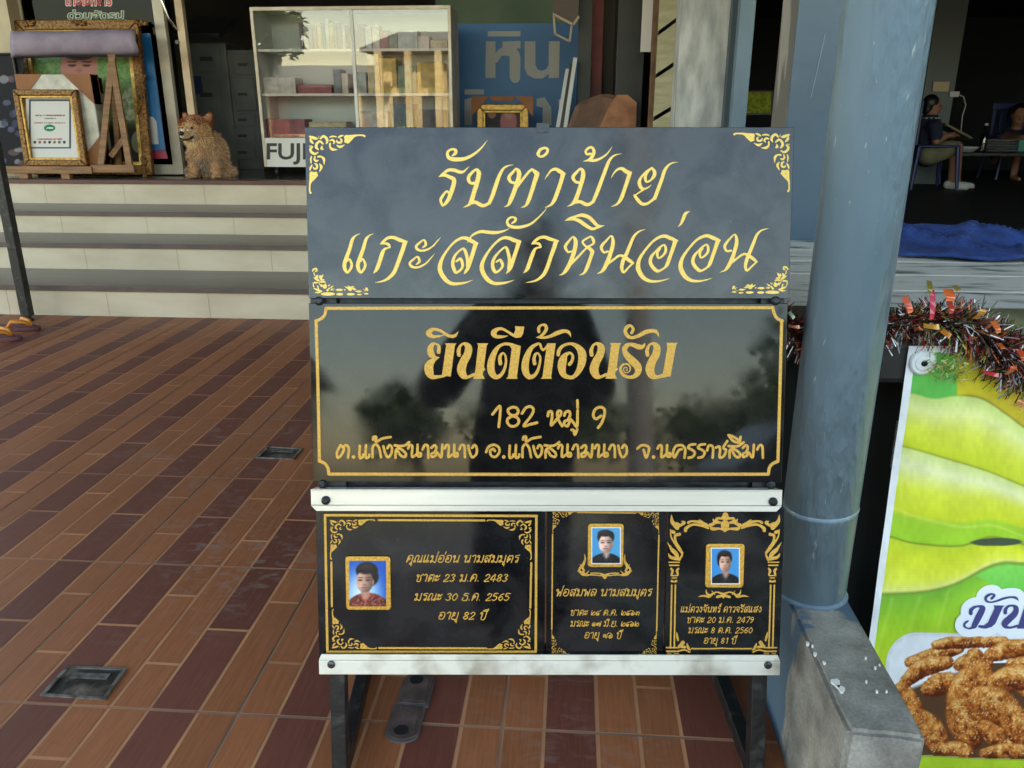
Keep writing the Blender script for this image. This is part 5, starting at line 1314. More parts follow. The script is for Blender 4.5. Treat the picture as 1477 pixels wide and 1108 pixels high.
for (x0, x1, yt, mi, lb) in ((379, 426, 112, 1, 'stack of white photo paper at the left of the middle shelf'), (430, 478, 122, 3, 'low maroon folder on the middle shelf'), (530, 547, 78, 4, 'tall cream box column left on the middle shelf'), (549, 572, 84, 7, 'mustard yellow box on the middle shelf'), (574, 600, 95, 8, 'sage green box on the middle shelf'), (602, 640, 90, 7, 'wide mustard box at the right of the middle shelf')):
    goods('paper_stack' if 'stack' in lb else 'carton', x0, yt, x1, 134, zs[1], mi, .2, lb, 'paper stack' if 'stack' in lb else 'carton', 'cartons in the cabinet')
for (x0, x1, yt, mi, lb) in ((516, 526, 34, 0, 'tall purple box at the left end of the top shelf, right of the mullion'), (527, 536, 38, 6, 'pale blue box beside the tall purple one'), (537, 547, 36, 1, 'white box left of the small maroon one'), (561, 573, 50, 8, 'sage green box right of the small maroon one')):
    goods('carton', x0, yt, x1, 70, zs[0], mi, .14, lb, 'carton', 'cartons in the cabinet')
for (x0, x1, yt, mi, lb) in ((481, 492, 100, 2, 'teal box standing at the right of the left middle shelf'), (493, 502, 106, 1, 'white box between the teal box and the mullion'), (515, 528, 104, 6, 'pale blue box right of the mullion on the middle shelf')):
    goods('carton', x0, yt, x1, 134, zs[1], mi, .16, lb, 'carton', 'cartons in the cabinet')
for (x0, x1, yt, mi, lb) in ((564, 596, 150, 2, 'teal box on the cabinet floor'), (600, 640, 158, 5, 'black box at the right end of the cabinet floor')):
    goods('carton', x0, yt, x1, 198, zb+.032, mi, .2, lb, 'carton', 'cartons in the cabinet')
for (x0, x1, yt, mi, lb) in ((384, 440, 172, 3, 'wide maroon box on the cabinet floor'), (446, 500, 176, 4, 'cream box on the cabinet floor'), (520, 560, 160, 1, 'white box on the cabinet floor right of the mullion')):
    goods('carton', x0, yt, x1, 198, zb+.032, mi, .2, lb, 'carton', 'cartons in the cabinet')

# ---- behind the cabinet: copier, lettered blue sign and stock
M['machine'] = mat('machine_grey', (92, 94, 92), .5, rgb2=(76, 78, 76), scale=5)
M['machined'] = mat('machine_dark', (36, 38, 40), .5)
Yk = 6.3*H
cp = thing('photocopier', 'grey photocopier with raised lid and paper drawers inside the door', 'photocopier', atY(305, 235, Yk))
a, b = pbox(272, 62, 334, 236, Yk, .5, FZ); mb = MB(); mb.box(a, b); mb.build('body', M['machine'], cp, bevel=.012)
a2, b2 = pbox(266, 22, 320, 56, Yk-.02, .45); P0, P1 = Vector((a[0]-.02, Yk-.03, b[2]+.02)), Vector((b[0]-.05, Yk+.45, b[2]+.17))
mb = MB(); mb.bar((a[0]+.15, Yk-.03, b[2]+.05), (a[0]+.15, Yk+.45, b[2]+.24), .42, .05); mb.build('lid', M['machined'], cp, bevel=.01)
for y0, y1 in ((66, 104), (108, 166), (172, 198), (202, 233)):
    c, d = pbox(276, y0, 318, y1, Yk-.012, .012); mb = MB(); mb.box(c, d); dw = mb.build('drawer', M['machine'], cp, bevel=.004)
    c, d = pbox(288, (y0+y1)/2-3, 306, (y0+y1)/2+3, Yk-.02, .008); mb = MB(); mb.box(c, d); mb.build('handle', M['machined'], dw)
c, d = pbox(276, 110, 291, 136, Yk-.022, .008); mb = MB(); mb.box(c, d); mb.build('label_panel', mat('navy_label', (24, 36, 72), .5), cp)
fc = thing('drawer_cabinet', 'dark filing drawers standing between the copier and the glass cabinet', 'drawer cabinet', atY(345, 232, Yk))
a, b = pbox(335, 72, 372, 233, Yk+.02, .5, FZ); mb = MB(); mb.box(a, b); mb.build('body', M['machine'], fc, bevel=.004)
for y0, y1 in ((78, 108), (112, 160), (164, 182), (186, 206), (210, 230)):
    c, d = pbox(338, y0, 368, y1, Yk+.006, .012); mb = MB(); mb.box(c, d); dw = mb.build('drawer', M['machine'], fc, bevel=.003)
    c, d = pbox(343, (y0+y1)/2-2, 356, (y0+y1)/2+2, Yk-.002, .007); mb = MB(); mb.box(c, d); mb.build('handle', M['machined'], dw)
Yb = 6.5*H
bs = thing('shop_sign', 'blue board sign with large grey Thai lettering behind the glass cabinet', 'sign', atY(745, 180, Yb))
a, b = pbox(655, 34, 832, 240, Yb, .03, FZ); mb = MB(); mb.box(a, b); mb.build('board', mat('board_blue', (70, 126, 184), .5, rgb2=(58, 110, 168), scale=1.5), bs)
BP = YPlane(Yb-.001); Zb = lambda a_, b_: (640+a_/3.992, b_/3.992)
cv = Canvas(660, 35, 840, 190, .5)
for pl_ in ([(253, 180), (442, 180), (442, 210), (253, 210)], [(243, 238), (298, 238), (298, 450), (240, 450)], [(338, 240), (442, 236), (442, 278), (400, 282), (378, 290), (338, 280)], [(466, 238), (528, 238), (528, 375), (540, 400), (560, 408), (590, 400), (604, 375), (606, 238), (668, 238), (664, 450), (604, 450), (604, 425), (570, 452), (520, 452), (480, 430), (466, 390)]):
    cv.poly([Zb(*p) for p in pl_])
cv.stroke([(*Zb(300, 350), 6), (*Zb(325, 305), 10), (*Zb(370, 295), 14), (*Zb(410, 320), 14), (*Zb(412, 450), 14)])
cv.poly([Zb(380, 330), Zb(442, 330), Zb(440, 450), Zb(380, 450)])
for pl_ in ([(120, 515), (232, 515), (232, 545), (120, 545)], [(120, 575), (165, 560), (165, 720), (120, 720)], [(535, 570), (580, 560), (620, 620), (620, 720), (570, 720), (570, 620), (535, 612)], [(660, 575), (700, 560), (700, 610), (665, 640)]):
    cv.poly([Zb(*p) for p in pl_])
put(cv.mesh(BP, 0).build('lettering', mat('letter_grey', (186, 186, 186), .6), None, M=BP.M, fix=False), bs)
def couple(X, Y):
    img = np.zeros(X.shape+(3,))+np.array([70, 60, 56.]); img = blend(img, el(X, Y, 708, 172, 14, 20), (48, 46, 50)); img = blend(img, el(X, Y, 709, 164, 6, 7), (140, 108, 92))
    img = blend(img, el(X, Y, 733, 176, 12, 18), (150, 96, 100)); img = blend(img, el(X, Y, 733, 165, 6, 7), (156, 120, 104)); return img
frame_pic('picture_frame', YPlane(5.95*H), 688, 150, 762, 230, 9, .05, M['goldline'], 'gold framed photograph of two people in front of the blue board', couple, inner=3, step=1)
t = thing('card_corner_wrap', 'brown card corners wrapped around the photograph of two people', 'packaging', atY(725, 145, 5.93*H)); P6 = YPlane(5.94*H)
for px in ([(680, 139), (706, 139), (680, 168)], [(744, 139), (769, 139), (769, 168)], [(706, 139), (744, 139), (740, 146), (710, 146)]): poly_part('card_piece', px, M['card'], t, -.02, .012, P6)
pal = atY(800, 180, 5.9*H)
for k, (xt, xb2, c, lb) in enumerate(((829, 806, 'white', 'white thin panel leaning rightmost by the wood block'), (824, 800, 'black', 'black thin panel leaning between white ones'), (818, 794, 'white', 'white thin panel leaning nearest the blue lettering'))):
    Y = (5.85+.05*k)*H; A, B2 = atY(xt, 92+k*8, Y+.1), atY(xb2, 235, Y)
    B2.z = FZ+.002; mb = MB(); mb.bar(A, B2, .03, .5, up=(0, 1, 0)); o = mb.build('leaning_panel', mat('panel_%s' % c, (204, 204, 204) if c == 'white' else (40, 38, 38), .5)); tag(o, lb, 'panel', 'panels leaning behind the sign')
M['stump'] = mat('red_timber', (122, 90, 74), .75, rgb2=(80, 60, 52), scale=6, stretch=(1, 1, .3), bump=.6, bscale=7)
wb = thing('wood_block', 'rough reddish timber block standing behind the top edge of the sign', 'wood block', atY(868, 180, 5.5*H))
P5 = YPlane(5.5*H)
poly_part('trunk_side', [(832, 148), (872, 134), (897, 140), (880, 250), (800, 250), (812, 200)], M['stump'], wb, -.22, 0, P5).modifiers.new('b', 'BEVEL').width = .03
poly_part('cut_face', [(880, 150), (890, 137), (905, 137), (918, 148), (915, 250), (850, 250), (862, 190)], mat('cut_timber', (176, 122, 88), .7, rgb2=(132, 84, 60), scale=9, bump=.5, bscale=12), wb, -.1, .03, P5)
# tilted frame hanging above, and a grey tuft
P7 = YPlane(5.7*H); hf = thing('hanging_frame', 'tilted dark picture frame with a pale edge hanging above the blue board', 'picture frame', M=P7.M)
poly_part('panel', [(800, -30), (838, -30), (832, 24), (822, 36), (799, 20)], mat('frame_back', (92, 78, 74), .6), hf, -.05, -.02, P7)
for px in ([(797, 18), (826, 33), (825, 37), (797, 22)], [(826, 33), (834, 22), (836, 25), (828, 37)], [(800, 47), (821, 58), (821, 61), (800, 50)], [(797, 22), (800, 22), (802, 50), (799, 50)], [(823, 37), (826, 37), (823, 60), (820, 60)]): poly_part('edge', px, mat('pale_edge', (176, 160, 134), .6), hf, -.03, 0, P7)
# ---- uprights at the right side of the shop front
def upright(name, x0, x1, yr, Y, dep, m, label, cat, zb=0.0, ztop=3.4):
    a = atY(x0, yr, Y).x; b = atY(x1, yr, Y).x; mb = MB(); mb.box((a, Y, zb), (b, Y+dep, ztop)); o = mb.build(name, m, bevel=.004); return tag(o, label, cat)
upright('door_post', 833, 853, 90, 5.9*H, .1, M['black'], 'black door post left of the red pillar', 'post', FZ)
upright('red_pillar', 853, 869, 90, 6.1*H, .12, mat('red_paint', (132, 26, 28), .5, rgb2=(96, 20, 22), scale=5), 'dark red painted pillar between black door posts', 'pillar', FZ)
upright('timber_door', 868, 892, 90, 6.3*H, .06, mat('dark_timber', (72, 60, 48), .6, rgb2=(46, 40, 34), scale=3, stretch=(8, 1, .5)), 'dark brown timber door leaf right of the red pillar', 'door', FZ)
upright('wardrobe', 889, 928, 90, 5.7*H, .5, M['black'], 'tall black cupboard behind the slatted panel', 'cupboard', FZ)
upright('brown_pipe', 939, 948, 90, 5.2*H, .05, mat('rusty_brown', (126, 92, 62), .6, rgb2=(92, 66, 46), scale=8), 'thin brown pipe beside the slatted panel', 'pipe', 0.0)
a, b = pbox(926, -20, 941, 75, 5.35*H, .02); o = MB().box(a, b).build('paper_notice', mat('paper', (214, 206, 204), .7), bevel=.001); tag(o, 'white paper notice hanging beside the brown pipe', 'notice')
ls_ = thing('slatted_panel', 'beige louvre panel of wide slats beside the concrete post', 'louvre', atY(968, 90, 5.0*H))
Yl = 5.0*H
xa_, xb2_ = atY(947, 90, Yl+.2).x, atY(984, 90, Yl).x
mb = MB(); mb.box((xb2_, Yl-.02, 0.0), (xb2_+.02, Yl+.03, 3.4)); mb.build('frame', mat('dark_grey_frame', (74, 78, 80), .5), ls_)
M['slat'] = mat('beige_slat', (178, 172, 142), .6, rgb2=(158, 152, 122), scale=4, stretch=(1, 1, 9), bump=.3, bscale=12)
for k in range(6):
    yT = -42+k*65; z1, z0 = atY(965, yT, Yl).z, atY(965, yT+58, Yl).z
    mb = MB(); mb.add([(xa_, Yl+.22, z0-.12+.02), (xb2_, Yl, z0), (xb2_, Yl, z1), (xa_, Yl+.22, z1-.12+.02), (xa_, Yl+.24, z0-.1), (xb2_, Yl+.02, z0), (xb2_, Yl+.02, z1), (xa_, Yl+.24, z1-.1)], [(0, 1, 2, 3), (5, 4, 7, 6), (0, 4, 5, 1), (3, 2, 6, 7), (1, 5, 6, 2), (0, 3, 7, 4)]); mb.build('slat', M['slat'], ls_)
M['conc'] = mat('grey_concrete_post', (206, 206, 204), .8, rgb2=(158, 160, 160), scale=7, stretch=(2, 2, .6), detail=9, bump=.25, bscale=60)
upright('concrete_post', 980.5, 1051, 60, 4.6*H, .26, M['conc'], 'pale grey concrete post between slatted panel and blue frames', 'post', 0.0)
M['blue'] = mat('blue_grey_paint', (96, 122, 144), .32, rgb2=(84, 108, 130), scale=3, bump=.12, bscale=22)
upright('window_bar', 1052, 1063, 60, 4.55*H, .06, mat('dark_blue_grey', (66, 80, 92), .5), 'narrow dark blue upright beside the concrete post', 'post', 0.0)
upright('blue_frame_post', 1064, 1086, 60, 4.4*H, .08, M['blue'], 'slim blue grey frame post left of the dark gap', 'post', 0.0)

# ---- forecourt things: metal post, sandals, drains, valve covers
pf = gnd(40.5, 463)
mp_ = thing('metal_post', 'dark steel post with a rubber foot standing near the lowest step', 'post', pf)
mb = MB(); mb.box((pf.x-.028, pf.y-.02, .03), (pf.x+.028, pf.y+.03, 1.6)); mb.build('shaft', M['steel'], mp_, bevel=.004)
mb = MB(); mb.lathe((pf.x, pf.y+.005, .002), [(.03, 0), (.03, .012), (.018, .016), (.018, .03)], 16); mb.build('foot', M['black'], mp_)
mb = MB(); mb.box((pf.x-.6, pf.y-.015, 1.5), (pf.x-.029, pf.y+.02, 1.54)); mb.build('crossbar', M['steel'], mp_)
M['sole'] = mat('maroon_rubber', (112, 62, 66), .7, rgb2=(92, 50, 54), scale=14); M['strap'] = mat('orange_strap', (214, 134, 30), .5, rgb2=(190, 112, 24), scale=9)
def sandal(c, ang, label):
    R3 = Matrix.Translation(Vector((c.x, c.y, .0022)))@Matrix.Rotation(ang, 4, 'Z'); t = thing('sandal', label, 'sandal', M=R3, group='pair of sandals by the steps')
    o2 = []
    for k in range(28):
        a = 2*math.pi*k/28; x = .135*math.cos(a); wd = .05 if x > 0 else .042; wd *= 1-.22*math.exp(-((x+.02)/.04)**2); o2.append((x, wd*math.sin(a)*(1.0 if abs(math.cos(a)) < .95 else .9)))
    mb = MB(); mb.prism(o2, 0, .024); mb.build('sole', M['sole'], t, bevel=.006, M=R3)
    for sg in (1, -1):
        mb = MB(); mb.tube([(.085, 0, .024), (.06, sg*.02, .05), (.0, sg*.043, .055), (-.03, sg*.049, .02)], [.007, .011, .012, .009], 8); mb.build('strap', M['strap'], t, M=R3, smooth=True)
sandal(gnd(27, 476), rad(-4), 'maroon sandal with orange straps, the one nearer the steel post'); sandal(gnd(-3, 491), rad(2), 'maroon sandal with orange straps at the very left edge')
M['rim'] = mat('bright_rim', (170, 166, 160), .35, .7, rgb2=(110, 104, 98), scale=40); M['pit'] = mat('drain_pan', (38, 33, 31), .4, .1, rgb2=(132, 116, 102), scale=14, lo=.5, hi=.72, bump=.4, bscale=30)
def drain(px, label, rim):
    c = [gnd(*p) for p in px]; cx = sum(p.x for p in c)/4; cyy = sum(p.y for p in c)/4; R3 = Matrix.Translation((cx, cyy, .0024)); t = thing('floor_drain', label, 'floor drain', M=R3)
    P2 = [(p.x-cx, p.y-cyy) for p in c]; inn = [(x*.88, y*.88) for x, y in P2]
    mb = MB()
    for k in range(4):
        k2 = (k+1) % 4; mb.prism([P2[k], P2[k2], inn[k2], inn[k]], 0, .004)
    mb.build('rim', rim, t, M=R3); mb = MB(); mb.prism(inn, -.0003, .0009); mb.build('pan', M['pit'], t, M=R3)
    bw = [(x*.6, y*.6) for x, y in P2]; mb = MB(); mb.prism([bw[0], bw[1], (bw[1][0]*.8+bw[2][0]*.2, bw[1][1]*.7+bw[2][1]*.3), (bw[0][0]*.8+bw[3][0]*.2, bw[0][1]*.7+bw[3][1]*.3)], .001, .0022); mb.build('inner_lip', M['rim'], t, M=R3)
drain([(97, 963.5), (184, 966.5), (153, 1012), (58, 1006)], 'dark square floor drain at the lower left', M['rim']); drain([(387, 646), (437, 648.5), (424, 664.5), (369, 662)], 'small shiny square floor drain left of the middle board', M['rim'])
M['cast'] = mat('cast_iron', (98, 78, 72), .65, .0, rgb2=(66, 52, 48), scale=20, bump=.5, bscale=30); M['mortar'] = mat('mortar', (104, 94, 90), .95, rgb2=(84, 76, 72), scale=30)
def valve(px, hole, label, flip):
    c = [gnd(*p) for p in px]; cx = sum(p.x for p in c)/4; cyy = sum(p.y for p in c)/4; R3 = Matrix.Translation((cx, cyy, .0024)); t = thing('valve_cover', label, 'valve cover', M=R3)
    wx = (abs(c[1].x-c[0].x)+abs(c[2].x-c[3].x))/4; hy = abs(c[0].y-c[3].y)/2; pl_ = []
    r_ = wx; sg = 1 if not flip else -1
    for k in range(13): a = math.pi*k/12; pl_.append((r_*math.cos(a), sg*(hy-r_*.75+r_*.75*math.sin(a))))
    pl_ += [(-r_, -sg*hy), (r_, -sg*hy)]
    mb = MB(); mb.prism([(x*1.1, y*1.07) for x, y in pl_], 0, .003); mb.build('mortar_bed', M['mortar'], t, M=R3)
    mb = MB(); mb.prism([(x*.96, y*.96) for x, y in pl_], .0031, .006); mb.build('lid', M['cast'], t, bevel=.002, M=R3)
    mb = MB(); mb.prism([(x*.78, y*.8) for x, y in pl_], .0061, .0071); mb.build('lid_panel', M['cast'], t, bevel=.0006, M=R3)
    h = gnd(*hole); mb = MB(); mb.lathe((h.x-cx, h.y-cyy, .0072), [(.014, 0), (.014, .0006), (.0005, .0006)], 16); mb.build('key_hole', M['black'], t, M=R3)
valve([(586, 974), (628, 976), (615, 1020), (575, 1019)], (601, 986), 'cast iron valve cover just under the lower rail', False)
valve([(568, 1022), (612, 1022), (600, 1073), (556, 1072)], (579, 1059), 'cast iron valve cover nearest the bottom of the picture', True)
# ================================================================== RIGHT SIDE: PLINTH, PIPE, STALL COUNTER, BANNER
ZP = .2514*H
XL_, XR_, YF, YBk = .3665*H, .467*H, .856*H, TY0+TDY+.001
def painted_concrete():
    m = bpy.data.materials.new('painted_concrete'); m.use_nodes = True; t = m.node_tree; b = t.nodes['Principled BSDF']; L = t.links.new
    tc = t.nodes.new('ShaderNodeTexCoord'); n = t.nodes.new('ShaderNodeTexNoise'); n.inputs['Scale'].default_value = 14; n.inputs['Detail'].default_value = 9; L(tc.outputs['Object'], n.inputs['Vector'])
    n2 = t.nodes.new('ShaderNodeTexNoise'); n2.inputs['Scale'].default_value = 9; n2.inputs['Detail'].default_value = 6
    mp = t.nodes.new('ShaderNodeMapping'); mp.inputs['Scale'].default_value = (1, 1.6, .35); L(tc.outputs['Object'], mp.inputs[0]); L(mp.outputs[0], n2.inputs['Vector'])
    r = t.nodes.new('ShaderNodeValToRGB'); r.color_ramp.elements[0].position = .36; r.color_ramp.elements[0].color = lin((118, 114, 108)); r.color_ramp.elements[1].position = .64; r.color_ramp.elements[1].color = lin((158, 153, 146)); L(n.outputs['Fac'], r.inputs[0])
    n3 = t.nodes.new('ShaderNodeTexNoise'); n3.inputs['Scale'].default_value = 190; n3.inputs['Detail'].default_value = 3; L(tc.outputs['Object'], n3.inputs['Vector'])
    gr = t.nodes.new('ShaderNodeMapRange'); gr.inputs[1].default_value = .3; gr.inputs[2].default_value = .7; gr.inputs[3].default_value = .8; gr.inputs[4].default_value = 1.14; L(n3.outputs['Fac'], gr.inputs[0])
    mg = t.nodes.new('ShaderNodeMix'); mg.data_type = 'RGBA'; mg.blend_type = 'MULTIPLY'; mg.inputs[0].default_value = 1; L(r.outputs[0], mg.inputs[6]); L(gr.outputs[0], mg.inputs[7])
    # blue paint slopped round the foot of the pipe
    sp = t.nodes.new('ShaderNodeSeparateXYZ'); L(tc.outputs['Object'], sp.inputs[0])
    a = t.nodes.new('ShaderNodeMath'); a.operation = 'MULTIPLY_ADD'; a.inputs[1].default_value = .3; L(n2.outputs['Fac'], a.inputs[0]); L(sp.outputs['Y'], a.inputs[2])
    k = t.nodes.new('ShaderNodeMapRange'); k.inputs[1].default_value = 1.10*H+.15-.018; k.inputs[2].default_value = 1.10*H+.15; L(a.outputs[0], k.inputs[0])
    v = t.nodes.new('ShaderNodeTexVoronoi'); v.inputs['Scale'].default_value = 24; L(tc.outputs['Object'], v.inputs['Vector'])
    d = t.nodes.new('ShaderNodeMapRange'); d.inputs[1].default_value = .16; d.inputs[2].default_value = .2; d.inputs[3].default_value = .75; d.inputs[4].default_value = 0; L(v.outputs['Distance'], d.inputs[0])
    n4 = t.nodes.new('ShaderNodeTexNoise'); n4.inputs['Scale'].default_value = 7; L(tc.outputs['Object'], n4.inputs['Vector'])
    g4 = t.nodes.new('ShaderNodeMath'); g4.operation = 'GREATER_THAN'; g4.inputs[1].default_value = .60; L(n4.outputs['Fac'], g4.inputs[0])
    dm = t.nodes.new('ShaderNodeMath'); dm.operation = 'MULTIPLY'; L(d.outputs[0], dm.inputs[0]); L(g4.outputs[0], dm.inputs[1])
    mxm = t.nodes.new('ShaderNodeMath'); mxm.operation = 'MAXIMUM'; L(k.outputs[0], mxm.inputs[0]); L(dm.outputs[0], mxm.inputs[1])
    mx = t.nodes.new('ShaderNodeMix'); mx.data_type = 'RGBA'; L(mxm.outputs[0], mx.inputs[0]); L(mg.outputs[2], mx.inputs[6]); mx.inputs[7].default_value = lin((78, 98, 118)); L(mx.outputs[2], b.inputs['Base Color'])
    b.inputs['Roughness'].default_value = .85
    bp = t.nodes.new('ShaderNodeBump'); bp.inputs['Strength'].default_value = .45; bp.inputs['Distance'].default_value = .006; L(n.outputs['Fac'], bp.inputs['Height']); L(bp.outputs[0], b.inputs['Normal'])
    return m
M['pconc'] = painted_concrete()
pt = thing('plinth', 'grey concrete plinth splashed with paint under the blue pipe pillar', 'plinth', ((XL_+XR_)/2, 1.1*H, 0))
bm = bmesh.new()
vs = [(XL_, YF, -.31), (XR_, YF, -.31), (XR_, YBk, -.31), (XL_, YBk, -.31), (XL_+.004, YF+.006, ZP), (XR_, YF+.002, ZP), (XR_, YBk, ZP), (XL_, YBk, ZP)]
for v in vs: bm.verts.new(v)
bm.verts.ensure_lookup_table()
for f_ in ((0, 3, 2, 1), (4, 5, 6, 7), (0, 1, 5, 4), (1, 2, 6, 5), (2, 3, 7, 6), (3, 0, 4, 7)): bm.faces.new([bm.verts[i] for i in f_])
bmesh.ops.bevel(bm, geom=[e for e in bm.edges], offset=.007, segments=2, affect='EDGES')
bmesh.ops.subdivide_edges(bm, edges=[e for e in bm.edges if e.calc_length() > .05], cuts=14, use_grid_fill=True)
q = random.Random(5)
from mathutils import noise as mn
for v in bm.verts:
    d = mn.noise_vector(v.co*18)*.0022+mn.noise_vector(v.co*60)*.0008; v.co += Vector((d.x, d.y, d.z))
me = bpy.data.meshes.new('block'); bm.to_mesh(me); bm.free(); me.materials.append(M['pconc'])
o = bpy.data.objects.new('block', me); COL.objects.link(o); put(o, pt)
M['wpaint'] = mat('white_paint', (226, 224, 220), .5)
for x, y, r_ in ((1206, 984, 5.5), (1213.5, 992.5, 4.2), (1165, 927, 2), (1176, 942, 2), (1189, 955, 2), (1172, 930, 1.2), (1263, 962, 1.3), (1250, 982, 1.2), (1265, 996, 1.3), (1279, 996, 1), (1269, 958, 1), (1249, 948, 1)):
    c = atZ(x, y, ZP+.0035); rr = r_*.00105*H; pl_ = []
    for k in range(14): a = 2*math.pi*k/14; w_ = rr*(1+.22*math.sin(3*a+x)); pl_.append((c.x+w_*math.cos(a), c.y+1.5*w_*math.sin(a)))
    mb = MB(); mb.prism(pl_, ZP-.002, ZP+.0033); mb.build('paint_splash', M['wpaint'], pt)
# ---- blue steel pipe
def pipe_mat():
    m = mat('pipe_paint', (122, 143, 158), .28, rgb2=(108, 129, 146), scale=5, stretch=(1, 1, .5), spec=.5); t = m.node_tree; b = t.nodes['Principled BSDF']; L = t.links.new
    tc = t.nodes.new('ShaderNodeTexCoord'); mp = t.nodes.new('ShaderNodeMapping'); mp.inputs['Scale'].default_value = (1, 1, .28); L(tc.outputs['Object'], mp.inputs[0])
    n = t.nodes.new('ShaderNodeTexNoise'); n.inputs['Scale'].default_value = 80; n.inputs['Detail'].default_value = 3; n.inputs['Distortion'].default_value = .2; L(mp.outputs[0], n.inputs['Vector'])
    n2 = t.nodes.new('ShaderNodeTexNoise'); n2.inputs['Scale'].default_value = 9; n2.inputs['Detail'].default_value = 3; L(mp.outputs[0], n2.inputs['Vector'])
    s_ = t.nodes.new('ShaderNodeMapRange'); s_.inputs[1].default_value = .48; s_.inputs[2].default_value = .6; s_.inputs[3].default_value = .12; L(n2.outputs['Fac'], s_.inputs[0])
    mu = t.nodes.new('ShaderNodeMath'); mu.operation = 'MULTIPLY'; L(n.outputs['Fac'], mu.inputs[0]); L(s_.outputs[0], mu.inputs[1])
    ad = t.nodes.new('ShaderNodeMath'); ad.operation = 'MULTIPLY_ADD'; ad.inputs[1].default_value = 1.6; L(n2.outputs['Fac'], ad.inputs[0]); L(mu.outputs[0], ad.inputs[2])
    bp = t.nodes.new('ShaderNodeBump'); bp.inputs['Strength'].default_value = .7; bp.inputs['Distance'].default_value = .010; L(ad.outputs[0], bp.inputs['Height']); L(bp.outputs[0], b.inputs['Normal'])
    # pale chips
    n3 = t.nodes.new('ShaderNodeTexNoise'); n3.inputs['Scale'].default_value = 55; n3.inputs['Detail'].default_value = 6; mp3 = t.nodes.new('ShaderNodeMapping'); mp3.inputs['Scale'].default_value = (2.4, 2.4, .5); L(tc.outputs['Object'], mp3.inputs[0]); L(mp3.outputs[0], n3.inputs['Vector'])
    c3 = t.nodes.new('ShaderNodeMapRange'); c3.inputs[1].default_value = .685; c3.inputs[2].default_value = .72; L(n3.outputs['Fac'], c3.inputs[0])
    old = b.inputs['Base Color'].links[0].from_socket; mx = t.nodes.new('ShaderNodeMix'); mx.data_type = 'RGBA'; L(c3.outputs[0], mx.inputs[0]); L(old, mx.inputs[6]); mx.inputs[7].default_value = lin((176, 186, 190)); L(mx.outputs[2], b.inputs['Base Color'])
    return m
M['pipe'] = pipe_mat()
YPc = 1.19*H
pa, pb_ = atY(1113, 880, YPc), atY(1213, 880, YPc); rp = (pb_.x-pa.x)/2; xc = (pa.x+pb_.x)/2
pi_ = thing('pipe_pillar', 'blue grey painted steel pipe pillar with a weld ring right of the sign', 'pillar', (xc, YPc, ZP))
mb = MB(); mb.lathe((xc, YPc, ZP-.003), [(rp, 0), (rp, 3.2)], 64); mb.build('shaft', M['pipe'], pi_, smooth=False)
for p in pi_.children[0].data.polygons: p.use_smooth = len(p.vertices) == 4
zr = atY(1180, 752, YPc-rp).z; mb = MB(); R3 = Matrix.Translation((xc, YPc, zr))@Matrix.Rotation(rad(-5), 4, 'Y')
mb.lathe((0, 0, 0), [(rp-.001, -.006), (rp+.0008, -.003), (rp+.0016, 0), (rp+.0008, .003), (rp-.001, .006)], 64, M=R3); mb.build('weld_ring', M['pipe'], pi_, smooth=True)
mb = MB(); mb.lathe((xc, YPc, ZP), [(rp+.005, 0), (rp+.002, .004), (rp-.001, .008)], 48); mb.build('mortar_collar', mat('blue_mortar', (92, 112, 130), .8, bump=.6, bscale=40), pi_, smooth=True)
# ---- square blue column at the back of the counter
ZD = .70*H
YCb = 2.12*H
a0 = atY(1150, 0, YCb).x; a1 = atY(1137, 183, YCb).x; xcol = (a0+a1)/2
cl_ = thing('square_column', 'square blue painted column with a scraped grey edge behind the pipe', 'column', (xcol+.2, YCb, 0))
mb = MB(); mb.box((xcol, YCb, 0), (xcol+.34, YCb+.012, 3.4)); mb.build('front_plate', mat('blue_column_paint', (66, 87, 106), .34, rgb2=(57, 77, 95), scale=2.5, bump=.15, bscale=14), cl_, bevel=.003)
yb2 = atX(1119, 90, xcol).y
mb = MB(); mb.box((xcol+.004, YCb+.0125, 0), (xcol+.34, yb2, 3.4)); mb.build('shaft', mat('scraped_paint', (104, 100, 96), .6, rgb2=(150, 146, 140), scale=5, stretch=(1, 3, .5), lo=.52, hi=.56), cl_)
mb = MB(); mb.bar(atY(1190, 50, YCb-.002), atY(1170, 140, YCb-.002), .002, .001, up=(0, 1, 0)); mb.build('scratch', mat('scratch', (120, 142, 160), .5), cl_)
M['deck'] = mat('weathered_board', (206, 203, 196), .7, rgb2=(96, 94, 91), scale=3.4, stretch=(2.2, 9, 9), detail=14, lo=.52, hi=.68, bump=.25, bscale=14)
# ---- stall counter
YFc = 1.30*H
xe = atZ(1086, 430, ZD).x
ct_ = thing('stall_counter', 'weathered grey plank counter of the food stall behind the blue pipe', 'counter', (1.5, 1.7*H, 0))
nb = 5; Yb0, Yb1 = YFc+.03, YCb-.004
for k in range(nb):
    y0 = Yb0+(Yb1-Yb0)*k/nb; y1 = Yb0+(Yb1-Yb0)*(k+1)/nb-.006; mb = MB(); mb.box((xe, y0, ZD-.03), (3.4, y1, ZD-.0004*k)); mb.build('plank', M['deck'], ct_, bevel=.003)
M['olive'] = mat('olive_tarpaulin', (92, 90, 62), .75, rgb2=(66, 64, 44), scale=9, bump=.4, bscale=26)
mb = MB(); n = 10; vs = []; fs = []
for i, x in enumerate((xe-.015, 3.4)):
    for k in range(n+1): a = math.pi*k/n; vs.append((x, Yb0-.004-.045*math.sin(a), ZD-.035+.04*math.cos(a)))
for k in range(n): fs.append((k, k+1, n+1+k+1, n+1+k))
mb.add(vs, fs); mb.build('edge_cloth', M['olive'], ct_, smooth=True, fix=False)
M['blkpanel'] = mat('under_counter_shade', (20, 21, 22), .8, rgb2=(28, 29, 30), scale=9)
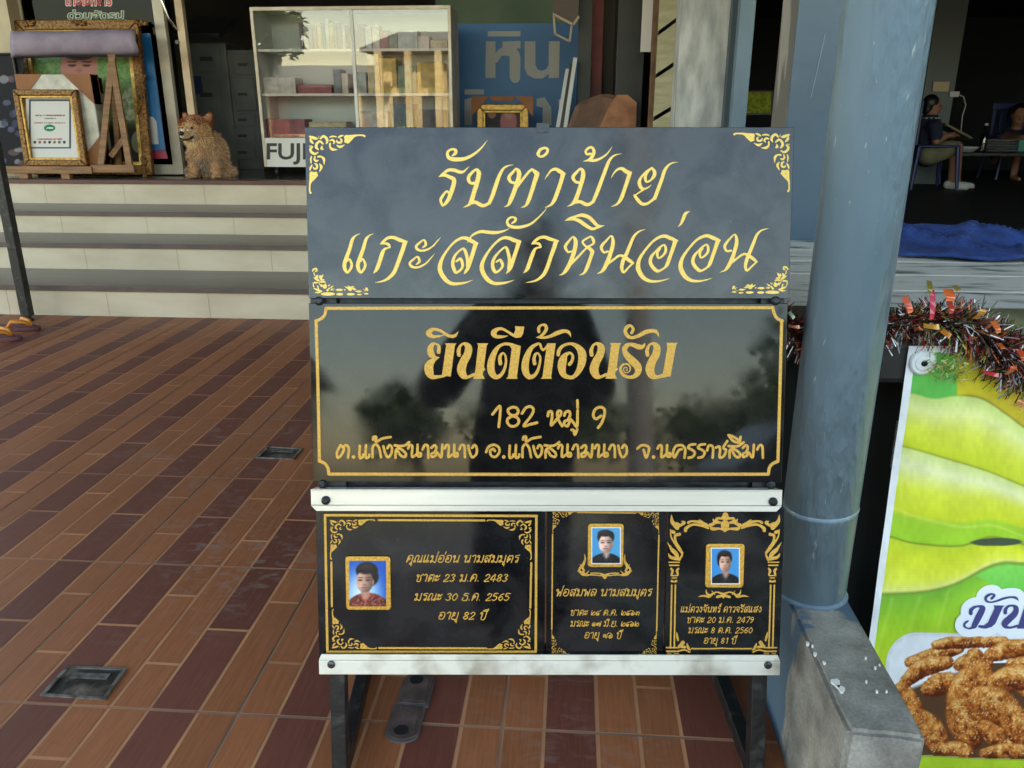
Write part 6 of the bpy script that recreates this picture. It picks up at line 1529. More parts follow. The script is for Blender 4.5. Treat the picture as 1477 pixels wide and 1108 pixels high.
mb = MB(); mb.box((xe+.02, YFc+.05, -.30), (3.4, YFc+.07, ZD-.04)); mb.build('shade_panel', M['blkpanel'], ct_)  # black sheet painted as the shade under the counter
bb0, bb1 = atY(1262, 565, 1.2*H), atY(1312, 492, 1.2*H)
YB_ = 1.235*H
mb = MB(); bx0, bx1 = atY(1262, 520, YB_+.01), atY(1313, 520, YB_+.01); mb.box((bx0.x, YB_+.006, atY(1280, 556, YB_).z), (bx1.x+.9, YFc+.049, atY(1280, 493, YB_).z)); mb.build('beam', M['black'], ct_, bevel=.012)
for x in (xe+.05, 3.2): mb = MB(); mb.box((x, YFc+.1, -.30), (x+.05, YFc+.15, ZD-.031)); mb.build('leg', M['black'], ct_)

# ---- banner with bananas and glazed wings
BPl = YPlane(YB_)
def Z7(a, b): return (1100+a/3.164, 500+b/3.164)
def Z8(a, b): return (1100+a/3.597, 800+b/3.597)
def curve(X, pts):
    p = np.array(pts); return np.interp(X, p[:, 0], p[:, 1])
def smooth_curve(X, pts):
    s_ = spline([(a, b, 1) for a, b in pts], 2.0); return np.interp(X, s_[:, 0], s_[:, 1])
r_w = np.random.default_rng(21)
WINGS = []   # (points, radius): hand-placed first, then filler
def wz(pts, r): WINGS.append(([Z8(*p) for p in pts], r/3.597))
for k in range(46): 
    x, y = r_w.uniform(1400, 1660), r_w.uniform(925, 1088); a = r_w.uniform(0, 3.14); L_ = r_w.uniform(10, 26)
    WINGS.append(([(x-L_*math.cos(a), y-L_*.6*math.sin(a)), (x, y-4), (x+L_*math.cos(a), y+L_*.6*math.sin(a))], r_w.uniform(8, 13)))
wz([(760, 560), (900, 520), (1020, 490)], 34); wz([(900, 470), (1050, 450), (1250, 450)], 34); wz([(1180, 520), (1280, 490), (1400, 480)], 44)
wz([(740, 660), (830, 590), (960, 560)], 44); wz([(860, 700), (930, 670), (970, 650)], 52); wz([(720, 700), (750, 760), (800, 860)], 56); wz([(800, 840), (880, 920), (920, 1000)], 62); wz([(1100, 530), (1110, 590), (1150, 650)], 62); wz([(1060, 640), (1040, 720), (1010, 800)], 72); wz([(1010, 800), (1050, 870), (1080, 950)], 82)
wz([(1200, 660), (1300, 640), (1420, 640)], 62); wz([(1130, 740), (1200, 780), (1290, 830)], 88); wz([(1280, 820), (1330, 900), (1420, 960)], 72); wz([(960, 1010), (1020, 1020), (1060, 1030)], 44); wz([(1150, 890), (1190, 930), (1230, 970)], 46); wz([(1150, 1030), (1250, 1020), (1400, 1030)], 40)
def banner(X, Y):
    a = (X-1100)*3.164; b = (Y-500)*3.164; A8 = (X-1100)*3.597; B8 = (Y-800)*3.597
    img = np.zeros(X.shape+(3,))+np.array([96, 184, 78.])
    def over(mask, col): 
        nonlocal img; img = blend(img, mask*1.0, col)
    def grad(v, stops):
        v = np.clip(v, 0, 1); out = np.zeros(v.shape+(3,)); xs = [s_[0] for s_ in stops]
        for c in range(3): out[..., c] = np.interp(v, xs, [s_[1][c] for s_ in stops])
        return out
    edge = lambda d, w=6: sm(-w, w, d)
    # right upper olive fruit
    t1 = smooth_curve(a, [(600, 210), (690, 215), (780, 236), (880, 224), (1000, 240), (1110, 310), (1193, 372), (1400, 520), (1700, 700)])
    over(edge(a-885, 8)*edge(t1-b), grad((b-40)/330, [(0, (176, 160, 40)), (.5, (204, 190, 40)), (1, (190, 170, 50))]))
    img = blend(img, np.exp(-((b-t1)/9.0)**2)*sm(860, 960, a)*.75, (120, 96, 40))
    t2 = smooth_curve(a, [(500, 430), (645, 460), (800, 502), (1000, 562), (1193, 640), (1400, 730), (1700, 880)])
    over(edge(b-t1), grad((b-t1)/(t2-t1+1), [(0, (196, 214, 120)), (.25, (222, 226, 150)), (.6, (214, 220, 74)), (1, (196, 208, 44))]))
    img = blend(img, np.exp(-((b-t2)/7.0)**2)*.75, (120, 130, 40))
    t3 = smooth_curve(a, [(450, 850), (580, 872), (700, 904), (900, 911), (1040, 872), (1193, 908), (1400, 960), (1700, 1030)])
    v = (b-t2)/(t3-t2+1)
    over(edge(b-t2), grad(v+.0006*(a-600)*0, [(0, (206, 218, 130)), (.18, (232, 234, 180)), (.42, (216, 222, 70)), (.68, (206, 216, 50)), (.74, (168, 208, 58)), (1, (160, 206, 50))]))
    img = blend(img, np.exp(-((v-.70-.0003*(a-700))/.02)**2)*.35, (226, 230, 120))
    img = blend(img, np.exp(-((b-t3)/7.0)**2)*.8, (104, 110, 40))
    t4 = smooth_curve(A8, [(450, 190), (610, 205), (850, 190), (1000, 150), (1150, 72), (1250, 42), (1356, 46), (1700, 60), (2200, 90)])
    v = (b-t3)/((t4/3.597+300)*3.164-t3+1)
    over(edge(b-t3), grad(v, [(0, (190, 206, 56)), (.3, (212, 220, 50)), (.75, (222, 226, 72)), (.95, (226, 226, 130)), (1, (200, 210, 90))]))
    lens = el(a, b, 1068, 893, 118, 19, .12)*edge(t3+4-b+40, 20); over(lens, (72, 84, 66))
    over(edge(B8-t4), grad((B8-t4)/400, [(0, (120, 178, 60)), (.3, (156, 204, 50)), (1, (196, 214, 40))]))
    img = blend(img, np.exp(-((B8-t4)/8.0)**2)*.5, (110, 120, 50))
    # leaf with veins at the right
    tl = smooth_curve(A8, [(1090, 100), (1200, 160), (1356, 250), (1700, 420), (2200, 600)])
    over(edge(A8-1095)*edge(B8-t4-14)*edge(tl-B8), grad((B8-60)/240, [(0, (130, 206, 90)), (1, (96, 190, 66))]))
    img = blend(img, np.clip(np.sin(A8*.045+B8*.012), 0, 1)**10*edge(B8-t4-20)*edge(1100-A8)*.25, (206, 224, 110))
    # white dish
    def rr(x0, y0, x1, y1, r):
        qx = np.abs(A8-(x0+x1)/2)-(x1-x0)/2+r; qy = np.abs(B8-(y0+y1)/2)-(y1-y0)/2+r
        return np.hypot(np.maximum(qx, 0), np.maximum(qy, 0))+np.minimum(np.maximum(qx, qy), 0)-r
    d = rr(640+(B8-580)*.42*1.0*0, 408, 2300, 1075, 170); over(1-sm(-3, 3, d), (232, 234, 240)); img = blend(img, np.exp(-((d+8)/10)**2)*.35, (190, 194, 204))
    over((B8 > 1046+.03*(A8-860))*1., (172, 200, 44)); img = blend(img, np.exp(-((B8-1046-.03*(A8-860))/5.0)**2)*.7, (120, 130, 60))
    # wings
    inside = (B8 > 425)*(B8 < 1044+.03*(A8-860))
    dark = (B8 > 560)*inside*sm(700, 760, A8-(B8-640)*.1)*sm(0, 30, B8-(700-.35*(A8-720)) )
    over(np.clip(dark, 0, 1)*.92, (74, 44, 22))
    sp = vnoise(X, Y, 1.25, 31); sp2 = vnoise(X, Y, 2.4, 32); big = vnoise(X, Y, 7, 33)
    for pts, r in WINGS:
        best = np.full(X.shape, 9e9); ny = np.zeros(X.shape)
        P = spline([(p[0], p[1], 1) for p in pts], 1.0)
        x0, x1, y0, y1 = P[:, 0].min()-r-3, P[:, 0].max()+r+3, P[:, 1].min()-r-3, P[:, 1].max()+r+3
        W_ = (X > x0)*(X < x1)*(Y > y0)*(Y < y1)
        if not W_.any(): continue
        xx, yy = X[W_], Y[W_]; bd = np.full(xx.shape, 9e9); bn = np.zeros(xx.shape); rad_ = np.full(xx.shape, r)
        for i, (px, py, _) in enumerate(P):
            rl = r*(.78+.4*math.sin(math.pi*i/len(P))); dd = np.hypot(xx-px, yy-py)/rl; u_ = dd < bd; bd = np.where(u_, dd, bd); bn = np.where(u_, (yy-py)/rl*.8+(xx-px)/rl*.35, bn)
        bd = bd+.12*(sp2[W_]-.5)
        m_ = np.clip((1.0-bd)*8, 0, 1)*inside[W_]
        sh = np.clip(.46-.6*bn+.55*(big[W_]-.5)+.5*(sp2[W_]-.5), 0, 1)*(1-.55*np.clip(bd, 0, 1)**3)
        c = np.stack([np.interp(sh, [0, .3, .6, 1], [c_[k] for c_ in ((84, 34, 12), (152, 78, 28), (204, 134, 62), (242, 206, 140))]) for k in range(3)], -1)
        wq = (sp[W_] > .86)*(bn < .3)*.8; c = c*(1-wq[:, None])+np.array([246, 226, 176.])*wq[:, None]
        sub = img[W_]; img[W_] = sub*(1-m_[:, None])+c*m_[:, None]
    # white hem
    xl_e = 1311-(Y-500)*.1365
    img = blend(img, (X < xl_e+11-(Y-500)*.003)*1.0, (232, 233, 236)); img = blend(img, (Y < 508+(X-1311)*.02)*1.0, (230, 231, 234))
    img = img*(1+.03*np.sin(Y*2.4)[..., None])*(1+.09*(vnoise(X, Y, 26, 41)-.5)+.05*(vnoise(X, Y*.6, 5, 42)-.5))[..., None]
    return np.clip(img, 0, 255)
bn = thing('banner', 'food stall banner printed with green bananas and glazed chicken wings', 'banner', M=BPl.M)
M['vinyl'] = attr_mat('printed_vinyl', .38, spec=.4)
def banner_sheet():
    x0, x1, y0, y1, st_ = 1225, 1640, 499, 1118, 1.1
    nx, ny = int((x1-x0)/st_)+1, int((y1-y0)/st_)+1
    t, Y = np.meshgrid(np.linspace(0, 1, nx), np.linspace(y0, y1, ny)); xl_e = 1311-(Y-500)*.1365
    X = xl_e+(x1-xl_e)*t
    rgb = banner(X, Y).reshape(-1, 3)/255; rgb = np.where(rgb <= .04045, rgb/12.92, ((rgb+.055)/1.055)**2.4)
    L = BPl.loc(np.stack([X.ravel(), Y.ravel()], 1)); wv = .0014*np.sin(L[:, 0]*23+L[:, 1]*7)+.0008*np.sin(L[:, 1]*31)+.0008*np.sin(L[:, 0]*41-L[:, 1]*29)
    idx = np.arange(nx*ny).reshape(ny, nx); fs = np.stack([idx[1:, :-1], idx[1:, 1:], idx[:-1, 1:], idx[:-1, :-1]], -1).reshape(-1, 4)
    me = bpy.data.meshes.new('sheet'); me.from_pydata([(a, b, c) for (a, b), c in zip(L, wv)], [], fs.tolist()); setcol(me, rgb); me.materials.append(M['vinyl']); me.polygons.foreach_set('use_smooth', [True]*len(me.polygons))
    o = bpy.data.objects.new('sheet', me); COL.objects.link(o); o.matrix_world = BPl.M; put(o, bn); return o
bsheet = banner_sheet()
MZ = (1380, 830, 11.08)
MS = """208,585,62 212,535,58 262,490,44 330,474,34 395,492,70 385,540,96 320,670,100 262,785,84
262,800,56 180,828,28 112,800,34 108,758,36 140,722,36 172,706,18
345,795,40 420,802,54 490,770,72
540,350,42 582,302,42 555,278,30 500,290,40 448,332,44 456,385,38 520,408,28 620,390,30 740,347,36 850,327,30 930,342,40 970,386,8
758,575,58 762,525,54 800,478,40 868,462,34 928,500,76 912,585,96 830,668,106 752,745,104 765,800,56 850,812,36 950,785,38"""
MPOLY = [[(570, 460), (742, 460), (716, 490), (600, 750), (540, 802), (440, 832), (340, 815), (345, 772), (420, 780), (470, 755), (590, 500)], [(1070, 462), (1240, 462), (1090, 830), (938, 830), (965, 780)]]
for nm, gr, col, lift in (('letter_outline', 11.5, (234, 238, 246), .0036), ('lettering', 0, (72, 72, 128), .0046)):
    cv = Canvas(1370, 838, 1510, 925, .5)
    for s_ in parse(MS, *MZ): cv.stroke(s_, gr)
    for pl_ in MPOLY:
        pp = [(MZ[0]+a/MZ[2], MZ[1]+b/MZ[2]) for a, b in pl_]; cv.poly(pp)
        if gr:
            for k in range(len(pp)): cv.stroke([(*pp[k], 1), (*pp[(k+1) % len(pp)], 1)], gr)
    o = cv.mesh(BPl, lift).build(nm, mat('print_'+nm, col, .4), None, M=BPl.M, fix=False); put(o, bn)
wa = BPl.l1(1330, 522); rw = 18.5*YB_/F*1.02
mb = MB(); mb.lathe((wa[0], wa[1], .002), [(rw, 0), (rw, .003), (rw*.86, .0062), (rw*.66, .0058), (rw*.6, .0078), (rw*.3, .0085), (.0005, .0085)], 40); wsh = put(mb.build('washer', mat('white_plastic', (226, 228, 228), .3), None, M=BPl.M, smooth=False, bevel=.0006), bn)
mb = MB(); mb.lathe((wa[0], wa[1], .0106), [(.0058, 0), (.005, .002), (.0005, .0025)], 16); put(mb.build('screw', M['screw'], None, M=BPl.M), wsh)
p0, p1 = BPl.l1(1294, 607), BPl.l1(1284.5, 674); mb = MB(); mb.bar((p0[0], p0[1], .001), (p1[0], p1[1], .001), .0026, .002); put(mb.build('clip_wire', M['zinc'], None, M=BPl.M), bn)

# ---- tinsel garland along the counter edge
M['tinsel'] = attr_mat('tinsel', .22, spec=.9)
tg = thing('tinsel_garland', 'dark red and silver tinsel garland with orange strips along the counter edge', 'garland', atY(1350, 470, YB_))
path = [(1080, 448, 14), (1120, 462, 26), (1165, 490, 34), (1215, 500, 34), (1265, 480, 30), (1310, 462, 32), (1355, 462, 40), (1400, 474, 44), (1440, 500, 46), (1480, 530, 48), (1530, 545, 44), (1580, 520, 40), (1640, 490, 40)]
rg = np.random.default_rng(8); ps = spline(path, 2); mb = MB(); YT_ = YB_-.022
core = [atY(p[0], p[1], YT_+.012) for p in ps[::6]]; mb.tube(core, .006, 6, (.02, .012, .012))
pxm2 = YT_/F*1.03
PAL = [((26, 16, 16), .34), ((58, 20, 24), .22), ((120, 26, 34), .14), ((196, 196, 200), .07), ((70, 72, 34), .15), ((172, 96, 52), .08)]
pk = np.cumsum([p[1] for p in PAL]); pk /= pk[-1]
for k in range(8200):
    p = ps[rg.integers(len(ps))]; c = np.array(atY(p[0]+rg.normal(0, 4), p[1]+rg.normal(0, 4), YT_+.012)); R_ = p[2]*pxm2
    d = rg.normal(0, 1, 3); d[1] *= .62; d /= np.linalg.norm(d); ln = R_*rg.uniform(.5, 1.12)
    ci = int(np.searchsorted(pk, rg.random())); col = lin(tuple(np.array(PAL[ci][0])*rg.uniform(.8, 1.5)))
    if 1335 < p[0] < 1440 and rg.random() < .05: col = lin((150, 160, 60))
    sd_ = np.cross(d, rg.normal(0, 1, 3)); sd_ /= np.linalg.norm(sd_); wd = rg.uniform(.0006, .0012)*(1.25 if ci == 3 else 1)
    st0 = c+d*ln*(.1 if ci != 3 else .55); e = c+d*ln+np.array([0, 0, -.12*ln]); e[1] = min(e[1], YFc+.02)
    mb.add([st0-sd_*wd, st0+sd_*wd, e+sd_*wd, e-sd_*wd], [(0, 1, 2, 3)], col)
mb.build('strands', M['tinsel'], tg, fix=False)
for x0, y0, x1, y1, wpx, c in ((1304, 428, 1313, 451, 9, (214, 96, 66)), (1344, 418, 1343, 460, 8, (176, 30, 54)), (1367, 417, 1370, 434, 15, (208, 100, 52)), (1369, 434, 1371, 452, 8, (170, 60, 44)), (1332, 470, 1354, 471, 8, (206, 150, 56)), (1358, 476, 1370, 485, 8, (196, 120, 40)), (1405, 460, 1418, 446, 10, (190, 132, 56)), (1432, 463, 1440, 480, 8, (198, 98, 46)), (1318, 474, 1328, 473, 8, (190, 100, 48)), (1440, 495, 1446, 503, 8, (196, 92, 42)), (1460, 585, 1474, 578, 11, (206, 122, 70)), (1137, 470, 1153, 471, 5, (206, 130, 96)), (1138, 450, 1145, 459, 5, (170, 190, 150)), (1340, 405, 1339, 424, 8, (110, 100, 40)), (1376, 412, 1382, 420, 8, (140, 118, 60)), (1451, 540, 1462, 528, 9, (190, 74, 40)), (1418, 536, 1440, 541, 6, (196, 50, 60)), (1470, 505, 1476, 520, 9, (180, 70, 40))):
    A, B2 = atY(x0, y0, YT_-.035), atY(x1, y1, YT_-.05); n = 5; w_ = wpx*pxm2/2*.85; dv = (B2-A).normalized(); s3 = dv.cross(Vector((0, 1, 0))).normalized()
    mb = MB(); vs = []
    for i in range(n+1):
        t = i/n; p = A.lerp(B2, t)+Vector((0, -.006*math.sin(t*3.1), 0)); vs += [p-s3*w_+Vector((0, .003*math.sin(t*5), 0)), p+s3*w_]
    mb.add(vs, [(2*i, 2*i+1, 2*i+3, 2*i+2) for i in range(n)], lin(c)); o = mb.build('foil_strip', M['tinsel'], tg, fix=False)
# crumpled green-gold tuft hanging over the banner
mb = MB(); c0 = atY(1368, 528, YB_-.02)
for k in range(160):
    p = np.array(c0)+np.clip(rg.normal(0, 1, 3), -1.6, 1.6)*np.array([.02, .005, .014]); d = rg.normal(0, 1, 3); d /= np.linalg.norm(d); s_ = np.cross(d, rg.normal(0, 1, 3)); s_ /= np.linalg.norm(s_); L_ = rg.uniform(.006, .016); w_ = .0011
    p[1] = min(p[1], YB_-.008); mb.add([p-s_*w_, p+s_*w_, p+d*L_+s_*w_, p+d*L_-s_*w_], [(0, 1, 2, 3)], lin(((150, 156, 70), (196, 190, 120), (120, 140, 60))[k % 3]))
mb.build('gold_tuft', M['tinsel'], tg, fix=False)

# ---- blue towel lying on the counter
M['towel'] = mat('blue_terry', (38, 68, 136), .95, rgb2=(25, 47, 104), scale=30, bump=.5, bscale=160)
tw0, tw1 = atZ(1290, 366, ZD), atZ(1530, 372, ZD)
nx, ny = 90, 36; vs = []; fs = []
for j in range(ny+1):
    for i in range(nx+1):
        u, v = i/nx, j/ny; x = tw0.x+(tw1.x-tw0.x)*u; yf = atZ(1380, 377, ZD).y; yk = yf+.42
        y = yf+(yk-yf)*v+.03*math.sin(u*7+1)*(1-v)
        e = min(1, u*5)*min(1, (1-v)*6)*min(1, v*5+.12)
        z = ZD+.006+e*(.012+.022*(1-abs(math.sin(u*5+v*5)))**3+.018*(1-abs(math.sin(u*8-v*4+1)))**3+.03*mn.noise(Vector((u*3.2, v*3, 1))))
        z += .02*math.exp(-((v-.55)/.2)**2)*e*(.6+.4*math.sin(u*4))
        if v > .35: y += .05*math.sin(u*6)
        vs.append((x+.05*(v-.3)*(1-u), y, z))
for j in range(ny):
    for i in range(nx): a = j*(nx+1)+i; fs.append((a, a+1, a+nx+2, a+nx+1))
mb = MB().add(vs, fs); o = mb.build('towel', M['towel'], smooth=True, fix=False); md = o.modifiers.new('s', 'SOLIDIFY'); md.thickness = .008; md.offset = 1; tag(o, 'crumpled blue terry towel lying on the plank counter', 'towel')

# ================================================================== dark room of the stall
M['skin'] = mat('skin', (150, 106, 84), .6); M['hair'] = mat('hair', (20, 17, 17), .45)
M['navycloth'] = mat('navy_shirt', (30, 36, 58), .85); M['khaki'] = mat('khaki_cloth', (120, 116, 88), .85, rgb2=(96, 94, 72), scale=9); M['whitecloth'] = mat('white_cloth', (196, 194, 190), .8)
M['chairblue'] = mat('blue_plastic', (24, 38, 96), .4)
def hand(mb, w, d, sc=1.0, curl=.35, side=1):
    "palm, four unequal fingers and a thumb; w wrist, d pointing direction"
    w = Vector(w); d = Vector(d).normalized(); s_ = d.cross(Vector((0, 0, 1)));
    if s_.length < .1: s_ = d.cross(Vector((0, 1, 0)))
    s_.normalize(); n = s_.cross(d); capsule(mb, w, .022*sc, w+d*.07*sc, .034*sc, 10, 3)
    for k, L_ in enumerate((.062, .072, .068, .052)):
        b0 = w+d*.085*sc+s_*(k-1.5)*.019*sc; m_ = b0+d*L_*.55*sc-n*curl*.012*sc; capsule(mb, b0, .0092*sc, m_, .0085*sc, 8, 3); capsule(mb, m_, .0085*sc, m_+d*L_*.4*sc-n*curl*.03*sc, .007*sc, 8, 3)
    b0 = w+d*.03*sc+s_*side*.03*sc; capsule(mb, b0, .011*sc, b0+d*.03*sc+s_*side*.028*sc, .0095*sc, 8, 3); capsule(mb, b0+d*.03*sc+s_*side*.028*sc, .0095*sc, b0+d*.062*sc+s_*side*.03*sc-n*.008, .008*sc, 8, 3)
def head(mb, c, f, r=.1):
    "head with nose, ears, chin; f = facing direction"
    c = Vector(c); f = Vector(f).normalized(); s_ = f.cross(Vector((0, 0, 1))).normalized()
    R3 = Matrix(((s_.x, f.x, 0), (s_.y, f.y, 0), (s_.z, f.z, 1)))
    ellipsoid(mb, c, (r*.76, r*.95, r*1.12), R3); ellipsoid(mb, c+f*r*.25-Vector((0, 0, r*.6)), (r*.55, r*.62, r*.6), R3); capsule(mb, c+f*r*.92+Vector((0, 0, r*.05)), r*.1, c+f*r*1.12-Vector((0, 0, r*.28)), r*.17, 8, 3)
    for sg in (1, -1): ellipsoid(mb, c+s_*sg*r*.78-Vector((0, 0, r*.1)), (r*.1, r*.2, r*.28), R3)
    capsule(mb, c-Vector((0, 0, r*.5)), r*.55, c-f*r*.25-Vector((0, 0, r*1.75)), r*.58)
    return s_
def face(t, c, f, r=.1):
    c = Vector(c); f = Vector(f).normalized(); s_ = f.cross(Vector((0, 0, 1))).normalized()
    for sg in (1, -1): mb = MB(); ellipsoid(mb, c+f*r*.86+s_*sg*r*.33+Vector((0, 0, r*.02)), (r*.11, r*.08, r*.06)); mb.build('eye', M['hair'], t, smooth=True)
    mb = MB(); ellipsoid(mb, c+f*r*.8-Vector((0, 0, r*.72)), (r*.26, r*.1, r*.06)); mb.build('mouth', mat('lips', (140, 74, 70), .5), t, smooth=True)
YP = 7.8*H; px_ = lambda x, y, dY=0: np.array(atY(x, y, YP+dY))
k_ = (atY(1400, 150, YP)-atY(1300, 150, YP)).x/100
def seated():
    t = thing('person', 'person in a navy shirt sitting sideways on the blue chair, reading', 'person', (px_(1345, 270)[0], YP, SFZ), group=None)
    mb = MB(); hc = px_(1345, 152); fdir = Vector((1, -.15, -.05)); rh = 12.5*k_
    head(mb, hc, fdir, rh); nk = Vector(px_(1341, 172)); hip = Vector(px_(1338, 222))
    capsule(mb, nk+Vector((0, 0, -.03)), .10, hip, .13); capsule(mb, nk+Vector((-.01, -.14, -.06)), .06, nk+Vector((-.01, .14, -.06)), .06)
    for sg in (1, -1):
        sh = nk+Vector((0, sg*.17, -.07)); el_ = Vector(px_(1350, 203, sg*.22)); wr = Vector(px_(1366, 196, sg*.12)); capsule(mb, sh, .052, el_, .042); capsule(mb, el_, .042, wr, .027); hand(mb, wr, (1, -sg*.2, .1), .95, .6, -sg)
        kn = Vector(px_(1380, 212, sg*.1)); an = Vector(px_(1376+4*sg, 262, sg*.1)); capsule(mb, hip+Vector((.02, sg*.09, .01)), .09, kn, .062); capsule(mb, kn, .06, an, .036); capsule(mb, an+Vector((0, 0, -.02)), .036, an+Vector((.13, 0, -.045)), .03)
    fuse(mb, 'body', M['skin'], .012, t, 3); face(t, hc, fdir, rh)
    mb = MB(); capsule(mb, nk+Vector((0, 0, -.055)), .12, hip+Vector((0, 0, .02)), .155)
    for sg in (1, -1): sh = nk+Vector((0, sg*.17, -.07)); capsule(mb, sh, .066, sh.lerp(Vector(px_(1350, 203, sg*.22)), .7), .064); 
    capsule(mb, nk+Vector((-.01, -.15, -.07)), .07, nk+Vector((-.01, .15, -.07)), .07); fuse(mb, 'shirt', M['navycloth'], .014, t, 3)
    mb = MB()
    for sg in (1, -1): capsule(mb, hip+Vector((-.02, sg*.09, 0)), .115, (hip+Vector((.02, sg*.09, .01))).lerp(Vector(px_(1380, 212, sg*.1)), .75), .088)
    fuse(mb, 'shorts', M['khaki'], .014, t, 3)
    mb = MB(); h = Vector(hc); ellipsoid(mb, h+Vector((-rh*.25, 0, rh*.25)), (rh*.98, rh*.9, rh*1.02)); ellipsoid(mb, h+Vector((-rh*.62, 0, -rh*.35)), (rh*.5, rh*.72, rh*.85)); fuse(mb, 'hair', M['hair'], .01, t, 2)
    for sg in (1, -1):
        an = Vector(px_(1376+4*sg, 262, sg*.1)); mb = MB(); capsule(mb, an+Vector((-.03, 0, -.03)), .045, an+Vector((.15, 0, -.05)), .04); fuse(mb, 'shoe', M['whitecloth'], .01, t, 2)
    mb = MB(); mb.tube([nk+Vector((math.cos(a)*.09, math.sin(a)*.09, .005)) for a in [2*math.pi*i/14 for i in range(15)]], .012, 6); mb.build('collar', M['whitecloth'], t, smooth=True)
seated()
def chair(x, y, face_, label, grp=None):
    R3 = Matrix.Translation((x, y, SFZ))@Matrix.Rotation(face_, 4, 'Z'); t = thing('plastic_chair', label, 'chair', M=R3, group=grp)
    mb = MB(); mb.box((-.21, -.22, .42), (.21, .22, .445)); mb.build('seat', M['chairblue'], t, bevel=.01, M=R3)
    for sx in (-1, 1):
        for sy in (-1, 1): mb = MB(); mb.tube([(sx*.19, sy*.2, .42), (sx*.23, sy*.24, .0)], [.024, .018], 8); mb.build('leg', M['chairblue'], t, M=R3)
    mb = MB(); mb.box((-.235, -.21, .80), (-.21, .21, .88)); mb.build('back_top', M['chairblue'], t, bevel=.01, M=R3)
    for k in range(5): mb = MB(); yy = -.18+.09*k; mb.box((-.232, yy-.018, .445), (-.214, yy+.018, .80)); mb.build('back_slat', M['chairblue'], t, M=R3)
def diner():
    p0 = px_(1470, 166, 1.5); x, y = p0[0], YP+1.5; t = thing('person', 'person in a dark top sitting behind the stacked plates at the right edge', 'person', (x, y, SFZ)); f = Vector((-.25, -1, -.15))
    hc = Vector((x, y, p0[2])); nk = hc-Vector((0, 0, .2)); hip = Vector((x, y+.05, SFZ+.46)); mb = MB(); head(mb, hc, f, .1); capsule(mb, nk-Vector((0, 0, .06)), .1, hip, .13); ws = []
    for sg in (1, -1):
        sh = nk+Vector((sg*.17, 0, -.06)); el_ = sh+Vector((sg*.06, -.08, -.26)); wr = Vector((x+sg*.12, y-.34, TZ+.05)); capsule(mb, sh, .052, el_, .042); capsule(mb, el_, .042, wr, .028); hand(mb, wr, (-sg*.4, -1, -.1), .9, .6, -sg); ws.append((sh, el_))
        kn = Vector((x+sg*.11, y-.36, SFZ+.45)); capsule(mb, hip+Vector((sg*.09, 0, 0)), .09, kn, .062); capsule(mb, kn, .058, Vector((x+sg*.11, y-.34, SFZ+.06)), .038); capsule(mb, Vector((x+sg*.11, y-.34, SFZ+.04)), .034, Vector((x+sg*.11, y-.48, SFZ+.03)), .028)
    fuse(mb, 'body', M['skin'], .013, t, 3); face(t, hc, f, .1); mb = MB(); capsule(mb, nk-Vector((0, 0, .08)), .125, hip, .155)
    for a_, b_ in ws: capsule(mb, a_, .068, a_.lerp(b_, .8), .06)
    fuse(mb, 'shirt', M['navycloth'], .014, t, 3); mb = MB(); ellipsoid(mb, hc+Vector((.01, .03, .03)), (.095, .1, .105)); fuse(mb, 'hair', M['hair'], .01, t, 2)
chair(px_(1336, 250)[0], YP, 0, 'blue plastic chair under the seated person'); chair(px_(1318, 250, .6)[0], YP+.75, rad(15), 'empty blue plastic chair half hidden behind the seated person')
nb_ = MB(); c = px_(1372, 186); nb_.bar(Vector(c)+Vector((-.13, 0, .05)), Vector(c)+Vector((.16, 0, -.09)), .3, .02, up=(0, 0, 1)); o = nb_.build('newspaper', M['khaki'], bevel=.003); tag(o, 'khaki paper bundle held on the lap of the seated person', 'paper')
tt = thing('dining_table', 'dark table with dishes at the right edge', 'table', (px_(1450, 250)[0], YP+.5, SFZ)); TZ = atY(1430, 221, YP+.1).z
mb = MB(); a = px_(1384, 221)[0]; mb.box((a, YP+.1, TZ-.03), (a+2.2, YP+1.0, TZ)); mb.build('tabletop', M['machined'], tt, bevel=.004)
for x in (a+.06, a+2.1):
    for y in (YP+.15, YP+.92): mb = MB(); mb.box((x, y, SFZ), (x+.05, y+.05, TZ-.03)); mb.build('leg', M['black'], tt)
M['dish'] = mat('white_plate', (190, 188, 190), .25)
for k in range(5):
    c = px_(1441, 218, .35); mb = MB(); mb.lathe((c[0], YP+.38, TZ+.001+k*.026), [(.10, 0), (.19, .022), (.2, .024), (.19, .02)], 28); o = mb.build('plate', M['dish'], smooth=True); tag(o, ['bottom', 'second', 'third', 'fourth', 'top'][k]+' white plate of the stack on the dark table', 'plate', 'stacked white plates')
c = px_(1395, 215, .3); mb = MB(); mb.lathe((c[0], YP+.32, TZ+.001), [(.07, 0), (.12, .05), (.125, .06), (.11, .05), (.0005, .012)], 24); o = mb.build('bowl', M['dish'], smooth=True); tag(o, 'white bowl at the left end of the dark table', 'bowl')
c = px_(1420, 215, .25); bt = thing('bottle', 'clear drinking bottle between the bowl and the plates', 'bottle', (c[0], YP+.3, TZ)); mb = MB(); mb.lathe((c[0], YP+.3, TZ+.001), [(.035, 0), (.037, .02), (.036, .17), (.014, .24), (.014, .27)], 18); mb.build('body', glass('bottle_glass', .05, (170, 180, 180)), bt, smooth=True); mb = MB(); mb.lathe((c[0], YP+.3, TZ+.272), [(.017, 0), (.017, .025), (.001, .026)], 14); mb.build('cap', M['dish'], bt)
c = px_(1462, 214, .5); mb = MB(); mb.box((c[0]+.02, YP+.45, TZ+.001), (c[0]+.3, YP+.65, TZ+.13)); o = mb.build('crate', mat('teal_plastic', (70, 140, 126), .4), bevel=.01); tag(o, 'teal plastic tub right of the stacked plates', 'tub')
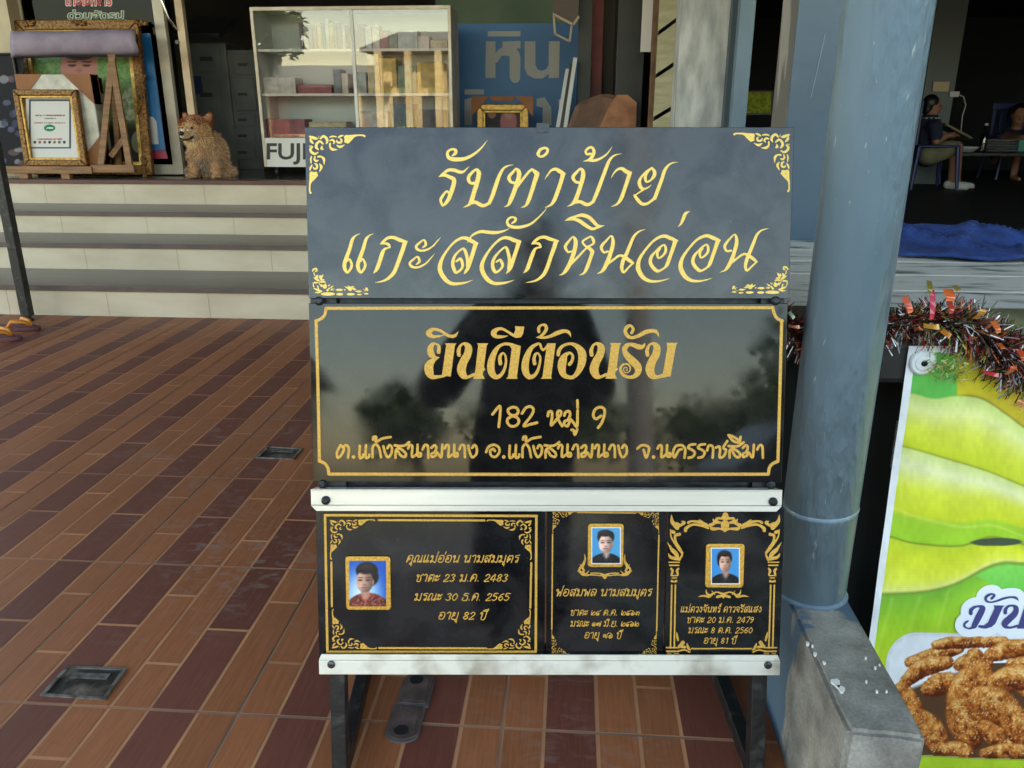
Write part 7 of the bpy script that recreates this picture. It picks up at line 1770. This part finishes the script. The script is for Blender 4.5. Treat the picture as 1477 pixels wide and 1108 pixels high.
diner(); chair(px_(1468, 180, 1.5)[0], YP+1.52, rad(-90), 'blue plastic chair behind the dark table with the stacked plates')
# grey post with a notice, socket and cable
xg = atY(1366, 60, YP+.6).x; mb = MB(); mb.box((xg-.16, YP+.6, SFZ), (xg+.16, YP+.8, 3.4)); o = mb.build('grey_post', mat('grey_wall_post', (108, 116, 118), .7), bevel=.005); tag(o, 'grey post behind the seated person', 'post')
a, b = pbox(1346, 118, 1369, 132, YP+.57, .015); o = MB().box(a, b).build('notice_plate', mat('notice', (190, 170, 140), .6)); tag(o, 'small cream notice plate fixed on the grey post', 'notice')
so_ = thing('wall_socket', 'pale wall socket with a hanging cable beside the grey post', 'socket', atY(1375, 136, YP+.57)); a, b = pbox(1370, 132, 1384, 140, YP+.57, .02); MB().box(a, b).build('box', M['dish'], so_, bevel=.004)
mb = MB(); mb.tube([px_(x, y, .55) for x, y in ((1384, 137), (1390, 140), (1393, 152), (1388, 168), (1386, 190))], .006, 6); mb.build('cable', M['dish'], so_, smooth=True)
pp = thing('foliage_stand_in', 'added yellow green panel standing in for foliage in the dark gap', 'picture', atY(1092, 148, 9*H))  # made-up panel, coloured like the foliage glimpsed in the gap
def foliage_colours(X, Y):
    n = vnoise(X, Y, 3, 2)*.6+vnoise(X, Y, 1.3, 7)*.4; img = np.zeros(X.shape+(3,))+np.array([96, 110, 20.]); img = blend(img, n, (200, 210, 60)); return img
print_sheet('picture', YPlane(8.9*H), 1072, 133, 1112, 163, 1.0, foliage_colours, M['prints'], 0, pp); mb = MB(); a, b = pbox(1070, 131, 1114, 166, 8.91*H, .02); mb.box(a, b); mb.build('backing', M['black'], pp)

# ================================================================== the photographer, mirrored in the polished stone
ph = thing('person', 'person in dark clothes standing in front of the sign holding up a phone', 'person', (.05, -.33, 0))
mb = MB(); hc = Vector((.10, -.28, H+.27)); fdir = Vector((-.1, 1, -.45)); head(mb, hc, fdir, .098)
nk = Vector((.08, -.31, H+.08)); hip = Vector((.05, -.34, .66)); capsule(mb, nk+Vector((0, 0, -.1)), .10, hip, .12)
wr = []
for sg in (1, -1):
    sh = nk+Vector((sg*.17, 0, -.06)); el_ = Vector((.02+sg*.27, -.16, H-.26)); w_ = Vector((sg*.125, -.06, H-.055)); capsule(mb, sh, .05, el_, .042); capsule(mb, el_, .042, w_, .028); hand(mb, w_, (-sg*.75, .15, .6), .8, .9, 1)
    kn = Vector((.05+sg*.09, -.33, .33)); an = Vector((.05+sg*.1, -.36, .045)); capsule(mb, hip+Vector((sg*.08, 0, -.02)), .085, kn, .06); capsule(mb, kn, .058, an, .038); capsule(mb, an+Vector((0, -.02, -.005)), .034, an+Vector((0, .13, -.015)), .028)
fuse(mb, 'body', M['skin'], .012, ph, 3); face(ph, hc, fdir, .098)
M['darkcloth'] = mat('dark_cloth', (40, 36, 40), .9)
mb = MB(); capsule(mb, nk+Vector((0, 0, -.1)), .15, hip+Vector((0, 0, -.05)), .2)
for sg in (1, -1): sh = nk+Vector((sg*.16, 0, -.07)); el_ = Vector((.02+sg*.27, -.16, H-.26)); capsule(mb, sh, .078, el_, .085); capsule(mb, el_, .08, el_.lerp(Vector((sg*.125, -.06, H-.055)), .7), .05)
fuse(mb, 'jacket', M['darkcloth'], .015, ph, 3)
mb = MB()
for sg in (1, -1): capsule(mb, Vector((.05+sg*.08, -.34, .6)), .115, Vector((.05+sg*.1, -.35, .1)), .075)
fuse(mb, 'trousers', M['darkcloth'], .015, ph, 3)
mb = MB(); ellipsoid(mb, hc+Vector((.0, -.03, .03)), (.095, .1, .105)); ellipsoid(mb, hc+Vector((.01, -.07, -.08)), (.1, .075, .13)); fuse(mb, 'hair', M['hair'], .01, ph, 2)
RM = Matrix(((RT[0], UP[0], -FW[0], -FW[0]*.012), (RT[1], UP[1], -FW[1], -FW[1]*.012), (RT[2], UP[2], -FW[2], H-FW[2]*.012), (0, 0, 0, 1)))
p_ = thing('phone', 'black phone held up in both hands by the standing person', 'phone', M=RM); mb = MB(); mb.box((-.075, -.055, 0), (.075, .02, .008)); mb.build('case', M['black'], p_, bevel=.002, M=RM)
mb = MB(); mb.box((-.07, -.05, .0081), (.07, .015, .0086)); mb.build('screen', M['machined'], p_, M=RM)
bpy.context.view_layer.update()
